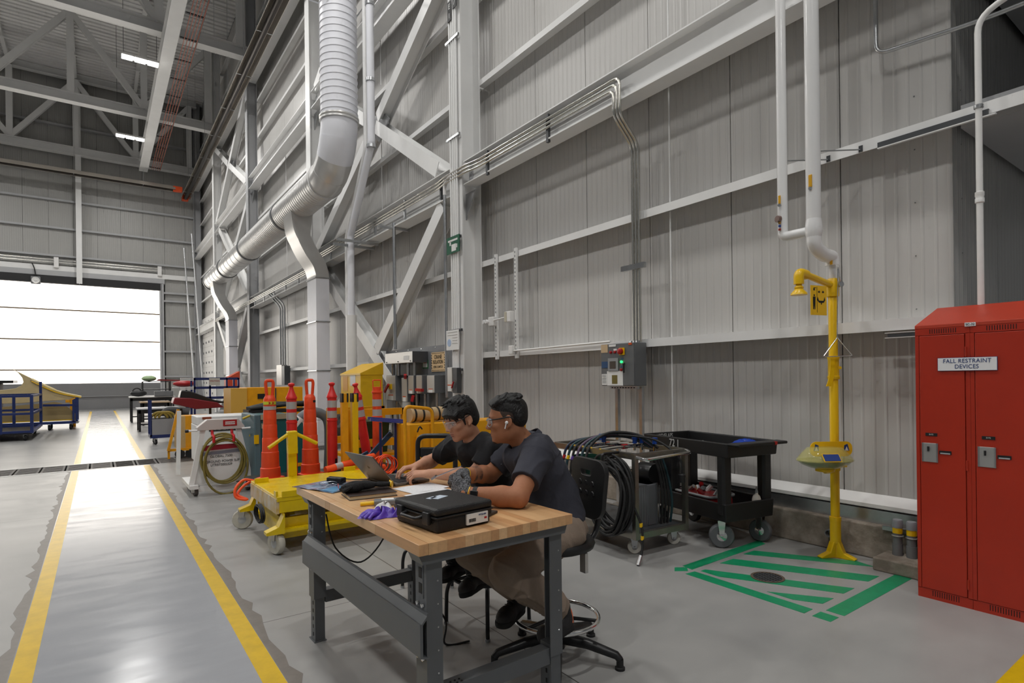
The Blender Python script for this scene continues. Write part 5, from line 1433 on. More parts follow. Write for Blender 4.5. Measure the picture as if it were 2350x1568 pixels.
tall_cone(1.60, 'left orange stepped cone with lime arrow band and loop top', True)
tall_cone(2.055, 'right orange stepped cone with loop top and black mark', False)
def delin(x, y, lab, tilt=None, col=M_REDP, square=False):
    t = thing('delineator_post', lab, 'post', (x, y, 0.385), 0, 'reflective delineator posts')
    if tilt:
        t.rotation_euler = tilt
    if not square:
        prof = [(0.06, 0.0), (0.058, 0.62), (0.063, 0.625), (0.063, 0.645), (0.056, 0.65), (0.056, 0.905), (0.063, 0.91), (0.063, 0.925), (0.055, 0.94), (0.035, 0.99), (0.022, 1.03), (0.022, 1.05), (0.037, 1.068), (0.037, 1.085), (0.018, 1.095), (0.0, 1.097)]
    else:
        prof = [(0.062, 0.0), (0.06, 0.64), (0.066, 0.645), (0.066, 0.665), (0.056, 0.67), (0.056, 0.95), (0.066, 0.955), (0.066, 0.975), (0.054, 0.98), (0.054, 1.03), (0.0, 1.032)]
    q = MB(); q.lathe(prof, 24); obj('post_body', q, col, t, 35)
    for z in (0.665, 0.79):
        q = MB(); q.lathe([(0.0575, z), (0.0575, z + 0.085)], 24); obj('reflective_band', q, M_SILVER, t, 60)
    if square:
        q = MB(); q.tube(bent([(-0.05, 0, 1.02), (-0.052, 0, 1.115), (0.052, 0, 1.115), (0.05, 0, 1.02)], 0.012), 0.007, 6); obj('carry_handle', q, col, t, 60)
    else:
        q = MB(); q.box((0.012, -0.064, 0.02), (0.034, -0.03, 0.17)); obj('foot_slot', q, M_SLOT, t)
    return t


delin(1.83, 6.95, 'red delineator post behind the yellow lift handle')
delin(2.305, 6.95, 'red delineator post just right of the second cone')
delin(2.79, 7.0, 'red delineator post leaning against the orange one', tilt=(0.0, -0.16, 0))
delin(2.83, 6.82, 'orange delineator post with a flat carry handle', col=M_ORANGE, square=True)
t = thing('fallen_post', 'upper orange delineator tube lying on the blue trolley', 'post', (2.05, 6.43, 0.50), 0, 'fallen orange tubes'); q = MB(); q.tube([(0, 0, 0), (0.62, 0.12, 0.09)], 0.04, 14); obj('tube', q, M_ORANGEL, t, 50); q = MB(); q.tube([(0.12, 0.023, 0.018), (0.2, 0.039, 0.03)], 0.0415, 14); obj('band', q, M_SILVER, t, 50)
t = thing('fallen_post', 'lower orange delineator tube lying on the blue trolley', 'post', (2.1, 6.37, 0.43), 0, 'fallen orange tubes'); q = MB(); q.tube([(0, 0, 0), (0.66, 0.08, 0.03)], 0.04, 14); obj('tube', q, M_ORANGEL, t, 50); q = MB(); q.tube([(0.36, 0.044, 0.017), (0.46, 0.056, 0.021)], 0.0415, 14); obj('band', q, M_SILVER, t, 50)
for t in ('tube_rest',):
    r_ = thing('pallet_block', 'dark wooden block under the fallen orange tubes', 'block', (2.2, 6.30, 0)); q = MB(); q.box((-0.1, 0.06, 0), (0.4, 0.17, 0.385)); obj('block', q, mat('dark_wood', (58, 46, 40), 0.7), r_)
t = thing('orange_cable_coil', 'bright orange cable coil behind the laptop', 'cable', (2.66, 6.2, 0.42))
for k in range(6):
    q = MB(); q.tube([((0.10 + 0.02 * math.sin(k * 2)) * math.cos(a) + 0.03 * math.sin(k), 0.02 * k - 0.05, 0.11 + (0.10 + 0.015 * math.cos(k * 2)) * math.sin(a)) for a in [2 * PI * i / 24 for i in range(24)]], 0.007, 6, closed=True); obj('cable_loop', q, M_ORANGEL, t, 60)

# ================================================================ AMBER HEATER CART WITH HOSE
am = thing('amber_ground_cart', 'amber steel cart with tube handle and a ribbed hose on top', 'cart', (2.85, 5.95, 0))
q = MB(); q.box((0.06, 0.12, 0.14), (1.75, 0.50, 0.98)); obj('cabinet', q, mat('chipped_amber', (236, 166, 14), 0.4, col2=(190, 116, 14), vscale=4, lo=0.62, hi=0.72), am, bevel=0.01)
q = MB(); q.tube(bent([(-0.03, 0.05, 0.2), (-0.03, 0.05, 1.20), (0.32, 0.05, 1.155), (0.32, 0.05, 0.2)], 0.07), 0.020, 10); obj('tube_handle', q, M_YELO, am, 60)
q = MB(); q.tube([(0.08, 0.0, 0.30), (0.16, 0.06, 0.86)], [0.045, 0.035], 12); obj('tow_bar', q, M_YELO, am, 50)
q = MB(); q.tube(bent([(0.10, 0.0, 0.9), (0.13, 0.0, 0.97), (0.17, 0.02, 0.93)], 0.03), 0.009, 8); obj('tow_eye', q, M_BLACKM, am, 60)
for x, y in ((0.3, 0.2), (1.5, 0.2), (0.3, 0.42), (1.5, 0.42)):
    caster(am, x, y, 0.06, 0.05, 0.0, M_BLACKR, M_GALV, 0.14)
t = thing('ducting_hose', 'beige ribbed ducting hose with black bands on the amber cart', 'hose', (3.02, 6.30, 1.075))
path = spline([(0.0, 0, 0.0), (0.35, 0.02, 0.0), (0.62, 0.02, 0.03), (0.85, 0.1, 0.06)], 10)
q = MB(); q.tube(path, 0.085, 18); obj('hose_body', q, mat('canvas_beige', (186, 160, 122), 0.8, bump=0.3, bscale=90), t, 40)
for k in range(2, len(path) - 2, 3):
    d = (path[k + 1] - path[k - 1]).normalized()
    q = MB(); q.tube([path[k] - d * 0.012, path[k] + d * 0.012], 0.089, 18); obj('black_band', q, M_BLACKR, t, 40)
t = thing('silver_hose_end', 'round metal hose coupling standing on the amber cart', 'coupling', (3.85, 6.2, 1.075))
q = MB(); q.lathe([(0.06, 0.14), (0.072, 0.14), (0.072, 0.0), (0.066, -0.01), (0.055, -0.01), (0.055, 0.08)], 20, (0, 0, 0), (0.5, 1, 0)); obj('coupling_ring', q, M_GALV, t, 40)
q = MB(); q.lathe([(0.05, 0.02), (0.05, 0.22)], 16, (0, 0, -0.01), (0.5, 1, 0)); obj('core', q, M_BLACKR, t, 40)

# yellow angle frame + slim blue stand + green bins
yf = thing('yellow_storage_frame', 'yellow welded storage frame left of the amber cart', 'frame', (3.0, 7.4, 0))
for z0, z1 in ((1.02, 1.11), (0.60, 0.70)):
    q = MB(); q.box((-0.3, 0, z0), (0.5, 0.06, z1)); obj('frame_rail', q, M_YELO, yf); q = MB(); q.box((-0.3, 0.75, z0), (0.5, 0.81, z1)); obj('frame_rail', q, M_YELO, yf)
for x in (-0.36, 0.44):
    for y in (0.0, 0.75):
        q = MB(); q.box((x, y, 0), (x + 0.07, y + 0.06, 1.11)); obj('frame_post', q, M_YELO, yf)
q = MB(); q.box((-0.29, 0.06, 0.45), (0.44, 0.75, 0.49)); obj('shelf', q, M_YELO, yf)
t = thing('green_crate', 'dark green plastic crate inside the yellow storage frame', 'crate', (3.1, 7.6, 0.49)); q = MB(); q.prism([(-0.2, 0), (0.2, 0), (0.24, 0.42), (-0.24, 0.42)], 0, 0.4, 'xz'); obj('crate_body', q, mat('crate_green', (20, 58, 44), 0.5), t, bevel=0.01); q = MB(); q.box((-0.26, -0.02, 0.40), (0.26, 0.42, 0.44)); obj('rim', q, MATS['crate_green'], t)
bs = thing('blue_roller_stand', 'slim blue steel roller stand in front of the yellow frame', 'stand', (2.73, 6.28, 0))
for x in (-0.04, 0.15):
    q = MB(); q.box((x - 0.012, 0.1, 0), (x + 0.012, 0.124, 1.0)); obj('leg', q, M_BLUE, bs)
for y, z in ((0.06, 1.02), (0.14, 1.035)):
    q = MB(); q.bar((-0.16, y + 0.06, z + 0.02), (0.26, y - 0.02, z - 0.03), 0.04, 0.03); obj('top_bar', q, mat('violet_blue', (62, 70, 150), 0.4), bs)
q = MB(); q.bar((-0.03, 0.11, 0.45), (0.14, 0.11, 0.15), 0.02, 0.03); obj('brace', q, M_BLUE, bs)
for x in (-0.04, 0.15):
    q = MB(); q.box((x - 0.02, -0.1, 0), (x + 0.02, 0.3, 0.03)); obj('foot', q, M_BLUE, bs)

# yellow sloped cabinet by the wall
yc = thing('yellow_sloped_cabinet', 'tall yellow cabinet with a sloping lid by the wall', 'cabinet', (3.9, 10.15, 0))
q = MB(); q.box((0, 0, 0), (0.43, 1.05, 1.62)); obj('cabinet_body', q, mat('cabinet_yellow', (226, 178, 20), 0.4, var=0.05), yc, bevel=0.006)
q = MB(); q.prism([(-0.012, 1.60), (-0.012, 1.63), (0.44, 1.83), (0.44, 1.60)], -0.01, 1.06, 'xz'); obj('sloped_lid', q, MATS['cabinet_yellow'], yc)
q = MB(); q.box((-0.006, 0.25, 1.40), (0.0, 0.52, 1.60)); obj('notice_sheet', q, M_PAPER, yc)
q = MB(); q.box((-0.006, 0.66, 1.30), (0.0, 0.92, 1.58)); obj('faded_print', q, mat('amber_print', (214, 156, 70), 0.5), yc)
# ================================================================ TEAL CABINET
tc = thing('teal_power_cabinet', 'teal metal power cabinet behind the orange cones', 'cabinet', (1.72, 8.3, 0))
q = MB(); q.prism([(0, 0.10), (0.66, 0.10), (0.66, 0.86), (0.52, 1.03), (0, 1.03)], 0.02, 0.85, 'xz'); obj('cabinet_body', q, M_TEAL, tc, bevel=0.01)
q = MB(); q.box((-0.02, 0.0, 0.08), (0.06, 0.86, 1.05)); obj('corner_frame', q, mat('slate_frame', (86, 112, 120), 0.45), tc, bevel=0.01)
q = MB(); q.box((0.06, 0.0, 0.98), (0.50, 0.02, 1.05)); obj('top_trim', q, mat('beige_trim', (166, 158, 132), 0.5), tc)
q = MB(); q.box((0.07, 0.012, 0.86), (0.13, 0.018, 0.93)); obj('label', q, MATS['beige_trim'], tc)
q = MB(); q.box((0.4, 0.01, 0.30), (0.6, 0.018, 0.35)); obj('yellow_strip', q, M_YELO, tc)
q = MB(); q.box((-0.03, -0.02, 0.66), (0.03, -0.01, 0.78)); obj('yellow_tag', q, M_YELS, tc)
for x, y in ((0.1, 0.1), (0.55, 0.1), (0.1, 0.75), (0.55, 0.75)):
    caster(tc, x, y, 0.04, 0.03, 0, M_BLACKR, M_GALV, 0.1)
t = thing('grey_supply_hose', 'thick grey hose with white collar curving behind the cones', 'hose', (2.3, 8.4, 0))
q = MB(); q.tube(spline([(0.0, 0.0, 0.95), (0.12, 0, 1.03), (0.28, 0, 1.04), (0.42, 0, 0.92), (0.44, 0, 0.6), (0.42, 0, 0.15)], 6), 0.07, 14); obj('hose', q, mat('hose_grey', (110, 114, 118), 0.5), t, 50)
q = MB(); q.tube([(-0.06, 0, 0.86), (0.03, 0, 0.97)], 0.085, 14); obj('collar', q, M_WHITE, t, 50)
# ================================================================ WHITE GROUND POWER CARTS
gp = thing('ground_power_cart', 'white A-frame ground power cart with looped olive cable', 'cart', (1.34, 8.62, 0))
FT = 0.05
for s in (-1, 1):
    q = MB(); q.bar((s * 0.37, -0.04, 0.10), (s * 0.215, 0.0, 0.87), 0.06, 0.05, up=(0, 1, 0)); obj('frame_leg', q, M_WHITE, gp)
    q = MB(); q.box((s * 0.34 - 0.05, -0.12, 0.10), (s * 0.34 + 0.05, 0.75, 0.15)); obj('skid', q, M_WHITE, gp)
    q = MB(); q.tube([(s * 0.27 - 0.02, -0.06, 0.86), (s * 0.40, -0.06, 0.865)], 0.014, 8); g_ = obj('side_grip', q, M_WHITE, gp, 60)
    q = MB(); q.tube([(s * 0.39, -0.06, 0.865), (s * 0.43, -0.06, 0.862)], 0.022, 8); obj('grip_end', q, M_BLACK, g_, 60)
q = MB(); q.prism([(-0.29, 0.86), (0.29, 0.86), (0.285, 0.90), (0.21, 1.0), (-0.17, 1.0), (-0.29, 0.90)], -0.06, 0.08, 'xz'); obj('top_box', q, mat('warm_white', (206, 198, 194), 0.45), gp, bevel=0.006)
q = MB(); q.box((0.02, -0.066, 0.905), (0.19, -0.058, 0.985)); rl = obj('red_label', q, M_RED, gp); q = MB(); q.box((0.045, -0.068, 0.925), (0.165, -0.064, 0.965)); obj('label_face', q, M_PAPER, rl); text('DANGER', 0.03, M_RED, rl, (0.105, -0.070, 0.945), FACE_NY)
q = MB(); q.prism([(-0.34, 0.14), (0.34, 0.14), (0.225, 0.66), (-0.225, 0.66)], -0.02, 0.02, 'xz'); obj('front_panel', q, M_WHITE, gp)
q = MB(); q.prism([(-0.215, 0.585), (0.245, 0.60), (0.225, 0.66), (-0.2, 0.65)], -0.03, -0.018, 'xz'); obj('red_stripe', q, mat('stripe_crimson', (178, 40, 60), 0.45), gp)
q = MB(); q.prism([(-0.27, 0.52), (0.25, 0.545), (0.24, 0.585), (-0.26, 0.56)], -0.03, -0.018, 'xz'); obj('grey_stripe', q, mat('stripe_grey', (140, 144, 158), 0.45), gp)
text('GLOBAL 7500', 0.045, M_BLKTXT, gp, (0, -0.024, 0.50), FACE_NY); text('A GROUND POWER SUP', 0.045, M_BLKTXT, gp, (0, -0.024, 0.43), FACE_NY, sx=0.9); text('UTRBT0002329', 0.045, M_BLKTXT, gp, (0, -0.024, 0.385), FACE_NY, sx=0.9)
q = MB(); q.box((-0.36, -0.06, 0.05), (0.36, 0.0, 0.12)); obj('bottom_bar', q, M_WHITE, gp)
M_OLIVE = mat('olive_cable', (130, 116, 52), 0.5)
for k in range(5):
    q = MB(); q.tube([((0.245 + 0.025 * math.sin(k * 2.1)) * math.cos(a) + 0.01 * k, -0.09 - 0.012 * k, 0.46 + 0.03 * math.cos(k) - 0.06 * (k == 4) + (0.30 + 0.02 * math.cos(k * 1.3) + 0.07 * (k == 4)) * math.sin(a)) for a in [2 * PI * i / 36 for i in range(36)]], 0.014, 8, closed=True); obj('cable_loop', q, M_OLIVE, gp, 60)
for s in (-0.11, 0.13):
    q = MB(); q.tube(bent([(s, -0.03, 0.86), (s, -0.05, 0.79), (s, -0.17, 0.78), (s, -0.17, 0.70)], 0.02), 0.018, 8); obj('cable_hook', q, mat('hook_red', (206, 34, 40), 0.4), gp, 60)
q = MB(); q.tube(spline([(0.27, -0.03, 0.99), (0.40, -0.04, 1.03), (0.44, -0.04, 0.92), (0.36, -0.03, 0.74)], 6), 0.016, 8); obj('yellow_lead', q, mat('lead_yellow', (196, 168, 40), 0.5), gp, 60)
q = MB(); q.tube(spline([(0.40, -0.02, 0.55), (0.52, -0.04, 0.45), (0.48, -0.04, 0.25), (0.30, -0.05, 0.19)], 6), 0.014, 8); obj('yellow_lead', q, MATS['lead_yellow'], gp, 60)
for x, y in ((-0.31, -0.02), (0.33, 0.0), (-0.31, 0.65), (0.33, 0.65)):
    caster(gp, x, y, 0.058, 0.045, 0.1, mat('brown_tyre', (86, 78, 74), 0.6), M_GALV, 0.13)
q = MB(); q.bar((-0.44, 0.7, 0.2), (-0.42, 0.7, 1.1), 0.05, 0.04, up=(0, 1, 0)); obj('tow_bar', q, M_WHITE, gp)
pu = thing('ground_power_unit', 'large white ground power unit behind the A-frame cart', 'power unit', (1.18, 9.5, 0))
q = MB(); q.box((0, 0, 0.30), (1.0, 0.8, 0.86)); obj('housing', q, M_WHITE, pu, bevel=0.01)
q = MB(); q.box((0.0, 0.05, 0.865), (0.72, 0.75, 0.99)); obj('top_housing', q, M_WHITE, pu, bevel=0.01)
q = MB(); q.box((0.06, 0.04, 0.95), (0.18, 0.052, 0.985)); obj('rust_label', q, mat('rust_label', (150, 70, 40), 0.5), pu)
q = MB(); q.box((0.72, -0.008, 0.80), (0.99, 0.002, 0.85)); obj('rust_label', q, MATS['rust_label'], pu)
q = MB(); q.box((0.14, -0.008, 0.77), (0.60, 0.002, 0.86)); lb = obj('name_strip', q, M_BLKTXT, pu); text('HOBART', 0.09, M_WHTTXT, lb, (0.37, -0.010, 0.815), FACE_NY, sx=1.2)
q = MB(); q.box((0.45, -0.008, 0.42), (0.99, 0.002, 0.51)); lb = obj('name_strip', q, M_BLKTXT, pu); text('POWERMASTER ADV', 0.075, M_WHTTXT, lb, (0.72, -0.010, 0.465), FACE_NY, sx=0.8)
for x in (0.05, 0.92):
    q = MB(); q.box((x, 0.05, 0.1), (x + 0.05, 0.75, 0.30)); obj('leg_frame', q, M_BLACKM, pu)
for x, y in ((0.1, 0.1), (0.9, 0.1), (0.1, 0.7), (0.9, 0.7)):
    caster(pu, x, y, 0.05, 0.04, 0, M_BLACKR, M_GALV, 0.12)
# yellow hand truck with big box
yt = thing('yellow_hand_truck', 'yellow wheeled truck carrying a plywood faced box', 'truck', (1.30, 13.1, 0))
q = MB(); q.box((-0.05, 0, 0.19), (0.10, 0.5, 0.83)); obj('plywood_face', q, mat('plywood', (196, 164, 110), 0.6, var=0.1), yt); q = MB(); q.box((0.10, 0, 0.19), (0.55, 0.5, 0.83)); obj('box', q, M_YELO, yt)
q = MB(); q.bar((-0.2, -0.02, 0.16), (-0.02, 0.0, 0.97), 0.05, 0.05, up=(0, 1, 0)); obj('slant_handle', q, M_YELO, yt); q = MB(); q.bar((-0.2, 0, 0.17), (0.3, 0, 0.17), 0.05, 0.05); obj('base_rail', q, M_YELO, yt)
for x in (0.0, 0.18, 0.4):
    q = MB(); q.lathe([(0.02, -0.03), (0.085, -0.03), (0.085, 0.03), (0.02, 0.03)], 16, (x, 0.0, 0.085), (0.3, 1, 0)); obj('wheel', q, M_BLACKR, yt, 40)
q = MB(); q.box((-0.21, -0.02, 0), (-0.17, 0.02, 0.16)); obj('stand_leg', q, M_YELO, yt)

# yellow machine further back (behind the cones) with cable pile
ym = thing('yellow_machine_box', 'long amber machine with two doors behind the cones', 'machine', (2.13, 12.5, 0))
q = MB(); q.box((0, 0, 0.1), (0.30, 0.8, 1.37)); obj('pale_side', q, mat('pale_amber', (214, 166, 70), 0.5), ym); q = MB(); q.box((0.30, 0.02, 0.1), (1.40, 0.8, 1.38)); obj('machine_body', q, M_YELO, ym, bevel=0.01)
q = MB(); q.box((0.5, 0.0, 1.15), (0.68, 0.02, 1.25)); obj('badge', q, M_BLKTXT, ym); q = MB(); q.box((0.84, 0.0, 0.9), (0.86, 0.02, 1.36)); obj('door_seam', q, M_DARKGREY, ym)
for x in (0.2, 1.2):
    q = MB(); q.box((x - 0.1, 0.1, 0), (x + 0.1, 0.7, 0.1)); obj('skid', q, M_BLACKM, ym)
t = thing('cable_pile', 'heap of thick black cables on a shelf behind the white units', 'cables', (2.35, 11.2, 0))
q = MB(); q.box((-0.15, 0, 0.92), (1.0, 0.5, 0.98)); obj('shelf_deck', q, M_BLACKM, t)
for x in (-0.1, 0.95):
    q = MB(); q.box((x - 0.03, 0.2, 0), (x + 0.03, 0.26, 0.92)); obj('shelf_leg', q, M_BLACKM, t)
for k in range(7):
    q = MB(); q.tube(spline([(-0.12, 0.05 + 0.05 * k, 1.0), (0.2, 0.1 + 0.04 * k, 1.03 + 0.02 * (k % 3)), (0.5, 0.05 + 0.05 * k, 1.06 + 0.02 * (k % 2)), (0.95, 0.1 + 0.04 * k, 1.08 - 0.02 * (k % 3))], 5), 0.035, 8); obj('black_cable', q, M_BLACKR, t, 50)

# ---- racks to the right of the aisle, farther back
rk = thing('blue_rail_rack', 'navy rail rack with a small white sign above the red cowling', 'rack', (1.62, 16.0, 0))
for z in (1.585, 1.365, 1.11):
    q = MB(); q.box((0.28, 0, z - 0.03), (1.30, 0.05, z + 0.03)); obj('rail', q, M_BLUE, rk)
for x in (0.28, 0.62, 1.0, 1.27):
    q = MB(); q.box((x, 0, 0), (x + 0.04, 0.05, 1.6)); obj('upright', q, M_BLUE, rk)
for y in (0.6, ):
    for x in (0.28, 1.27):
        q = MB(); q.box((x, y, 0), (x + 0.04, y + 0.05, 1.6)); obj('upright', q, M_BLUE, rk)
q = MB(); q.box((0.62, -0.01, 1.42), (0.86, 0.0, 1.60)); sg2 = obj('rack_sign', q, mat('sign_pale', (200, 196, 186), 0.5), rk); text('CAUTION', 0.05, M_RED, sg2, (0.74, -0.013, 1.53), FACE_NY)
for z in (1.60, 1.56, 1.38, 1.34):
    q = MB(); q.box((0.0, -0.02, z - 0.012), (0.28, 0.06, z + 0.012)); obj('white_bar', q, M_WHITE, rk)
t = thing('red_cowling', 'long dark red cowling with black hood resting on a stand', 'cowling', (1.42, 15.0, 0))
q = MB(); q.prism([(-0.06, 1.02), (-0.02, 1.16), (0.3, 1.14), (0.85, 1.02), (1.0, 0.90), (0.4, 0.88)], 0.0, 0.5, 'xz'); obj('cowl', q, mat('maroon_cowl', (120, 22, 34), 0.4), t, bevel=0.02)
q = MB(); q.prism([(0.08, 1.14), (0.12, 1.32), (0.3, 1.30), (0.8, 1.08), (1.2, 1.0), (0.9, 1.0)], 0.05, 0.45, 'xz'); obj('black_hood', q, M_BLACKM, t, bevel=0.02)
for x in (0.1, 0.7):
    q = MB(); q.box((x, 0.2, 0), (x + 0.05, 0.25, 0.9)); obj('stand_leg', q, M_BLACKM, t)
t = thing('red_bundle', 'bright red wrapped parts on the far rack', 'parts', (1.75, 17.0, 0))
q = MB(); q.ell((0.05, 0, 1.47), (0.26, 0.2, 0.08), 14, 8); obj('wrap', q, M_RED, t, 60); q = MB(); q.box((-0.2, -0.1, 1.36), (0.4, 0.2, 1.39)); obj('shelf', q, M_WHITE, t); q = MB(); q.box((0.08, 0, 0), (0.12, 0.05, 1.36)); obj('shelf_leg', q, M_DARKGREY, t)
gc = thing('grey_bin_cart', 'grey panel cart holding rolled black padding beside the aisle', 'cart', (1.0, 16.3, 0))
q = MB(); q.box((0.03, 0, 0.24), (0.85, 0.02, 0.62)); obj('side_panel', q, mat('panel_grey', (150, 150, 152), 0.5), gc); q = MB(); q.box((0, 0, 0.16), (0.9, 0.7, 0.24)); obj('base_frame', q, M_BLUE, gc)
for x in (0.0, 0.86):
    for y in (0.0, 0.65):
        q = MB(); q.box((x, y, 0.2), (x + 0.04, y + 0.04, 1.08)); obj('post', q, M_BLUE, gc)
for x in (0.12, 0.75):
    for y in (0.1, 0.6):
        caster(gc, x, y, 0.06, 0.04, 0.3, M_BLACKR, M_GALV, 0.16)
t = thing('rolled_padding', 'rolled black padding with olive straps in the grey cart', 'padding', (1.45, 16.5, 0.3))
q = MB(); q.tube(spline([(-0.2, 0, 0.42), (-0.05, 0.05, 0.52), (0.25, 0.1, 0.46), (0.4, 0.1, 0.42)], 5), [0.05 + 0.006 * i for i in range(16)], 12); obj('roll', q, mat('padding_grey', (66, 66, 68), 0.6), t, 60)
for k in range(3):
    q = MB(); q.tube(arc((-0.25 + 0.08 * k, -0.1, 0.3), 0.18, 0.2, 2.9, 12), 0.03, 8); obj('strap', q, mat('strap_olive', (150, 128, 50), 0.6), t, 60)
def worktable(loc, w, d, h, lab, top=M_WHITE):
    t = thing('work_table', lab, 'table', loc, 0, 'work tables along the aisle')
    q = MB(); q.box((0, 0, h - 0.04), (w, d, h)); obj('tabletop', q, top, t)
    for x in (0.04, w - 0.1):
        for y in (0.04, d - 0.1):
            q = MB(); q.box((x, y, 0), (x + 0.06, y + 0.06, h - 0.04)); obj('leg', q, M_BLACKM, t)
    q = MB(); q.box((0.04, 0.04, h - 0.16), (w - 0.04, 0.08, h - 0.04)); obj('apron', q, M_BLACKM, t)
    q = MB(); q.box((0.1, 0.1, 0.2), (w - 0.1, d - 0.1, 0.24)); obj('lower_shelf', q, M_BLACKM, t)
    return t


worktable((0.95, 20.9, 0), 1.15, 1.0, 0.72, 'low black table with pale top nearest the aisle', mat('pale_top', (196, 196, 198), 0.4))
worktable((1.2, 23.9, 0), 0.9, 1.2, 0.83, 'black table with a tan top in the middle of the row', mat('tan_top', (186, 160, 130), 0.5))
worktable((0.95, 26.0, 0), 1.5, 1.0, 0.98, 'farthest high black table with white top')
t = thing('black_bag', 'black tool bag on the farthest high table', 'bag', (1.15, 26.2, 0.98)); q = MB(); q.ell((0.1, 0.1, 0.12), (0.28, 0.2, 0.12), 14, 8); obj('bag_body', q, M_BLACK, t, 60); q = MB(); q.tube(arc((0.05, 0.1, 0.18), 0.14, 0.1, 3.0, 10), 0.02, 6); obj('bag_handle', q, M_BLACK, t, 60)
t = thing('grey_case', 'long grey case on the farthest high table', 'case', (1.75, 25.9, 0.98)); q = MB(); q.box((0, 0, 0), (0.62, 0.3, 0.2)); obj('case_body', q, M_MIDGREY, t, bevel=0.02)
sh2 = thing('wire_shelf', 'tall open black shelf with a green lamp at the far end', 'shelf', (1.42, 27.2, 0))
for x in (0, 0.95):
    for y in (0, 0.5):
        q = MB(); q.box((x, y, 0), (x + 0.04, y + 0.04, 1.56)); obj('upright', q, M_BLACKM, sh2)
for z in (0.95, 1.22, 1.53):
    q = MB(); q.box((0, 0, z), (1.0, 0.54, z + 0.03)); obj('shelf_deck', q, M_BLACKM, sh2)
t = thing('helmet_pod', 'white and green rounded pod on the far shelf', 'pod', (1.55, 27.4, 1.56)); q = MB(); q.ell((0.12, 0.1, 0.12), (0.26, 0.2, 0.12), 16, 10); obj('pod_shell', q, mat('pod_green', (170, 196, 150), 0.4), t, 60)
t = thing('red_rotor_fairing', 'long dark red part laid across the far shelf top', 'fairing', (1.9, 27.3, 1.56)); q = MB(); q.prism([(0, 0.02), (0.1, 0.09), (1.2, 0.03), (1.2, 0.0)], 0, 0.25, 'xz'); obj('fairing_skin', q, mat('maroon_part', (130, 34, 34), 0.45), t)
t = thing('orange_hood_cabinet', 'orange cabinet with a sloping hood beside the far branch duct', 'cabinet', (3.9, 23.6, 0)); q = MB(); q.box((0, 0, 0), (0.43, 0.6, 1.62)); obj('cabinet_body', q, mat('hood_orange', (204, 74, 40), 0.5), t); q = MB(); q.prism([(-0.01, 1.60), (-0.01, 1.64), (0.44, 1.9), (0.44, 1.60)], -0.01, 0.61, 'xz'); obj('sloped_lid', q, MATS['hood_orange'], t)
# poles leaning by the far corner
for k, (x0, z0, x1, z1, lab) in enumerate(((4.35, 9.1, 4.6, 4.1, 'left leaning grey pole by the far corner'), (4.55, 9.6, 5.0, 4.4, 'right leaning grey pole by the far corner'))):
    t = thing('leaning_pole', lab, 'pole', (0, 34.0 + (1.6 if k == 0 else 0), 0), 0, 'leaning poles'); q = MB(); q.tube([(x0 - 0.35, 1.5, z0), (x0, 0, 0.0)], 0.04, 8); obj('pole', q, M_GALV, t, 50)

# ================================================================ LEFT SIDE: BLUE CARTS AND FAIRING
def blue_cart(loc, x0, x1, y0, y1, lab, tall):
    t = thing('blue_rail_cart', lab, 'cart', loc, 0, 'navy tube carts left of the aisle')
    for z in (0.24, 0.72, 1.19):
        for y in (y0, y1):
            q = MB(); q.bar((x0, y, z), (x1, y, z), 0.06, 0.06); obj('rail', q, M_BLUE, t)
        for x in (x0, x1):
            q = MB(); q.bar((x, y0, z), (x, y1, z), 0.06, 0.06); obj('rail', q, M_BLUE, t)
    n = 3
    for i in range(n + 1):
        for y in (y0, y1):
            x = x0 + (x1 - x0) * i / n
            q = MB(); q.box((x - 0.035, y - 0.035, 0.2), (x + 0.035, y + 0.035, 1.22 if not (tall and i == n and y == y1) else 1.58)); obj('post', q, M_BLUE, t)
    q = MB(); q.bar((x0 + 0.2, y0, 0.28), (x0 + (x1 - x0) * 0.55, y0, 0.68), 0.04, 0.05); obj('diagonal_brace', q, M_BLUE, t)
    q = MB(); q.box((x0, y0, 0.17), (x1, y1, 0.21)); obj('deck', q, M_BLACKM, t)
    for x in (x0 + 0.15, x1 - 0.15):
        for y in (y0 + 0.1, y1 - 0.1):
            caster(t, x, y, 0.075, 0.05, 0.4, M_BLACKR, M_GALV, 0.17)
    return t


blue_cart((-1.45, 19.95, 0), -1.9, 0.0, 0.0, 3.0, 'nearer navy tube cart at the left edge', True)
c2 = thing('fairing_cart', 'low navy cart under the beige aircraft fairing', 'cart', (-0.55, 23.7, 0))
q = MB(); q.box((-2.2, 0, 0.20), (0.0, 1.3, 0.28)); obj('deck', q, M_BLUE, c2)
for y in (0.0, 1.25):
    for x in (-0.04, -0.12 + 0.0):
        q = MB(); q.box((x - 0.03, y, 0.25), (x + 0.03, y + 0.05, 1.05 if x > -0.1 else 0.98)); obj('end_post', q, M_BLUE, c2)
q = MB(); q.bar((-0.9, 0.0, 0.82), (0.0, 0.0, 0.80), 0.05, 0.07); obj('rail', q, M_BLUE, c2)
q = MB(); q.box((-0.06, -0.02, 0.22), (0.02, 1.3, 0.26)); obj('bumper', q, M_GALV, c2)
for x in (-1.9, -0.75, -0.2):
    for y in (0.15, 1.1):
        caster(c2, x, y, 0.09, 0.06, 0.2, M_BLACKR, M_GALV, 0.2)
t = thing('aircraft_fairing', 'curved beige aircraft fairing with yellow edge strip on a cart', 'fairing', (0, 24.1, 0))
M_FAIR = mat('fairing_primer', (206, 186, 140), 0.45, var=0.05)
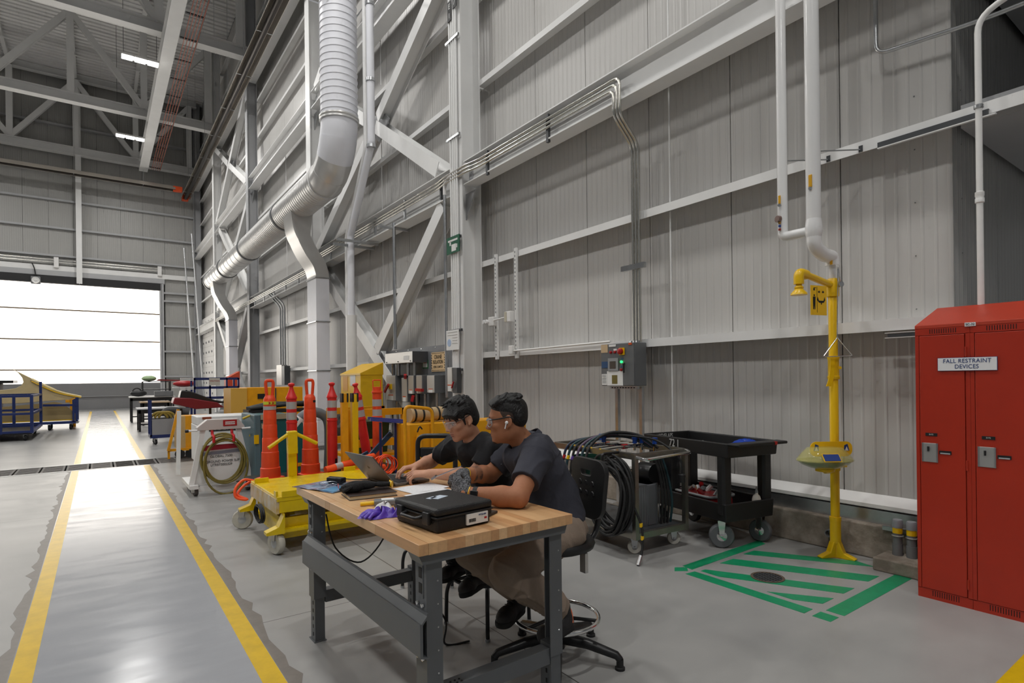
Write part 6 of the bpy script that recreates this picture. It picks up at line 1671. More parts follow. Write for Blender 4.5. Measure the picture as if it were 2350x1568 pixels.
out = [(-2.21, 1.99), (-1.71, 1.67), (-1.11, 1.28), (-0.46, 1.07), (-0.62, 1.04), (-0.80, 0.98), (-1.0, 0.96), (-1.5, 0.94), (-2.0, 0.9), (-2.6, 0.9), (-2.6, 1.32), (-2.40, 1.34), (-2.14, 1.38), (-2.0, 1.47), (-1.95, 1.58), (-1.98, 1.72), (-2.08, 1.88)]
q = MB(); q.prism(out, 0.0, 0.22, 'xz'); obj('shell', q, M_FAIR, t, bevel=0.03)
q = MB(); q.tube(spline([(-1.75, -0.02, 1.66), (-1.11, -0.02, 1.27), (-0.47, -0.02, 1.065)], 6), [0.05] * 6 + [0.035] * 7, 10); obj('leading_edge', q, mat('pale_edge', (226, 206, 150), 0.4), t, 60)
q = MB(); q.tube(spline([(-1.75, -0.07, 1.60), (-1.11, -0.07, 1.22), (-0.47, -0.06, 1.04)], 6), 0.014, 6); obj('yellow_tape', q, M_YELS, t, 60)
q = MB(); q.prism([(-2.5, 0.30), (-0.58, 0.30), (-0.62, 0.50), (-0.80, 0.72), (-1.0, 0.88), (-1.17, 0.92), (-1.45, 0.88), (-2.5, 0.80)], -0.25, -0.2, 'xz'); obj('lower_panel', q, mat('panel_khaki', (160, 138, 92), 0.5), t)
q = MB(); q.box((-2.5, -0.26, 0.30), (-0.6, -0.19, 0.33)); obj('yellow_trim', q, M_YELS, t)
t = thing('yellow_support', 'amber support post behind the fairing cart', 'support', (-0.75, 25.2, 0)); q = MB(); q.box((-0.06, 0, 0), (0.1, 0.1, 1.12)); obj('post', q, M_YELO, t); q = MB(); q.box((-0.18, 0, 0.85), (-0.05, 0.1, 0.95)); obj('bracket', q, M_YELO, t)
t = thing('brown_crate', 'dark slatted crate at the left edge behind the fairing', 'crate', (-4.2, 27.0, 0)); q = MB(); q.box((0, 0, 0.2), (1.35, 1.2, 1.55)); obj('crate_body', q, mat('crate_brown', (64, 54, 48), 0.7), t); q = MB(); q.box((-0.4, -0.1, 1.55), (1.75, 1.3, 1.65)); obj('lid', q, M_BLACKM, t)
for k in range(7):
    q = MB(); q.box((0, -0.04, 0.25 + k * 0.19), (1.35, 0.0, 0.40 + k * 0.19)); obj('slat', q, mat('slat_brown', (78, 66, 58), 0.7), t)
for x in (0.1, 1.15):
    q = MB(); q.box((x, 0.1, 0), (x + 0.1, 1.1, 0.2)); obj('skid', q, M_BLACKM, t)

# ================================================================ WORKBENCH
BX, BY, BR = 0.955, 1.925, 0.0165
BT = 0.887
wbn = thing('workbench', 'maple topped workbench on grey steel legs', 'workbench', (BX, BY, 0), BR)
BMX = Matrix.Translation((BX, BY, 0)) @ Matrix.Rotation(BR, 4, 'Z')
def wood(name, c):
    return mat(name, c, 0.3, var=0.11, vscale=5.0, stretch=(7, 0.7, 7), bump=0.04, bscale=60)


WOODS = [wood(f'maple_{i}', c) for i, c in enumerate(((214, 172, 126), (208, 164, 118), (218, 178, 133), (202, 156, 110), (212, 169, 122), (196, 148, 103), (216, 175, 130)))]
nst, bw, bl = 19, 0.77, 1.524
random.seed(21)
for i in range(nst):
    x0 = bw * i / nst
    cuts = [0.0] + sorted(random.uniform(0.2, 1.4) for _ in range(3)) + [bl]
    for a, b in zip(cuts, cuts[1:]):
        if b - a < 0.02:
            continue
        q = MB(); q.box((x0 + 0.0002, a + 0.0002, BT - 0.044), (x0 + bw / nst - 0.0002, b - 0.0002, BT)); obj('stave', q, random.choice(WOODS), wbn, bevel=0.002 if i in (0, nst - 1) else 0.0)
M_BENCH = mat('bench_grey', (92, 95, 98), 0.4, var=0.03)
M_BENCHD = mat('bench_grey_dark', (58, 60, 62), 0.45)
def leg(x0, x1, y, s):
    """U-channel leg with telescoping foot"""
    q = MB(); q.extr((x0, y, 0.27), (x0, y, 0.80), [(0, 0), (x1 - x0, 0), (x1 - x0, 0.005), (0.005, 0.005), (0.005, 0.055), (0, 0.055)] if s else [(0, 0), (x1 - x0, 0), (x1 - x0, 0.055), (x1 - x0 - 0.005, 0.055), (x1 - x0 - 0.005, 0.005), (0, 0.005)], up=(0, 1, 0))
    l = obj('leg', q, M_BENCH, wbn)
    q = MB(); q.box((x0 + 0.006, y + 0.006, 0.0), (x1 - 0.006, y + 0.05, 0.30)); obj('foot_tube', q, M_BENCH, l)
    q = MB(); q.box((x0 - 0.01, y + 0.004, 0.0), (x1 + 0.01, y + 0.06, 0.004)); obj('foot_pad', q, M_BENCH, l)
    return l


for y, yy in ((0.05, 0.02), (1.40, 1.33)):
    for x0, x1, side in ((0.055, 0.125, 0), (0.675, 0.745, 1)):
        dp = 0.088
        q = MB()
        t_ = 0.005
        poly = [(x0, y), (x1, y), (x1, y + dp), (x1 - 0.03, y + dp), (x1 - 0.03, y + dp - t_), (x1 - t_, y + dp - t_), (x1 - t_, y + t_), (x0, y + t_)] if side else [(x0, y), (x1, y), (x1, y + t_), (x0 + t_, y + t_), (x0 + t_, y + dp - t_), (x0 + 0.03, y + dp - t_), (x0 + 0.03, y + dp), (x0, y + dp)]
        q.prism(poly, 0.25, 0.80); l = obj('leg', q, M_BENCH, wbn)
        q = MB(); q.box((x0 + 0.007, y + 0.007, 0.0), (x1 - 0.007, y + dp - 0.007, 0.30)); obj('foot_tube', q, M_BENCH, l)
        q = MB(); q.box((x0, y, 0.0), (x1, y + dp + 0.01, 0.005)); obj('foot_pad', q, M_BENCH, l)
        for k in range(5):
            q = MB(); q.box((x0 + 0.0055, y + 0.035, 0.03 + k * 0.045), (x0 + 0.0075, y + 0.045, 0.05 + k * 0.045)); obj('adjust_hole', q, M_BLKTXT, l)
            q = MB(); q.lathe([(0.004, 0), (0.003, 0.002)], 8, (x1 - 0.02, y, 0.36 + k * 0.09), (0, -1, 0)); obj('rivet', q, M_GALV, l)
    q = MB(); q.prism([(0.01, 0.842), (0.76, 0.842), (0.745, 0.80), (0.03, 0.80)], y - 0.025, y + 0.07, 'xz'); obj('top_channel', q, M_BENCH, wbn)
    q = MB(); q.box((0.125, y + 0.012, 0.215), (0.68, y + 0.072, 0.285)); obj('cross_bar', q, M_BENCH, wbn)
    for k in range(6):
        q = MB(); q.lathe([(0.005, 0), (0.004, 0.003)], 8, (0.18 + (k % 3) * 0.02, y + 0.02 + 0.02 * (k // 3), 0.285)); obj('rivet', q, M_BLKTXT, wbn)
# outlet slots on the left legs
for y in (0.05, 1.40):
    q = MB(); q.box((0.052, y + 0.022, 0.655), (0.056, y + 0.062, 0.79)); pl_ = obj('outlet_plate', q, M_BENCH, wbn)
    for z in (0.692, 0.752):
        q = MB(); q.box((0.0505, y + 0.030, z - 0.02), (0.0525, y + 0.054, z + 0.02)); obj('outlet_slot', q, M_BLKTXT, pl_)
# long stringer rail on the left side
q = MB(); q.extr((0.055, 0.035, 0.525), (0.055, 1.49, 0.525), [(0.0, -0.068), (0.0, -0.09), (0.012, -0.09), (0.012, -0.068), (0.012, 0.068), (0.03, 0.068), (0.03, 0.09), (0.0, 0.09)] if False else [(-0.03, -0.075), (-0.024, -0.075), (-0.024, 0.045), (0.0, 0.07), (0.0, 0.085), (-0.006, 0.085), (-0.006, 0.075), (-0.03, 0.048)]); obj('stringer', q, M_BENCH, wbn)
q = MB(); q.extr((0.055, 0.035, 0.525), (0.055, 1.49, 0.525), [(-0.03, -0.075), (0.0, -0.085), (0.0, -0.09), (-0.036, -0.079), (-0.036, 0.05), (-0.03, 0.05)]); obj('stringer_lip', q, M_BENCH, wbn)
for y in (0.075, 0.115, 1.425, 1.465):
    for z in (0.422, 0.628):
        q = MB(); q.lathe([(0.009, 0), (0.008, 0.006), (0.004, 0.008)], 10, (0.052, y, z), (-1, 0, 0)); obj('bolt', q, M_CHROME, wbn, 40)
def bt(x, y, z=BT):
    """world point on bench from bench x, y"""
    return tuple(BMX @ Vector((x, y, z)))


# ---------------------------------------------------------------- things on the bench
bc = thing('equipment_case', 'closed black hard plastic equipment case on the bench', 'case', (1.20, 2.185, BT), 0.10)
M_CASE = mat('case_black', (20, 20, 21), 0.45, bump=0.35, bscale=260)
CW, CL, CH = 0.145, 0.165, 0.10
q = MB(); q.prism([(-CW + 0.008, -CL + 0.008), (CW - 0.008, -CL + 0.008), (CW - 0.008, CL - 0.008), (-CW + 0.008, CL - 0.008)], 0.0, 0.062); obj('base_shell', q, M_CASE, bc, bevel=0.012, seg=3)
q = MB(); q.box((-CW, -CL, 0.058), (CW, CL, 0.066)); obj('seam_rim', q, M_CASE, bc, bevel=0.003)
q = MB(); q.box((-CW, -CL, 0.066), (CW, CL, CH)); obj('lid', q, M_CASE, bc, bevel=0.014, seg=3)
for y in (-0.10, 0.10):
    q = MB(); q.box((-CW - 0.012, y - 0.022, 0.03), (-CW + 0.004, y + 0.022, 0.08)); obj('latch', q, M_BLACKM, bc, bevel=0.004)
q = MB(); q.tube(bent([(-CW, -0.06, 0.055), (-CW - 0.028, -0.055, 0.05), (-CW - 0.028, 0.055, 0.05), (-CW, 0.06, 0.055)], 0.015), 0.008, 8); obj('carry_handle', q, M_BLACKM, bc, 60)
for x in (-0.09, 0.09):
    q = MB(); q.box((x - 0.02, CL - 0.002, 0.04), (x + 0.02, CL + 0.012, 0.08)); obj('hinge', q, M_CASE, bc)
q = MB(); q.box((CW - 0.002, -0.14, 0.03), (CW + 0.014, -0.02, 0.085)); obj('side_latch', q, M_CASE, bc, bevel=0.005)
q = MB(); q.box((0.005, -CL - 0.0015, 0.012), (0.115, -CL + 0.012, 0.056)); sl = obj('shipping_label', q, M_PAPER, bc, label='white barcode label')
for k in range(12):
    q = MB(); q.box((0.014 + k * 0.003, -CL - 0.0022, 0.022), (0.0155 + k * 0.003 + 0.0006 * (k % 3), -CL - 0.001, 0.036)); obj('barcode_bar', q, M_BLKTXT, sl)
text('MTS2-604', 0.0095, M_NAVYTXT, sl, (0.085, -CL - 0.0022, 0.046), FACE_NY); q = MB(); q.box((0.095, -CL - 0.0024, 0.026), (0.108, -CL - 0.001, 0.034)); obj('flag_mark', q, M_RED, sl)
for (x, y, w, d, r) in ((0.0, 0.03, 0.075, 0.045, 0.35), (-0.03, 0.04, 0.05, 0.025, 0.3)):
    q = MB(); q.M = Matrix.Translation((x, y, CH)) @ Matrix.Rotation(r, 4, 'Z'); q.box((-w / 2, -d / 2, 0), (w / 2, d / 2, 0.0012)); sl = obj('lid_sticker', q, mat('sticker_pale', (196, 208, 222), 0.5), bc)
# laptop
lp = thing('laptop', 'open grey laptop seen from behind its screen', 'laptop', (1.375, 3.06, BT), 0.11)
M_LAP = mat('laptop_grey', (120, 118, 114), 0.3, 0.7)
LX, LY = 0.235, 0.335
q = MB(); q.box((0, 0, 0.002), (LX, LY, 0.017)); obj('base', q, M_LAP, lp, bevel=0.004)
q = MB(); q.box((0.03, 0.02, 0.0165), (0.15, LY - 0.02, 0.0185)); kb = obj('keyboard', q, M_BLACK, lp)
for r_ in range(5):
    for c_ in range(13):
        q = MB(); q.box((0.034 + r_ * 0.0225, 0.026 + c_ * 0.022, 0.018), (0.053 + r_ * 0.0225, 0.045 + c_ * 0.022, 0.0205)); obj('key', q, M_BLACK, kb)
q = MB(); q.box((0.165, 0.12, 0.0165), (0.225, 0.23, 0.0178)); obj('trackpad', q, M_DARKGREY, lp)
for k in range(14):
    q = MB(); q.box((0.07 + k * 0.006, -0.0008, 0.005), (0.0735 + k * 0.006, 0.002, 0.013)); obj('vent_slot', q, M_BLKTXT, lp)
LMX = Matrix.Translation((0.004, 0, 0.016)) @ Matrix.Rotation(math.radians(-40), 4, 'Y')
q = MB(); q.M = LMX; q.box((-0.007, 0, 0), (0.0, LY, 0.225)); sc = obj('screen_lid', q, M_LAP, lp, bevel=0.002)
q = MB(); q.M = LMX; q.box((-0.0002, 0.008, 0.012), (0.0008, LY - 0.008, 0.218)); obj('screen', q, mat('laptop_screen', (90, 100, 120), 0.25, emit=(150, 170, 200), estr=0.5), sc)
q = MB(); q.M = LMX; q.lathe([(0.012, 0), (0.012, 0.0012), (0.009, 0.0012), (0.009, 0.0)], 16, (-0.007, LY / 2, 0.12), (-1, 0, 0)); obj('lid_badge', q, mat('badge_gold', (150, 138, 110), 0.3, 0.8), sc)
q = MB(); q.tube([(0.002, 0.03, 0.016), (0.002, LY - 0.03, 0.016)], 0.007, 8); obj('hinge_bar', q, M_DARKGREY, lp)
# notebook + gloves
nb = thing('notebook', 'closed dark brown hardback notebook under the work gloves', 'notebook', (1.165, 2.93, BT), -0.12)
q = MB(); q.box((-0.125, -0.095, 0.0), (0.125, 0.095, 0.003)); obj('back_cover', q, mat('brown_cover', (48, 34, 30), 0.5), nb)
q = MB(); q.box((-0.122, -0.091, 0.003), (0.120, 0.091, 0.019)); obj('page_block', q, mat('page_cream', (206, 194, 166), 0.8), nb)
q = MB(); q.box((-0.125, -0.095, 0.019), (0.125, 0.095, 0.022)); obj('front_cover', q, MATS['brown_cover'], nb, bevel=0.001)
M_KNIT = mat('black_knit', (30, 30, 32), 0.85, bump=0.9, bscale=320)
gl = thing('work_gloves', 'twisted pair of black knit gloves with yellow cuffs on the notebook', 'gloves', (1.17, 2.95, BT + 0.022), -0.1)
for k in range(2):
    q = MB(); q.tube(spline([(-0.135, 0.0 + 0.02 * k, 0.02), (-0.07, 0.03 - 0.05 * k, 0.028), (0.0, -0.015 + 0.045 * k, 0.03), (0.07, 0.025 - 0.04 * k, 0.026), (0.125, -0.01 + 0.03 * k, 0.022)], 7), [0.012 + 0.014 * math.sin(PI * min(1, (i + 2) / 20)) for i in range(29)], 12); g1 = obj('glove', q, M_KNIT, gl, 80)
    q = MB(); q.tube([(0.122, -0.008 + 0.028 * k, 0.022), (0.128, -0.012 + 0.03 * k, 0.022)], 0.0195, 14); obj('yellow_cuff', q, M_YELS, g1, 60)
for k in range(4):
    q = MB(); q.tube(spline([(-0.06 - 0.01 * k, 0.02 - 0.014 * k, 0.035), (-0.10, 0.03 - 0.02 * k, 0.03), (-0.145, 0.02 - 0.02 * k, 0.014)], 5), 0.0095, 8); obj('glove_finger', q, M_KNIT, gl, 80)
# loose papers
M_PRINT = mat('printed_paper', (226, 227, 229), 0.7, col2=(150, 156, 170), vscale=70, lo=0.60, hi=0.66, stretch=(1, 3, 1))
for k, (x, y, w, d, r, lab) in enumerate(((1.47, 2.925, 0.25, 0.20, 0.14, 'printed drawing sheet in front of the laptop'), (1.44, 2.76, 0.26, 0.12, 0.16, 'printed sheet half under the drawing sheet'), (1.50, 2.40, 0.20, 0.13, 0.5, 'white sheet under the gloved forearm'))):
    t = thing('paper_sheet', lab, 'paper', (x, y, BT + 0.0008 * (2 - k)), r, 'papers on the bench'); q = MB(); q.grid(lambda u, v: ((u - 0.5) * w, (v - 0.5) * d, 0.001 + 0.002 * (u ** 6) + 0.001 * math.sin(u * 5) ** 2), 8, 4, (0, 0, -0.0006)); obj('sheet', q, M_PRINT, t, 60)
# plastic sleeve with electronics print, power brick
ps = thing('plastic_parts_bag', 'clear plastic bag of small parts and blue print at the bench corner', 'bag', (1.085, 3.31, BT), 0.35)
q = MB(); q.grid(lambda u, v: ((u - 0.5) * 0.26, (v - 0.5) * 0.36, 0.003 + 0.006 * abs(math.sin(u * 7 + v * 3) * math.cos(v * 8))), 18, 22, (0, 0, -0.002)); obj('sleeve', q, mat('bag_film', (70, 78, 104), 0.12, col2=(150, 176, 206), vscale=9, spec=0.8), ps, 70)
q = MB(); q.box((-0.12, -0.175, 0.0), (0.0, -0.06, 0.008)); obj('blue_print', q, mat('cyan_print', (96, 158, 200), 0.2), ps)
for k in range(4):
    q = MB(); q.tube(spline([(random.uniform(-0.05, 0.1), -0.12 + 0.04 * k, 0.008), (random.uniform(-0.05, 0.1), -0.08 + 0.03 * k, 0.025), (random.uniform(-0.05, 0.1), -0.06 + 0.05 * k, 0.01)], 5), 0.0022, 5); obj('wire_piece', q, [M_RED, M_GALV, M_BLACKM, M_GALV][k], ps, 60)
t = thing('power_adapter', 'black laptop power brick at the far bench corner', 'adapter', (1.135, 3.36, BT + 0.010), 0.5); q = MB(); q.box((-0.025, -0.055, 0), (0.025, 0.055, 0.032)); obj('brick', q, M_BLACK, t, bevel=0.006)
q = MB(); q.tube(spline([(0.0, 0.055, 0.015), (0.06, 0.10, 0.02), (0.14, 0.02, -0.004), (0.2, -0.12, -0.004), (0.24, -0.2, 0.0)], 6), 0.003, 6); obj('power_lead', q, M_BLACKR, t, 60)
# purple nitrile gloves, white cloth, marker, box
pg = thing('nitrile_gloves', 'crumpled purple nitrile gloves beside the black case', 'gloves', (1.025, 2.44, BT), 0.2)
M_NIT = mat('purple_nitrile', (92, 62, 176), 0.4, var=0.1, vscale=18)
rg = random.Random(5)
for k, (x, y, a, b, h) in enumerate(((0.0, 0.0, 0.06, 0.05, 0.042), (-0.04, 0.04, 0.045, 0.03, 0.028), (0.05, -0.035, 0.045, 0.04, 0.034))):
    ph = rg.random() * 6
    q = MB(); q.grid(lambda u, v: (x + a * (0.15 + v * 0.95) * math.cos(2 * PI * u) * (1 + 0.16 * math.sin(6 * PI * u + ph)), y + b * (0.15 + v * 0.95) * math.sin(2 * PI * u) * (1 + 0.14 * math.cos(8 * PI * u + ph)), 0.002 + h * (1 - v ** 2) * (0.7 + 0.35 * math.sin(9 * u * 2 * PI / 2 + 5 * v + ph))), 40, 10); obj('glove_fold', q, M_NIT, pg, 80)
for k in range(5):
    q = MB(); a = 2.2 + k * 0.33; q.tube(spline([(0.02 * math.cos(a), 0.02 * math.sin(a), 0.02), (0.06 * math.cos(a), 0.06 * math.sin(a), 0.022), (0.088 * math.cos(a), 0.08 * math.sin(a), 0.008)], 4), [0.011] * 5 + [0.008] * 4, 8); obj('glove_finger', q, M_NIT, pg, 80)
t = thing('white_cloth', 'wadded white cloth tucked behind the purple gloves', 'cloth', (1.08, 2.535, BT)); q = MB(); q.grid(lambda u, v: (0.042 * (0.1 + v) * math.cos(2 * PI * u) * (1 + 0.2 * math.sin(6 * PI * u)), 0.035 * (0.1 + v) * math.sin(2 * PI * u), 0.04 * (1 - v ** 2) * (0.8 + 0.3 * math.sin(12 * u + 4 * v)) + 0.002), 30, 8); obj('cloth', q, M_PAPER, t, 80)
t = thing('grey_hand_tool', 'grey boxy hand tool with yellow end beside the notebook', 'tool', (1.12, 2.66, BT), -0.35); q = MB(); q.box((-0.035, -0.03, 0), (0.10, 0.03, 0.028)); obj('tool_body', q, M_MIDGREY, t, bevel=0.006); q = MB(); q.tube([(-0.10, 0.0, 0.011), (-0.035, 0.0, 0.013)], 0.010, 10); obj('yellow_end', q, M_YELS, t, 60); q = MB(); q.box((0.0, -0.02, 0.028), (0.06, 0.02, 0.029)); obj('tool_label', q, M_PAPER, t)
t = thing('small_wallet', 'small dark leather wallet at the right of the black case', 'wallet', (1.42, 2.17, BT), 0.5); q = MB(); q.box((-0.045, -0.03, 0), (0.045, 0.03, 0.012)); obj('wallet_body', q, mat('dark_leather', (50, 44, 40), 0.55), t, bevel=0.004)
# cables under the bench
t = thing('hanging_power_cable', 'black power cable drooping under the bench', 'cable', (1.3, 3.0, 0)); q = MB(); q.tube(spline([(-0.2, 0.45, 0.70), (-0.16, 0.4, 0.50), (-0.02, 0.36, 0.40), (0.12, 0.32, 0.55), (0.16, 0.28, 0.82)], 7), 0.005, 6); obj('cable_run', q, M_BLACKR, t, 60)
q = MB(); q.tube(spline([(0.28, 0.1, 0.80), (0.27, 0.05, 0.5), (0.22, 0.0, 0.3), (0.30, -0.1, 0.12), (0.27, -0.15, 0.01), (0.4, -0.2, 0.008)], 7), 0.006, 6); obj('cable_run', q, M_BLACKR, t, 60)
t = thing('wire_tangle', 'thin pale wire tangle hanging under the bench top', 'wire', (1.28, 2.5, 0.84))
for k in range(3):
    q = MB(); q.tube(spline([(0.02 * k, 0, 0), (-0.02 + 0.015 * k, 0.02, -0.08), (0.02, -0.01, -0.16 - 0.02 * k), (0.03 - 0.01 * k, 0.02, -0.07), (0.0, 0.01, 0.0)], 6), 0.0022, 5); obj('wire_loop', q, M_SILVER, t, 60)

# ================================================================ STOOLS
def star_base(t, n, r, m, ring_r, ring_z, ring_m, seat_z, rot=0.0):
    for k in range(n):
        a = rot + 2 * PI * k / n
        c, s = math.cos(a), math.sin(a)
        q = MB(); q.tube([(0.03 * c, 0.03 * s, 0.115), (0.5 * r * c, 0.5 * r * s, 0.105), (r * c * 0.95, r * s * 0.95, 0.07), (r * c, r * s, 0.05)], [0.034, 0.028, 0.022, 0.02], 8); lg = obj('base_leg', q, m, t, 60)
        q = MB(); q.lathe([(0.026, 0.0), (0.026, 0.012), (0.019, 0.016), (0.018, 0.055)], 14, (r * c, r * s, 0)); obj('glide', q, M_BLACKR, lg, 40)
    q = MB(); q.lathe([(0.045, 0.06), (0.045, 0.15), (0.034, 0.16), (0.034, 0.36), (0.026, 0.37), (0.026, seat_z - 0.02)], 18); obj('gas_column', q, M_BLACKM, t, 40)
    q = MB(); q.tube([(ring_r * math.cos(2 * PI * k / 40), ring_r * math.sin(2 * PI * k / 40), ring_z) for k in range(40)], 0.012, 10, closed=True); obj('foot_ring', q, ring_m, t, 60)
    for k in range(3):
        a = rot + 0.5 + 2 * PI * k / 3
        q = MB(); q.tube([(0.03 * math.cos(a), 0.03 * math.sin(a), ring_z), (ring_r * math.cos(a), ring_r * math.sin(a), ring_z)], 0.010, 8); obj('ring_spoke', q, M_BLACKM, t, 60)


M_POLY = mat('black_polyurethane', (24, 24, 25), 0.5, bump=0.1, bscale=200)
sb = thing('drafting_stool', 'black drafting stool with chrome foot ring and slotted backrest', 'stool', (1.975, 2.36, 0), 0)
star_base(sb, 5, 0.34, M_BLACKM, 0.225, 0.225, M_CHROME, 0.60, rot=PI - 0.38)
q = MB(); q.lathe([(0.0, 0.585), (0.17, 0.59), (0.205, 0.605), (0.212, 0.625), (0.20, 0.645), (0.12, 0.638), (0.0, 0.632)], 32); obj('seat', q, M_POLY, sb, 60)
# backrest: behind the sitter (+x side), rounded slab with a grip slot
def backrest(par, cx, cy, z0, z1, w, face, slot=True):
    """slab whose face normal points along angle face; hole as real opening"""
    Mx = Matrix.Translation((cx, cy, 0)) @ Matrix.Rotation(face, 4, 'Z')
    def pt(x, z):
        y = -0.05 + 0.35 * x * x + 0.10 * (z - 0.5 * (z0 + z1)) ** 2
        return (x, y, z)
    outer = []
    H = z1 - z0
    for sx, sz, a0 in ((1, 1, 0), (-1, 1, PI / 2), (-1, -1, PI), (1, -1, 1.5 * PI)):
        r = 0.07 if sz > 0 else 0.10
        for k in range(7):
            a = a0 + PI / 2 * k / 6
            ww = w * (1.0 if sz > 0 else 0.86)
            outer.append((sx * (ww / 2 - r) + r * math.cos(a), 0.5 * (z0 + z1) + sz * (H / 2 - r) + r * math.sin(a)))
    n = len(outer)
    cz = z1 - 0.075
    inner = []
    for (x, z) in outer:
        a = math.atan2((z - cz) / 1.0, x / 1.0)
        c, s = math.cos(a), math.sin(a)
        k = 1.0 / (abs(c) ** 4 + abs(s) ** 4) ** 0.25
        inner.append((0.055 * c * k, cz + 0.018 * s * k))
    q = MB(Mx)
    th = 0.028
    vs = [pt(x, z) for x, z in outer] + [pt(x, z) for x, z in inner]
    vs += [(x, y + th, z) for x, y, z in vs[:]]
    fs = []
    for i in range(n):
        j = (i + 1) % n
        fs += [(i, j, n + j, n + i), (2 * n + j, 2 * n + i, 3 * n + i, 3 * n + j), (i, 2 * n + i, 2 * n + j, j), (n + i, n + j, 3 * n + j, 3 * n + i)]
    q.add(vs, fs)
    return obj('backrest', q, M_POLY, par, 50, bevel=0.006)


backrest(sb, 0.27, -0.015, 0.72, 1.05, 0.34, -1.75)
q = MB(); q.tube(bent([(0.02, 0.0, 0.58), (0.24, -0.01, 0.58), (0.31, -0.01, 0.66), (0.30, -0.01, 0.86)], 0.06), 0.017, 10); obj('back_support', q, M_BLACKM, sb, 60)
q = MB(); q.box((0.03, -0.20, 0.50), (0.05, -0.16, 0.60)); obj('tilt_lever', q, M_GALV, sb)
for k in range(6):
    q = MB(); q.M = Matrix.Translation((0.27, -0.015, 0)) @ Matrix.Rotation(-1.75, 4, 'Z'); q.lathe([(0.018, 0.0), (0.014, 0.006)], 12, (-0.06 + 0.06 * (k % 3), -0.045, 0.86 + 0.055 * (k // 3)), (0, -1, 0)); obj('grip_dimple', q, M_BLACKM, sb, 40)
def tube_stool(loc, rz, lab, back):
    t = thing('lab_stool', lab, 'stool', loc, rz, 'black tube stools')
    for k in range(4):
        a = PI / 4 + k * PI / 2
        c, s = math.cos(a), math.sin(a)
        q = MB(); q.tube(bent([(0.05 * c, 0.05 * s, 0.55), (0.06 * c, 0.06 * s, 0.30), (0.23 * c, 0.23 * s, 0.26), (0.25 * c, 0.25 * s, 0.20), (0.255 * c, 0.255 * s, 0.012)], 0.05), 0.012, 8); lg = obj('leg', q, M_BLACKM, t, 60)
        q = MB(); q.lathe([(0.015, 0.0), (0.015, 0.015)], 10, (0.255 * c, 0.255 * s, 0)); obj('foot_cap', q, M_GALV, lg, 40)
    for z, r in ((0.30, 0.215),):
        q = MB(); q.tube([(r * math.cos(2 * PI * k / 36), r * math.sin(2 * PI * k / 36), z) for k in range(36)], 0.012, 8, closed=True); obj('foot_ring', q, M_BLACKM, t, 60)
    q = MB(); q.lathe([(0.0, 0.56), (0.16, 0.565), (0.19, 0.585), (0.195, 0.61), (0.17, 0.63), (0.0, 0.625)], 28); obj('seat', q, M_POLY, t, 60)
    if back:
        q = MB(); q.tube(bent([(0.12, -0.11, 0.59), (0.25, -0.15, 0.75), (0.26, -0.15, 1.05), (0.26, 0.15, 1.05), (0.25, 0.15, 0.75), (0.12, 0.11, 0.59)], 0.07), 0.02, 10); obj('back_frame', q, M_BLACKM, t, 60)
        q = MB(); q.box((0.24, -0.13, 0.88), (0.265, 0.13, 0.96)); obj('back_pad', q, M_POLY, t, bevel=0.01)


tube_stool((1.93, 2.96, 0), 0.2, 'black tube stool under the man in the black tee', False)
tube_stool((2.02, 3.86, 0), 0.9, 'empty black stool with hooped back beyond the men', True)

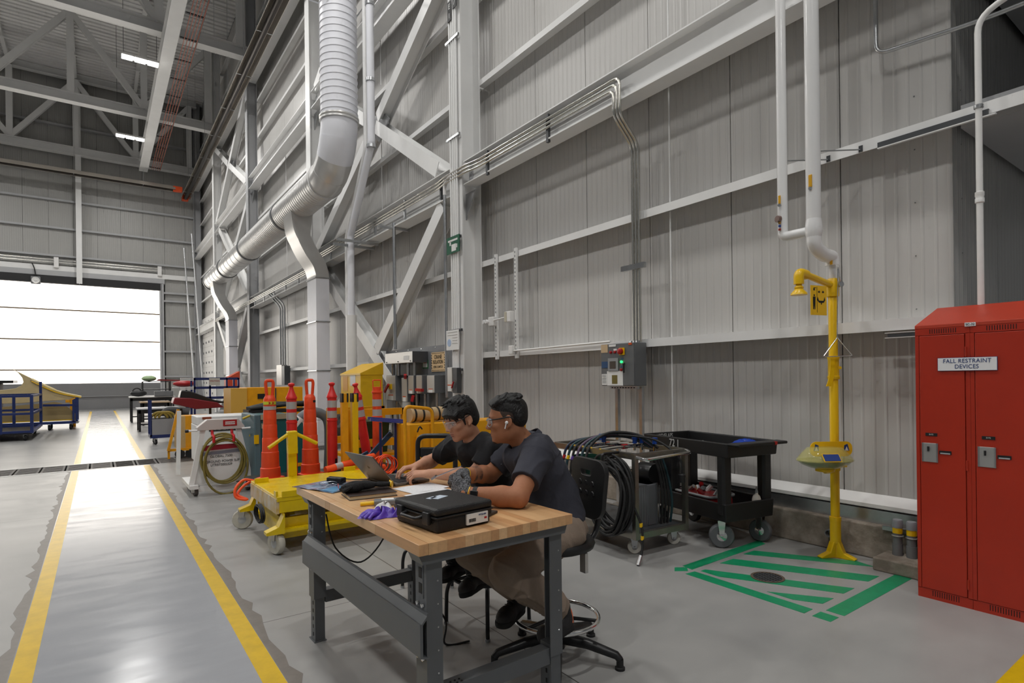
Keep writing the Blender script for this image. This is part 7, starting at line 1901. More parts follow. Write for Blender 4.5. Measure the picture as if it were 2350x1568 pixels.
# ================================================================ FIGURES (smooth implicit surfaces meshed with surface nets)
class Field:
    def __init__(s, lo, hi, h):
        s.lo = np.array(lo, float)
        s.h = h
        s.n = np.ceil((np.array(hi) - s.lo) / h).astype(int) + 1
        s.F = np.full(s.n, 0.5, np.float32)

    def sub(s, lo, hi):
        a = np.clip(np.floor((np.array(lo) - s.lo) / s.h).astype(int), 0, s.n)
        b = np.clip(np.ceil((np.array(hi) - s.lo) / s.h).astype(int) + 1, 0, s.n)
        sl = tuple(slice(int(x), int(y)) for x, y in zip(a, b))
        ax = [(s.lo[i] + s.h * np.arange(a[i], b[i])).astype(np.float32) for i in range(3)]
        return sl, ax[0][:, None, None], ax[1][None, :, None], ax[2][None, None, :]

    def put(s, sl, d, k, op):
        f = s.F[sl]
        if f.size == 0:
            return
        if op == 'add':
            h = np.clip(0.5 + 0.5 * (d - f) / k, 0, 1)
            s.F[sl] = d * (1 - h) + f * h - k * h * (1 - h)
        else:
            d = -d
            h = np.clip(0.5 - 0.5 * (d - f) / k, 0, 1)
            s.F[sl] = d * (1 - h) + f * h + k * h * (1 - h)

    def cap(s, a, b, ra, rb=None, k=0.01, op='add', cut=None):
        rb = ra if rb is None else rb
        a, b = np.array(a, float), np.array(b, float)
        m = max(ra, rb) + k + 3 * s.h
        sl, X, Y, Z = s.sub(np.minimum(a, b) - m, np.maximum(a, b) + m)
        ab = b - a
        L = max(ab @ ab, 1e-9)
        t = ((X - a[0]) * ab[0] + (Y - a[1]) * ab[1] + (Z - a[2]) * ab[2]) / L
        tc = np.clip(t, 0, 1)
        d = np.sqrt((X - a[0] - tc * ab[0]) ** 2 + (Y - a[1] - tc * ab[1]) ** 2 + (Z - a[2] - tc * ab[2]) ** 2) - (ra + (rb - ra) * tc)
        if cut is not None:
            d = np.maximum(d, (t - cut) * math.sqrt(L))
        s.put(sl, d, k, op)
        return s

    def ell(s, c, r, k=0.01, op='add', R=None):
        c, r = np.array(c, float), np.array(r, float)
        m = r.max() + k + 3 * s.h
        sl, X, Y, Z = s.sub(c - m, c + m)
        x, y, z = X - c[0], Y - c[1], Z - c[2]
        if R is not None:
            R = np.array(R)
            x, y, z = (R[0, 0] * x + R[0, 1] * y + R[0, 2] * z, R[1, 0] * x + R[1, 1] * y + R[1, 2] * z, R[2, 0] * x + R[2, 1] * y + R[2, 2] * z)
        k0 = np.sqrt((x / r[0]) ** 2 + (y / r[1]) ** 2 + (z / r[2]) ** 2)
        k1 = np.sqrt((x / r[0] ** 2) ** 2 + (y / r[1] ** 2) ** 2 + (z / r[2] ** 2) ** 2)
        d = k0 * (k0 - 1) / np.maximum(k1, 1e-6)
        s.put(sl, d.astype(np.float32), k, op)
        return s

    def folds(s, amp, dirs, seed=1):
        """cloth creases: warped ridges that fade in and out"""
        rs = np.random.RandomState(seed)
        sl, X, Y, Z = s.sub(s.lo, s.lo + s.n * s.h)

        def wob(lo, hi, n):
            r = 0
            for _ in range(n):
                k = unit(rs.randn(3)) * rs.uniform(lo, hi)
                r = r + np.sin(X * k[0] + Y * k[1] + Z * k[2] + rs.rand() * 6)
            return r / n

        w = 0.8 * wob(18, 40, 4)
        for d, f in dirs:
            d = unit(d)
            ph = (X * d[0] + Y * d[1] + Z * d[2]) * f * 0.55 + 3.4 * wob(8, 22, 4) + rs.rand() * 6
            w = w - 1.5 * np.clip(0.35 + wob(9, 20, 3), 0, 1) * (1 - np.abs(np.sin(ph))) ** 3
        s.F += (amp * w / len(dirs)).astype(np.float32)
        return s

    def plane(s, p, n):
        """keep the side opposite to n"""
        sl, X, Y, Z = s.sub(s.lo, s.lo + s.n * s.h)
        s.F = np.maximum(s.F, ((X - p[0]) * n[0] + (Y - p[1]) * n[1] + (Z - p[2]) * n[2]).astype(np.float32))
        return s

    def mesh(s, name, m):
        F = s.F
        F[0], F[-1], F[:, 0], F[:, -1], F[:, :, 0], F[:, :, -1] = (0.1,) * 6
        ins = F < 0
        i8 = ins.astype(np.int8)
        c = sum(i8[a:a + F.shape[0] - 1, b:b + F.shape[1] - 1, d:d + F.shape[2] - 1] for a in (0, 1) for b in (0, 1) for d in (0, 1))
        act = (c > 0) & (c < 8)
        cell = np.argwhere(act)
        idx = np.full(act.shape, -1, np.int32)
        idx[act] = np.arange(len(cell))
        S = np.zeros((len(cell), 3))
        n = np.zeros(len(cell))
        for ax in range(3):
            o1, o2 = [k for k in range(3) if k != ax]
            for u in (0, 1):
                for v in (0, 1):
                    a = np.zeros(3, int)
                    a[o1], a[o2] = u, v
                    b = a.copy()
                    b[ax] = 1
                    A, B = cell + a, cell + b
                    fa, fb = F[tuple(A.T)], F[tuple(B.T)]
                    x = (fa < 0) != (fb < 0)
                    t = np.where(x, fa / np.where(x, fa - fb, 1), 0)
                    p = np.tile(a.astype(float), (len(cell), 1))
                    p[:, ax] = t
                    S += p * x[:, None]
                    n += x
        V = s.lo + s.h * (cell + S / n[:, None])
        Q = []
        for ax in range(3):
            o1, o2 = [(1, 2), (2, 0), (0, 1)][ax]
            sl0, sl1 = [slice(None)] * 3, [slice(None)] * 3
            sl0[ax], sl1[ax] = slice(0, -1), slice(1, None)
            ch = ins[tuple(sl0)] != ins[tuple(sl1)]
            e = np.argwhere(ch)
            e = e[(e[:, o1] > 0) & (e[:, o2] > 0) & (e[:, o1] < idx.shape[o1]) & (e[:, o2] < idx.shape[o2])]
            d1, d2 = np.zeros(3, int), np.zeros(3, int)
            d1[o1], d2[o2] = 1, 1
            q = np.stack([idx[tuple((e - d1 - d2).T)], idx[tuple((e - d2).T)], idx[tuple(e.T)], idx[tuple((e - d1).T)]], 1)
            f = ins[tuple(e.T)]
            q[~f] = q[~f][:, ::-1]
            Q.append(q)
        Q = np.concatenate(Q)
        Q = Q[(Q >= 0).all(1)]
        # one light smoothing pass
        for _ in range(2):
            acc = np.zeros_like(V)
            cnt = np.zeros(len(V))
            for a, b in ((0, 1), (1, 2), (2, 3), (3, 0)):
                np.add.at(acc, Q[:, a], V[Q[:, b]])
                np.add.at(cnt, Q[:, a], 1)
            V = V * 0.5 + 0.5 * acc / np.maximum(cnt, 1)[:, None]
        me = bpy.data.meshes.new(name)
        me.vertices.add(len(V))
        me.vertices.foreach_set('co', V.astype(np.float32).ravel())
        me.loops.add(len(Q) * 4)
        me.loops.foreach_set('vertex_index', Q.astype(np.int32).ravel())
        me.polygons.add(len(Q))
        me.polygons.foreach_set('loop_start', np.arange(0, len(Q) * 4, 4, dtype=np.int32))
        me.polygons.foreach_set('use_smooth', np.ones(len(Q), bool))
        me.materials.append(m)
        me.update(calc_edges=True)
        me.validate()
        return me


def V3(*a):
    return np.array(a, float)


def unit(v):
    v = np.array(v, float)
    return v / np.linalg.norm(v)


class Frame:
    """head frame: forward x, left y, up z"""

    def __init__(s, o, f, up=(0, 0, 1)):
        s.o = np.array(o, float)
        s.x = unit(f)
        s.y = unit(np.cross(up, s.x))
        s.z = np.cross(s.x, s.y)
        s.R = np.stack([s.x, s.y, s.z])

    def __call__(s, x, y, z):
        return s.o + s.x * x + s.y * y + s.z * z

    def M(s):
        return Matrix([[s.x[i], s.y[i], s.z[i], s.o[i]] for i in range(3)] + [[0, 0, 0, 1]])


def head(F, H, wide=1.0, jaw=1.0, nose=1.0):
    R = H.R
    F.ell(H(-0.012, 0, 0.036), (0.097, 0.077 * wide, 0.084), 0.01, R=R)
    F.ell(H(0.026, 0, -0.026), (0.064, 0.062 * wide, 0.084), 0.03, R=R)
    F.ell(H(0.026, 0, -0.074), (0.054 * jaw, 0.052 * wide, 0.040), 0.025, R=R)
    F.ell(H(-0.006, 0.040 * wide, -0.058), (0.030, 0.020, 0.030), 0.025, R=R)
    F.ell(H(-0.006, -0.040 * wide, -0.058), (0.030, 0.020, 0.030), 0.025, R=R)
    F.ell(H(0.068, 0, -0.099), (0.020, 0.024, 0.017), 0.018, R=R)
    F.ell(H(0.071, 0, 0.026), (0.018, 0.050, 0.014), 0.018, R=R)
    for sgn in (1, -1):
        F.ell(H(0.062, sgn * 0.043, -0.020), (0.022, 0.021, 0.018), 0.02, R=R)
        F.ell(H(0.094, sgn * 0.033, 0.006), (0.016, 0.019, 0.013), 0.012, 'sub', R=R)
        F.ell(H(0.070, sgn * 0.032, 0.003), (0.013, 0.016, 0.0125), 0.004, R=R)
    F.cap(H(0.082, 0, 0.014), H(0.106 * nose, 0, -0.026), 0.0075, 0.0115, 0.014)
    F.ell(H(0.096, 0.0125, -0.031), (0.011, 0.0075, 0.008), 0.008, R=R)
    F.ell(H(0.096, -0.0125, -0.031), (0.011, 0.0075, 0.008), 0.008, R=R)
    F.ell(H(0.084, 0, -0.058), (0.011, 0.022, 0.006), 0.007, R=R)
    F.ell(H(0.082, 0, -0.071), (0.011, 0.019, 0.0065), 0.007, R=R)
    F.ell(H(0.098, 0, -0.0645), (0.010, 0.024, 0.0016), 0.003, 'sub', R=R)
    for sgn in (1, -1):
        c = H(-0.012, sgn * 0.079 * wide, -0.004)
        E = Frame(c, H.x * 0.94 + H.z * -0.05 + H.y * sgn * -0.32, H.z + H.x * -0.15)
        F.ell(E(0, 0, 0.002), (0.018, 0.007, 0.031), 0.006, R=E.R)
        F.ell(E(0.003, sgn * 0.008, 0.004), (0.010, 0.0055, 0.019), 0.004, 'sub', R=E.R)
        F.ell(E(0.012, 0, -0.024), (0.008, 0.006, 0.010), 0.006, R=E.R)


FING = [(0.030, 0.087, (0.043, 0.026, 0.021)), (0.010, 0.091, (0.047, 0.030, 0.022)), (-0.010, 0.087, (0.043, 0.028, 0.021)), (-0.028, 0.079, (0.034, 0.021, 0.018))]


def hand(F, W, f, n, thumb, curl=(0.5, 0.7, 0.5), grow=0.0, spread=0.06, tcurl=0.3):
    """W wrist, f along the hand, n back of the hand, thumb +1/-1 side"""
    f = unit(f)
    n = unit(np.array(n) - f * np.dot(n, f))
    sd = np.cross(f, n) * thumb
    W = np.array(W, float)
    for i, (off, ln, segs) in enumerate(FING):
        K = W + f * ln + sd * off - n * 0.004 * abs(i - 1)
        F.cap(W + sd * off * 0.55, K, 0.0155 + grow, 0.0115 + grow, 0.012)
        p = K
        a = 0.0
        for j, sg in enumerate(segs):
            a += curl[j] * (1 + 0.08 * (i - 1))
            d = f * math.cos(a) - n * math.sin(a) + sd * (spread * (1.5 - i)) * (1 if j == 0 else 0.4)
            q = p + unit(d) * sg
            F.cap(p, q, (0.0098, 0.0088, 0.0078)[j] + grow, (0.0088, 0.0078, 0.0068)[j] + grow, 0.0035)
            p = q
    b = W + f * 0.022 + sd * 0.022 - n * 0.006
    e1 = b + unit(f * 0.62 + sd * 0.62 - n * 0.35) * 0.046
    e2 = e1 + unit(f * 0.85 + sd * (0.4 - tcurl) - n * 0.3) * 0.034
    e3 = e2 + unit(f * 0.9 + sd * (0.1 - tcurl) - n * (0.2 + tcurl * 0.6)) * 0.026
    F.cap(b, e1, 0.016 + grow, 0.012 + grow, 0.012).cap(e1, e2, 0.0115 + grow, 0.0098 + grow, 0.004).cap(e2, e3, 0.0098 + grow, 0.008 + grow, 0.004)


def skin(name, c, c2):
    m = mat(name, c, 0.62, col2=c2, vscale=14, lo=0.3, hi=0.75, spec=0.3, bump=0.08, bscale=300)
    b = m.node_tree.nodes['Principled BSDF']
    b.inputs['Subsurface Weight'].default_value = 0.08
    b.inputs['Subsurface Radius'].default_value = (0.012, 0.005, 0.003)
    return m


def limb(F, a, b, c, r0, r1, r2, r3, k=0.02):
    """upper arm a-b, forearm b-c with a muscle bulge"""
    a, b, c = V3(*a), V3(*b), V3(*c)
    F.cap(a, b, r0, r1, k)
    m = b + (c - b) * 0.30
    F.cap(b, m, r1, r2, k)
    F.cap(m, c, r2, r3, k)


M_HAIR = mat('black_hair', (15, 14, 15), 0.45, bump=0.9, bscale=60, stretch=(1, 5, 1.2))
M_EYEW = mat('eye_white', (214, 206, 200), 0.3)
M_IRIS = mat('dark_iris', (34, 24, 20), 0.2)
M_LENS = mat('clear_lens', (210, 216, 220), 0.05, alpha=0.16, spec=1.0)
M_LIP_A = mat('lip_a', (150, 88, 78), 0.45)
M_LIP_B = mat('lip_b', (138, 80, 66), 0.45)


def face_bits(t, H, lipm, beard=False):
    for sgn in (1, -1):
        m = MB(H.M()); m.ell((0.0735, sgn * 0.032, 0.003), (0.0112, 0.0135, 0.0085), 14, 8); e = obj('eye', m, M_EYEW, t, 80)
        m = MB(H.M()); m.ell((0.0805, sgn * 0.033, 0.0015), (0.0052, 0.006, 0.006), 12, 8); obj('iris', m, M_IRIS, e, 80)
        m = MB(H.M()); m.tube(spline([(0.0865, sgn * 0.015, 0.024), (0.0845, sgn * 0.033, 0.030), (0.070, sgn * 0.052, 0.024)], 5), [0.0022, 0.003, 0.0036, 0.004, 0.004, 0.004, 0.0036, 0.003, 0.0025, 0.002, 0.0014], 6); obj('eyebrow', m, M_HAIR, t, 80)
        m = MB(H.M()); m.tube(spline([(0.0828, sgn * 0.019, 0.006), (0.0855, sgn * 0.032, 0.0125), (0.0775, sgn * 0.047, 0.007)], 5), 0.0014, 5); obj('eyelash', m, M_HAIR, t, 80)
    m = MB(H.M()); m.ell((0.0862, 0, -0.0585), (0.0098, 0.0215, 0.0046), 16, 8); obj('lip', m, lipm, t, 80)
    m = MB(H.M()); m.ell((0.0842, 0, -0.0705), (0.0098, 0.0185, 0.0052), 16, 8); obj('lip', m, lipm, t, 80)


# ---------------------------------------------------------------- man in the black tee (beyond)
pa = thing('person', 'man in a black tee and clear safety glasses typing on the laptop', 'person', (1.93, 2.96, 0))
INVA = Matrix.Translation((-1.93, -2.96, 0))
def part(t, inv, name, F, m, label=None):
    me = F.mesh(name, m)
    me.transform(inv)
    o = obj(name, me, None, t)
    if label:
        o['label'] = label
    return o


HA = Frame((1.742, 2.945, 1.262), (-0.93, -0.06, -0.34), (0.0, 0.02, 1))
SKA = skin('skin_a', (206, 158, 130), (188, 134, 108))
A = dict(neck=(1.845, 2.958, 1.125), shL=(1.865, 2.780, 1.085), shR=(1.825, 3.140, 1.085), elL=(1.735, 2.80, 0.945), wrL=(1.563, 3.005, 0.950), elR=(1.752, 3.345, 0.965), wrR=(1.592, 3.215, 0.968))
F = Field((1.40, 2.66, 0.60), (2.20, 3.46, 1.42), 0.0032)
head(F, HA, 1.0, 0.97)
F.cap(HA(-0.03, 0, -0.06), V3(*A['neck']) + V3(0.0, 0, 0.0), 0.052, 0.058, 0.03)
F.cap(V3(*A['neck']) + V3(0.03, 0, -0.04), (2.0, 2.96, 0.70), 0.06, 0.08, 0.04).cap(A['shL'], A['shR'], 0.045, 0.045, 0.05)
limb(F, A['shL'], A['elL'], A['wrL'], 0.048, 0.040, 0.041, 0.0265)
limb(F, A['shR'], A['elR'], A['wrR'], 0.048, 0.040, 0.041, 0.0265)
hand(F, A['wrL'], (-0.72, 0.62, 0.05), (0.05, -0.25, 0.95), 1, (0.62, 0.75, 0.55), tcurl=0.45)
hand(F, A['wrR'], (-0.92, 0.05, -0.02), (0.0, 0.05, 1.0), -1, (0.55, 0.65, 0.5))
part(pa, INVA, 'body', F, SKA)
face_bits(pa, Frame(HA.o - V3(1.93, 2.96, 0), HA.x, HA.z), M_LIP_A)
HAL = Frame(HA.o - V3(1.93, 2.96, 0), HA.x, HA.z)
# hair: full top with a fringe
F = Field(HA.o - 0.17, HA.o + 0.17, 0.003)
R = HA.R
F.ell(HA(-0.018, 0, 0.048), (0.104, 0.087, 0.088), 0.01, R=R)
F.ell(HA(-0.055, 0, -0.005), (0.066, 0.080, 0.075), 0.02, R=R)
F.ell(HA(0.075, 0, -0.058), (0.085, 0.10, 0.105), 0.012, 'sub', R=R)
for sgn in (1, -1):
    F.ell(HA(0.012, sgn * 0.085, -0.012), (0.038, 0.022, 0.046), 0.008, 'sub', R=R)
    F.cap(HA(0.022, sgn * 0.071, 0.03), HA(0.020, sgn * 0.070, -0.022), 0.010, 0.005, 0.008)
rs = np.random.RandomState(3)
for k in range(15):
    y = -0.062 + 0.0088 * k
    x0 = 0.062 - 6.0 * y * y
    ln = 0.030 + 0.028 * rs.rand()
    F.cap(HA(x0 - 0.01, y, 0.088 - 4 * y * y), HA(x0 + 0.028, y + 0.006, 0.062 - 3 * y * y), 0.015, 0.011, 0.006)
    F.cap(HA(x0 + 0.026, y + 0.006, 0.062 - 3 * y * y), HA(x0 + 0.026 - 3.0 * y * y, y + 0.012 * rs.randn() * 0.5, 0.068 - ln - 3 * y * y), 0.010, 0.003, 0.005)
for k in range(46):
    th = rs.rand() * 2 * PI
    ph = rs.rand() * 0.9
    d = V3(math.cos(th) * math.sin(ph), math.sin(th) * math.sin(ph), math.cos(ph))
    p = V3(-0.018, 0, 0.048) + d * V3(0.103, 0.086, 0.087)
    q = p + V3(0.035, 0.012 * rs.randn(), -0.006) + d * 0.004
    F.cap(HA(*p), HA(*q), 0.009, 0.004, 0.006)
part(pa, INVA, 'hair', F, M_HAIR)
# tee
F = Field((1.60, 2.60, 0.58), (2.24, 3.42, 1.22), 0.005)
TF = Frame((0, 0, 0), (-0.97, -0.08, 0.0))
F.ell((1.925, 2.96, 0.99), (0.125, 0.185, 0.16), 0.05, R=Frame((0, 0, 0), (-0.9, -0.06, -0.35)).R)
F.ell((1.995, 2.96, 0.80), (0.135, 0.170, 0.17), 0.06)
F.cap(A['shL'], A['shR'], 0.062, 0.062, 0.05)
F.cap((1.865, 2.90, 1.115), (1.865, 3.02, 1.115), 0.062, 0.062, 0.05)
F.ell((1.845, 2.958, 1.055), (0.085, 0.11, 0.075), 0.04)
F.cap(A['shL'], V3(*A['shL']) * 0.28 + V3(*A['elL']) * 0.72, 0.066, 0.064, 0.03, cut=0.92)
F.cap(A['shR'], V3(*A['shR']) * 0.28 + V3(*A['elR']) * 0.72, 0.066, 0.064, 0.03, cut=0.92)
F.folds(0.018, (((0.4, 0.8, 0.6), 60), ((-0.6, 0.3, 0.9), 45), ((0.2, -0.9, 0.5), 75)), 4)
F.cap(V3(*A['neck']) + V3(-0.01, 0, 0.01), HA(-0.03, 0, -0.05), 0.061, 0.063, 0.006, 'sub')
F.plane((2.0, 2.96, 0.655), (0.1, 0, -1))
part(pa, INVA, 'tee_shirt', F, mat('black_tee', (25, 25, 29), 0.85, bump=0.4, bscale=18))
m = MB(INVA); m.tube([tuple(V3(*A['neck']) + V3(-0.014, 0, 0.002) + V3(-0.062 * math.cos(a), 0.064 * math.sin(a), -0.026 * math.cos(a) + 0.002)) for a in [2 * PI * i / 30 for i in range(30)]], 0.0065, 8, closed=True); obj('neckband', m, MATS['black_tee'], pa, 80)
# trousers and shoes
def trousers(t, inv, hipL, hipR, kL, kR, aL, aR, pel, m, h=0.006, amp=0.016, seed=2, r=(0.105, 0.078, 0.070, 0.058)):
    P_ = np.array([hipL, hipR, kL, kR, aL, aR, pel])
    F = Field(P_.min(0) - 0.2, P_.max(0) + 0.2, h)
    F.ell(pel, (0.165, 0.195, 0.125), 0.05)
    for a, b, c in ((hipL, kL, aL), (hipR, kR, aR)):
        F.cap(a, b, r[0], r[1], 0.04)
        F.cap(b, c, r[1] * 0.97, r[3], 0.03, cut=1.0)
        mid = V3(*b) * 0.62 + V3(*c) * 0.38
        F.cap(b, mid, r[1], r[2], 0.03)
    F.folds(amp, (((0.5, 0.2, 1.0), 55), ((1.0, -0.3, 0.4), 48), ((0.2, 1.0, -0.6), 62)), seed)
    F.plane((0, 0, 0.83), (0, 0, 1))
    return part(t, inv, 'trousers', F, m)


def boot(t, inv, ankle, heel, toe, label=None, accent=True):
    ank, he, to = V3(*ankle), V3(*heel), V3(*toe)
    P_ = np.array([ank, he, to])
    d = unit(to - he)
    up = unit((ank - he) - d * np.dot(ank - he, d))
    F = Field(P_.min(0) - 0.08, P_.max(0) + 0.08, 0.0035)
    F.cap(ank + up * 0.03, he + d * 0.045 + up * 0.035, 0.046, 0.042, 0.02)
    F.cap(he + d * 0.035 + up * 0.035, he + d * 0.16 + up * 0.03, 0.040, 0.038, 0.03)
    F.cap(he + d * 0.15 + up * 0.03, to - d * 0.035 + up * 0.030, 0.042, 0.036, 0.03)
    b = part(t, inv, 'boot', F, mat('boot_leather', (30, 28, 29), 0.6, bump=0.2, bscale=90), label)
    F = Field(P_.min(0) - 0.08, P_.max(0) + 0.08, 0.0035)
    F.cap(he + d * 0.04 + up * 0.006, to - d * 0.04 + up * 0.006, 0.044, 0.046, 0.01)
    F.plane(he + up * 0.022, up)
    F.plane(he - up * 0.008, -up)
    s_ = F.mesh('sole', mat('boot_sole', (22, 21, 21), 0.8))
    s_.transform(inv)
    obj('sole', s_, None, b)
    if accent:
        sd = np.cross(up, d)
        for k in (1, -1):
            m = MB(inv); m.tube(spline([tuple(he + d * 0.0 + up * 0.10 + sd * 0.020 * k - d * 0.006), tuple(he - d * 0.006 + up * 0.065 + sd * 0.024 * k), tuple(he + d * 0.02 + up * 0.028 + sd * 0.043 * k)], 5), 0.004, 6); obj('orange_piping', m, mat('piping_orange', (200, 96, 52), 0.5), b, 60)
    for k in range(4):
        sd = np.cross(up, d)
        c = he + d * (0.11 + 0.022 * k) + up * (0.085 - 0.008 * k)
        m = MB(inv); m.tube([tuple(c - sd * 0.02), tuple(c + up * 0.006), tuple(c + sd * 0.02)], 0.0022, 5); obj('lace', m, M_DARKGREY, b, 60)
    return b


trousers(pa, INVA, (1.98, 2.86, 0.70), (1.98, 3.05, 0.70), (1.68, 2.84, 0.62), (1.68, 3.06, 0.62), (1.74, 2.78, 0.40), (1.76, 3.03, 0.40), (2.0, 2.955, 0.70), mat('black_trousers', (22, 22, 25), 0.85), seed=5)
boot(pa, INVA, (1.74, 2.78, 0.40), (1.79, 2.78, 0.325), (1.60, 2.70, 0.312), accent=False)
boot(pa, INVA, (1.76, 3.03, 0.40), (1.81, 3.03, 0.325), (1.62, 2.97, 0.312), accent=False)


def glasses(t, H, frame_m, lens_m, thick, wrap=True):
    g = MB(H.M())
    pts = [(0.098, 0.0, 0.012), (0.099, 0.018, 0.018), (0.094, 0.045, 0.019), (0.078, 0.066, 0.016), (0.04, 0.076, 0.016)]
    for sgn in (1, -1):
        m = MB(H.M())
        m.grid(lambda u, v: (0.104 - 0.030 * (u ** 2.2), sgn * (0.006 + 0.058 * u), 0.018 - (0.040 - 0.010 * u) * v * (0.75 + 0.25 * math.sin(PI * min(1, u + 0.25)))), 10, 6, (0.0012, 0, 0))
        l = obj('lens', m, lens_m, t, 80)
        m = MB(H.M()); m.tube(spline([(0.102, sgn * 0.004, 0.019), (0.098, sgn * 0.034, 0.020), (0.076, sgn * 0.065, 0.018)], 6), thick, 6); obj('brow_bar', m, frame_m, t, 80)
        if not wrap:
            m = MB(H.M()); m.tube(spline([(0.076, sgn * 0.065, 0.018), (0.079, sgn * 0.060, -0.012), (0.094, sgn * 0.036, -0.022), (0.104, sgn * 0.008, -0.012)], 6), thick * 0.55, 6); obj('rim', m, frame_m, t, 80)
        m = MB(H.M()); m.tube(spline([(0.076, sgn * 0.066, 0.016), (0.035, sgn * 0.077, 0.017), (-0.012, sgn * 0.083, 0.022), (-0.035, sgn * 0.081, 0.010)], 6), [thick] * 10 + [thick * 1.2] * 9, 6); obj('temple_arm', m, M_BLACK, t, 80)
    m = MB(H.M()); m.tube([(0.103, -0.007, 0.012), (0.107, 0.0, 0.013), (0.103, 0.007, 0.012)], thick * 0.9, 6); obj('bridge', m, frame_m, t, 80)


ga = thing('safety_glasses', 'clear wraparound safety glasses worn by the man at the laptop', 'glasses', (1.742, 2.945, 1.262))
glasses(ga, Frame((0, 0, 0), HA.x, HA.z), mat('clear_frame', (214, 218, 220), 0.1, alpha=0.5), M_LENS, 0.0022)

# ---------------------------------------------------------------- man in the charcoal polo (nearer)
pb = thing('person', 'man in a charcoal polo and khaki trousers wearing grey gloves', 'person', (1.975, 2.36, 0))
INVB = Matrix.Translation((-1.975, -2.36, 0))
HB = Frame((1.800, 2.462, 1.277), (-0.80, 0.58, -0.10), (0.02, 0.0, 1))
SKB = skin('skin_b', (176, 122, 90), (156, 102, 74))
B = dict(neck=(1.895, 2.44, 1.150), shL=(1.850, 2.268, 1.115), shR=(1.985, 2.60, 1.11), elL=(1.640, 2.150, 0.938), wrL=(1.470, 2.345, 0.948), elR=(1.845, 2.700, 0.955), wrR=(1.640, 2.655, 0.985))
F = Field((1.42, 2.06, 0.62), (2.20, 2.80, 1.44), 0.0032)
head(F, HB, 1.02, 1.06, 0.99)
F.cap(HB(-0.03, 0, -0.06), B['neck'], 0.058, 0.064, 0.03)
F.cap(V3(*B['neck']) + V3(0.03, -0.01, -0.04), (2.05, 2.37, 0.72), 0.06, 0.08, 0.04).cap(B['shL'], B['shR'], 0.048, 0.048, 0.05)
limb(F, B['shL'], B['elL'], B['wrL'], 0.056, 0.047, 0.048, 0.031)
limb(F, B['shR'], B['elR'], B['wrR'], 0.056, 0.047, 0.048, 0.031)
for W_, f_ in ((B['wrL'], (-0.12, 0.86, 0.42)), (B['wrR'], (-0.84, -0.50, 0.10))):
    F.cap(W_, V3(*W_) + unit(f_) * 0.06, 0.020, 0.012, 0.01)
part(pb, INVB, 'body', F, SKB)
HBL = Frame(HB.o - V3(1.975, 2.36, 0), HB.x, HB.z)
face_bits(pb, HBL, M_LIP_B)
# stubble on the chin, short hair with faded sides
F = Field(HB.o - 0.16, HB.o + 0.16, 0.003)
F.ell(HB(0.068, 0, -0.101), (0.0212, 0.025, 0.0175), 0.01, R=HB.R)
F.ell(HB(0.088, 0, -0.082), (0.03, 0.05, 0.012), 0.006, 'sub', R=HB.R)
part(pb, INVB, 'goatee', F, mat('stubble', (58, 42, 36), 0.7))
F = Field(HB.o - 0.17, HB.o + 0.17, 0.003)
R = HB.R
F.ell(HB(-0.020, 0, 0.056), (0.098, 0.080, 0.080), 0.01, R=R)
F.ell(HB(-0.056, 0, 0.012), (0.058, 0.075, 0.062), 0.02, R=R)
F.ell(HB(0.088, 0, -0.026), (0.076, 0.11, 0.092), 0.010, 'sub', R=R)
for sgn in (1, -1):
    F.ell(HB(0.0, sgn * 0.094, -0.012), (0.055, 0.026, 0.062), 0.010, 'sub', R=R)
rs = np.random.RandomState(9)
for k in range(120):
    y = rs.uniform(-0.070, 0.070)
    x = rs.uniform(-0.075, 0.055)
    r2_ = 1 - ((x + 0.02) / 0.102) ** 2 - (y / 0.084) ** 2
    if r2_ <= 0.02:
        continue
    z = 0.056 + 0.080 * math.sqrt(r2_)
    F.cap(HB(x, y, z - 0.004), HB(x - 0.022, y + 0.006 * rs.randn(), z + 0.002 + 0.005 * rs.rand() + (0.006 if x > 0 else -0.003)), 0.008, 0.005, 0.007)
for k in range(12):
    y = -0.055 + 0.01 * k
    F.cap(HB(0.030, y, 0.122 - 6 * y * y), HB(0.074 - 3.5 * y * y, y * 1.02, 0.100 - 4 * y * y), 0.017, 0.012, 0.008)
part(pb, INVB, 'hair', F, M_HAIR)
# faded side stubble: a thin shaded skin-tight patch
F = Field(HB.o - 0.16, HB.o + 0.16, 0.003)
F.ell(HB(-0.012, 0, 0.036), (0.0978, 0.0795, 0.0848), 0.004, R=R)
F.ell(HB(0.075, 0, -0.02), (0.074, 0.12, 0.12), 0.006, 'sub', R=R)
F.plane(HB(0, 0, -0.018), -HB.z)
F.plane(HB(0, 0, 0.075), HB.z)
for sgn in (1, -1):
    F.ell(HB(-0.012, sgn * 0.088, -0.006), (0.024, 0.02, 0.036), 0.004, 'sub', R=R)
part(pb, INVB, 'hair_fade', F, mat('hair_fade', (62, 46, 38), 0.7, bump=0.5, bscale=600))
# polo
F = Field((1.62, 2.06, 0.60), (2.34, 2.84, 1.26), 0.005)
TR = Frame((0, 0, 0), (-0.90, 0.40, 0.0)).R
F.ell((1.968, 2.415, 1.015), (0.138, 0.195, 0.165), 0.06, R=Frame((0, 0, 0), (-0.80, 0.36, -0.48)).R)
F.ell((2.035, 2.385, 0.87), (0.140, 0.178, 0.16), 0.06, R=TR)
F.ell((2.060, 2.370, 0.75), (0.155, 0.185, 0.13), 0.06, R=TR)
F.cap(B['shL'], B['shR'], 0.068, 0.068, 0.06)
F.cap(V3(1.93, 2.36, 1.13), V3(1.97, 2.50, 1.13), 0.072, 0.072, 0.06)
F.ell((1.885, 2.445, 1.075), (0.095, 0.12, 0.080), 0.04)
F.cap(B['shL'], V3(*B['shL']) * 0.30 + V3(*B['elL']) * 0.70, 0.076, 0.072, 0.035, cut=0.95)
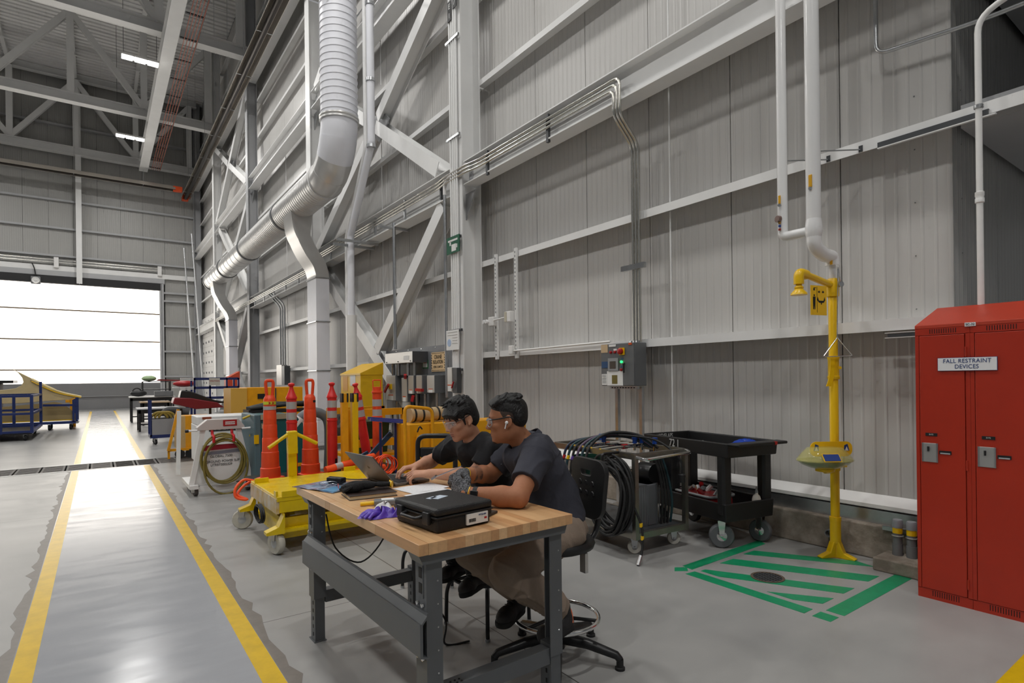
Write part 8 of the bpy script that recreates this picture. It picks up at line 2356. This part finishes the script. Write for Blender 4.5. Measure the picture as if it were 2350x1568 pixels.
F.cap(B['shR'], V3(*B['shR']) * 0.25 + V3(*B['elR']) * 0.75, 0.076, 0.072, 0.035, cut=0.95)
F.folds(0.018, (((0.5, 0.7, 0.5), 52), ((-0.7, 0.2, 0.8), 44), ((0.3, -0.8, 0.6), 70)), 8)
F.cap(V3(*B['neck']) + V3(-0.012, 0.0, 0.0), HB(-0.03, 0, -0.05), 0.070, 0.072, 0.008, 'sub')
F.plane((2.06, 2.37, 0.672), (0.15, 0, -1))
M_POLO = mat('charcoal_polo', (52, 53, 63), 0.85, bump=0.4, bscale=18, var=0.06, vscale=10)
part(pb, INVB, 'polo_shirt', F, M_POLO)
# collar as a folded band, placket and buttons
nk = V3(*B['neck']) - V3(1.975, 2.36, 0)
cd = unit((-0.86, 0.46, 0))
cs = V3(cd[1], -cd[0], 0) * -1
def collar(u, v):
    a = 0.42 + u * (2 * PI - 0.84)
    rr = 0.070 + 0.022 * v + 0.012 * v * max(0, math.cos(a))
    z = 0.052 - 0.040 * v - (0.040 + 0.02 * v) * math.cos(a)
    return tuple(nk + cd * (rr * math.cos(a) - 0.008) + cs * rr * math.sin(a) + V3(0, 0, z - 0.012))


m = MB(); m.grid(collar, 36, 5, (0, 0, -0.004)); obj('collar', m, M_POLO, pb, 80)
for k in range(2):
    p_ = nk + cd * (0.100 + 0.022 * k) + V3(0, 0, -0.062 - 0.05 * k)
    m = MB(); m.lathe([(0.006, 0), (0.005, 0.003)], 10, tuple(p_), tuple(cd)); obj('button', m, M_BLACK, pb, 40)
# trousers, belt-less, cargo pocket
trousers(pb, INVB, (1.99, 2.26, 0.69), (2.02, 2.47, 0.69), (1.625, 2.215, 0.575), (1.64, 2.55, 0.59), (1.875, 2.125, 0.355), (1.83, 2.43, 0.365), (2.03, 2.365, 0.685), mat('khaki_cloth', (134, 118, 104), 0.85, bump=0.6, bscale=22, var=0.07, vscale=9), h=0.0055, amp=0.026, seed=7, r=(0.114, 0.084, 0.070, 0.062))
boot(pb, INVB, (1.885, 2.12, 0.345), (1.925, 2.095, 0.275), (1.745, 2.10, 0.235))
boot(pb, INVB, (1.83, 2.43, 0.345), (1.87, 2.45, 0.265), (1.67, 2.36, 0.245))
# gloves
M_GLV = mat('grey_marl_knit', (132, 133, 137), 0.9, col2=(52, 52, 56), vscale=150, lo=0.42, hi=0.56, bump=0.8, bscale=420)
for nm, W, f, n, th, cu in (('left', B['wrL'], (-0.12, 0.86, 0.42), (-0.85, -0.20, 0.40), 1, (0.55, 0.7, 0.5)), ('right', B['wrR'], (-0.84, -0.50, 0.10), (-0.20, 0.15, 0.95), -1, (0.75, 0.9, 0.6))):
    W = V3(*W)
    F = Field(W - 0.21, W + 0.21, 0.0026)
    hand(F, W, f, n, th, cu, grow=0.0022)
    el = V3(*B['elL' if nm == 'left' else 'elR'])
    F.cap(W + unit(f) * 0.015, W + unit(el - W) * 0.022, 0.031, 0.0345, 0.012, cut=1.0)
    g = part(pb, INVB, 'glove', F, M_GLV, 'grey marl knit work glove')
    c = W + unit(el - W) * 0.030
    d = unit(el - W)
    m = MB(INVB); m.tube([tuple(c - d * 0.009), tuple(c - d * 0.005)], 0.0362, 20); obj('yellow_cuff', m, M_YELS, g, 60)
W = V3(*B['wrL'])
d = unit(V3(*B['elL']) - W)
wt = thing('wrist_watch', 'black smart watch on the left wrist of the man in the polo', 'watch', tuple(W + d * 0.052))
m = MB(); m.tube([tuple(-d * 0.011), tuple(d * 0.011)], 0.0375, 24); obj('strap', m, M_BLACKR, wt, 60)
wn = unit(V3(-0.85, -0.45, 0.25) - d * np.dot(V3(-0.85, -0.45, 0.25), d))
WF = Frame((0, 0, 0), wn, d)
m = MB(WF.M()); m.box((0.033, -0.016, -0.019), (0.046, 0.016, 0.019)); obj('watch_case', m, M_BLACKM, wt, bevel=0.005)
m = MB(WF.M()); m.box((0.0462, -0.0125, -0.0155), (0.0468, 0.0125, 0.0155)); obj('watch_face', m, mat('watch_glass', (8, 8, 9), 0.08), wt)
gb = thing('eyeglasses', 'black framed glasses worn by the man in the polo', 'glasses', tuple(HB.o))
glasses(gb, Frame((0, 0, 0), HB.x, HB.z), mat('patterned_frame', (150, 160, 172), 0.25), M_LENS, 0.0032, wrap=False)
eb = thing('earbud', 'white wireless earbud in the left ear of the man in the polo', 'earbud', tuple(HB(0.0, 0.086, -0.006)))
EF = Frame((0, 0, 0), HB.x, HB.z)
m = MB(EF.M()); m.ell((0, 0, 0), (0.009, 0.008, 0.009), 14, 10); obj('bud', m, M_PVC, eb, 80)
m = MB(EF.M()); m.tube([(0.003, 0.003, -0.004), (0.012, 0.004, -0.030)], 0.0033, 8); obj('stem', m, M_PVC, eb, 80)
# little metal part held between the gloves
hp = thing('steel_gauge', 'small steel gauge held between the grey gloves', 'gauge', (1.515, 2.575, 1.02))
m = MB(); m.bar((-0.055, 0.075, -0.035), (0.045, -0.045, 0.030), 0.018, 0.006); obj('beam', m, M_CHROME, hp, bevel=0.001)
m = MB(); m.bar((-0.062, 0.082, -0.042), (-0.046, 0.065, -0.026), 0.026, 0.012); obj('jaw', m, M_GALV, hp)
# tattoo sleeve on the right forearm
F = Field(V3(*B['elR']) - 0.14, V3(*B['elR']) + 0.2, 0.004)
e, w = V3(*B['elR']), V3(*B['wrR'])
F.cap(e + (w - e) * 0.05, e + (w - e) * 0.30, 0.0472, 0.0485, 0.01, cut=1.0)
F.cap(e + (w - e) * 0.30, e + (w - e) * 0.72, 0.0485, 0.0412, 0.01, cut=1.0)
part(pb, INVB, 'tattoo', F, mat('tattoo_ink', (150, 104, 80), 0.5, col2=(72, 62, 60), vscale=26, lo=0.45, hi=0.58), 'dark tattoo on the forearm')

# the nearer man and what he wears sit a touch closer to the bench
SHIFT_B = Vector((-0.040, 0.030, 0.0))
for o_ in (pb, wt, gb, eb, hp):
    o_.location += SHIFT_B
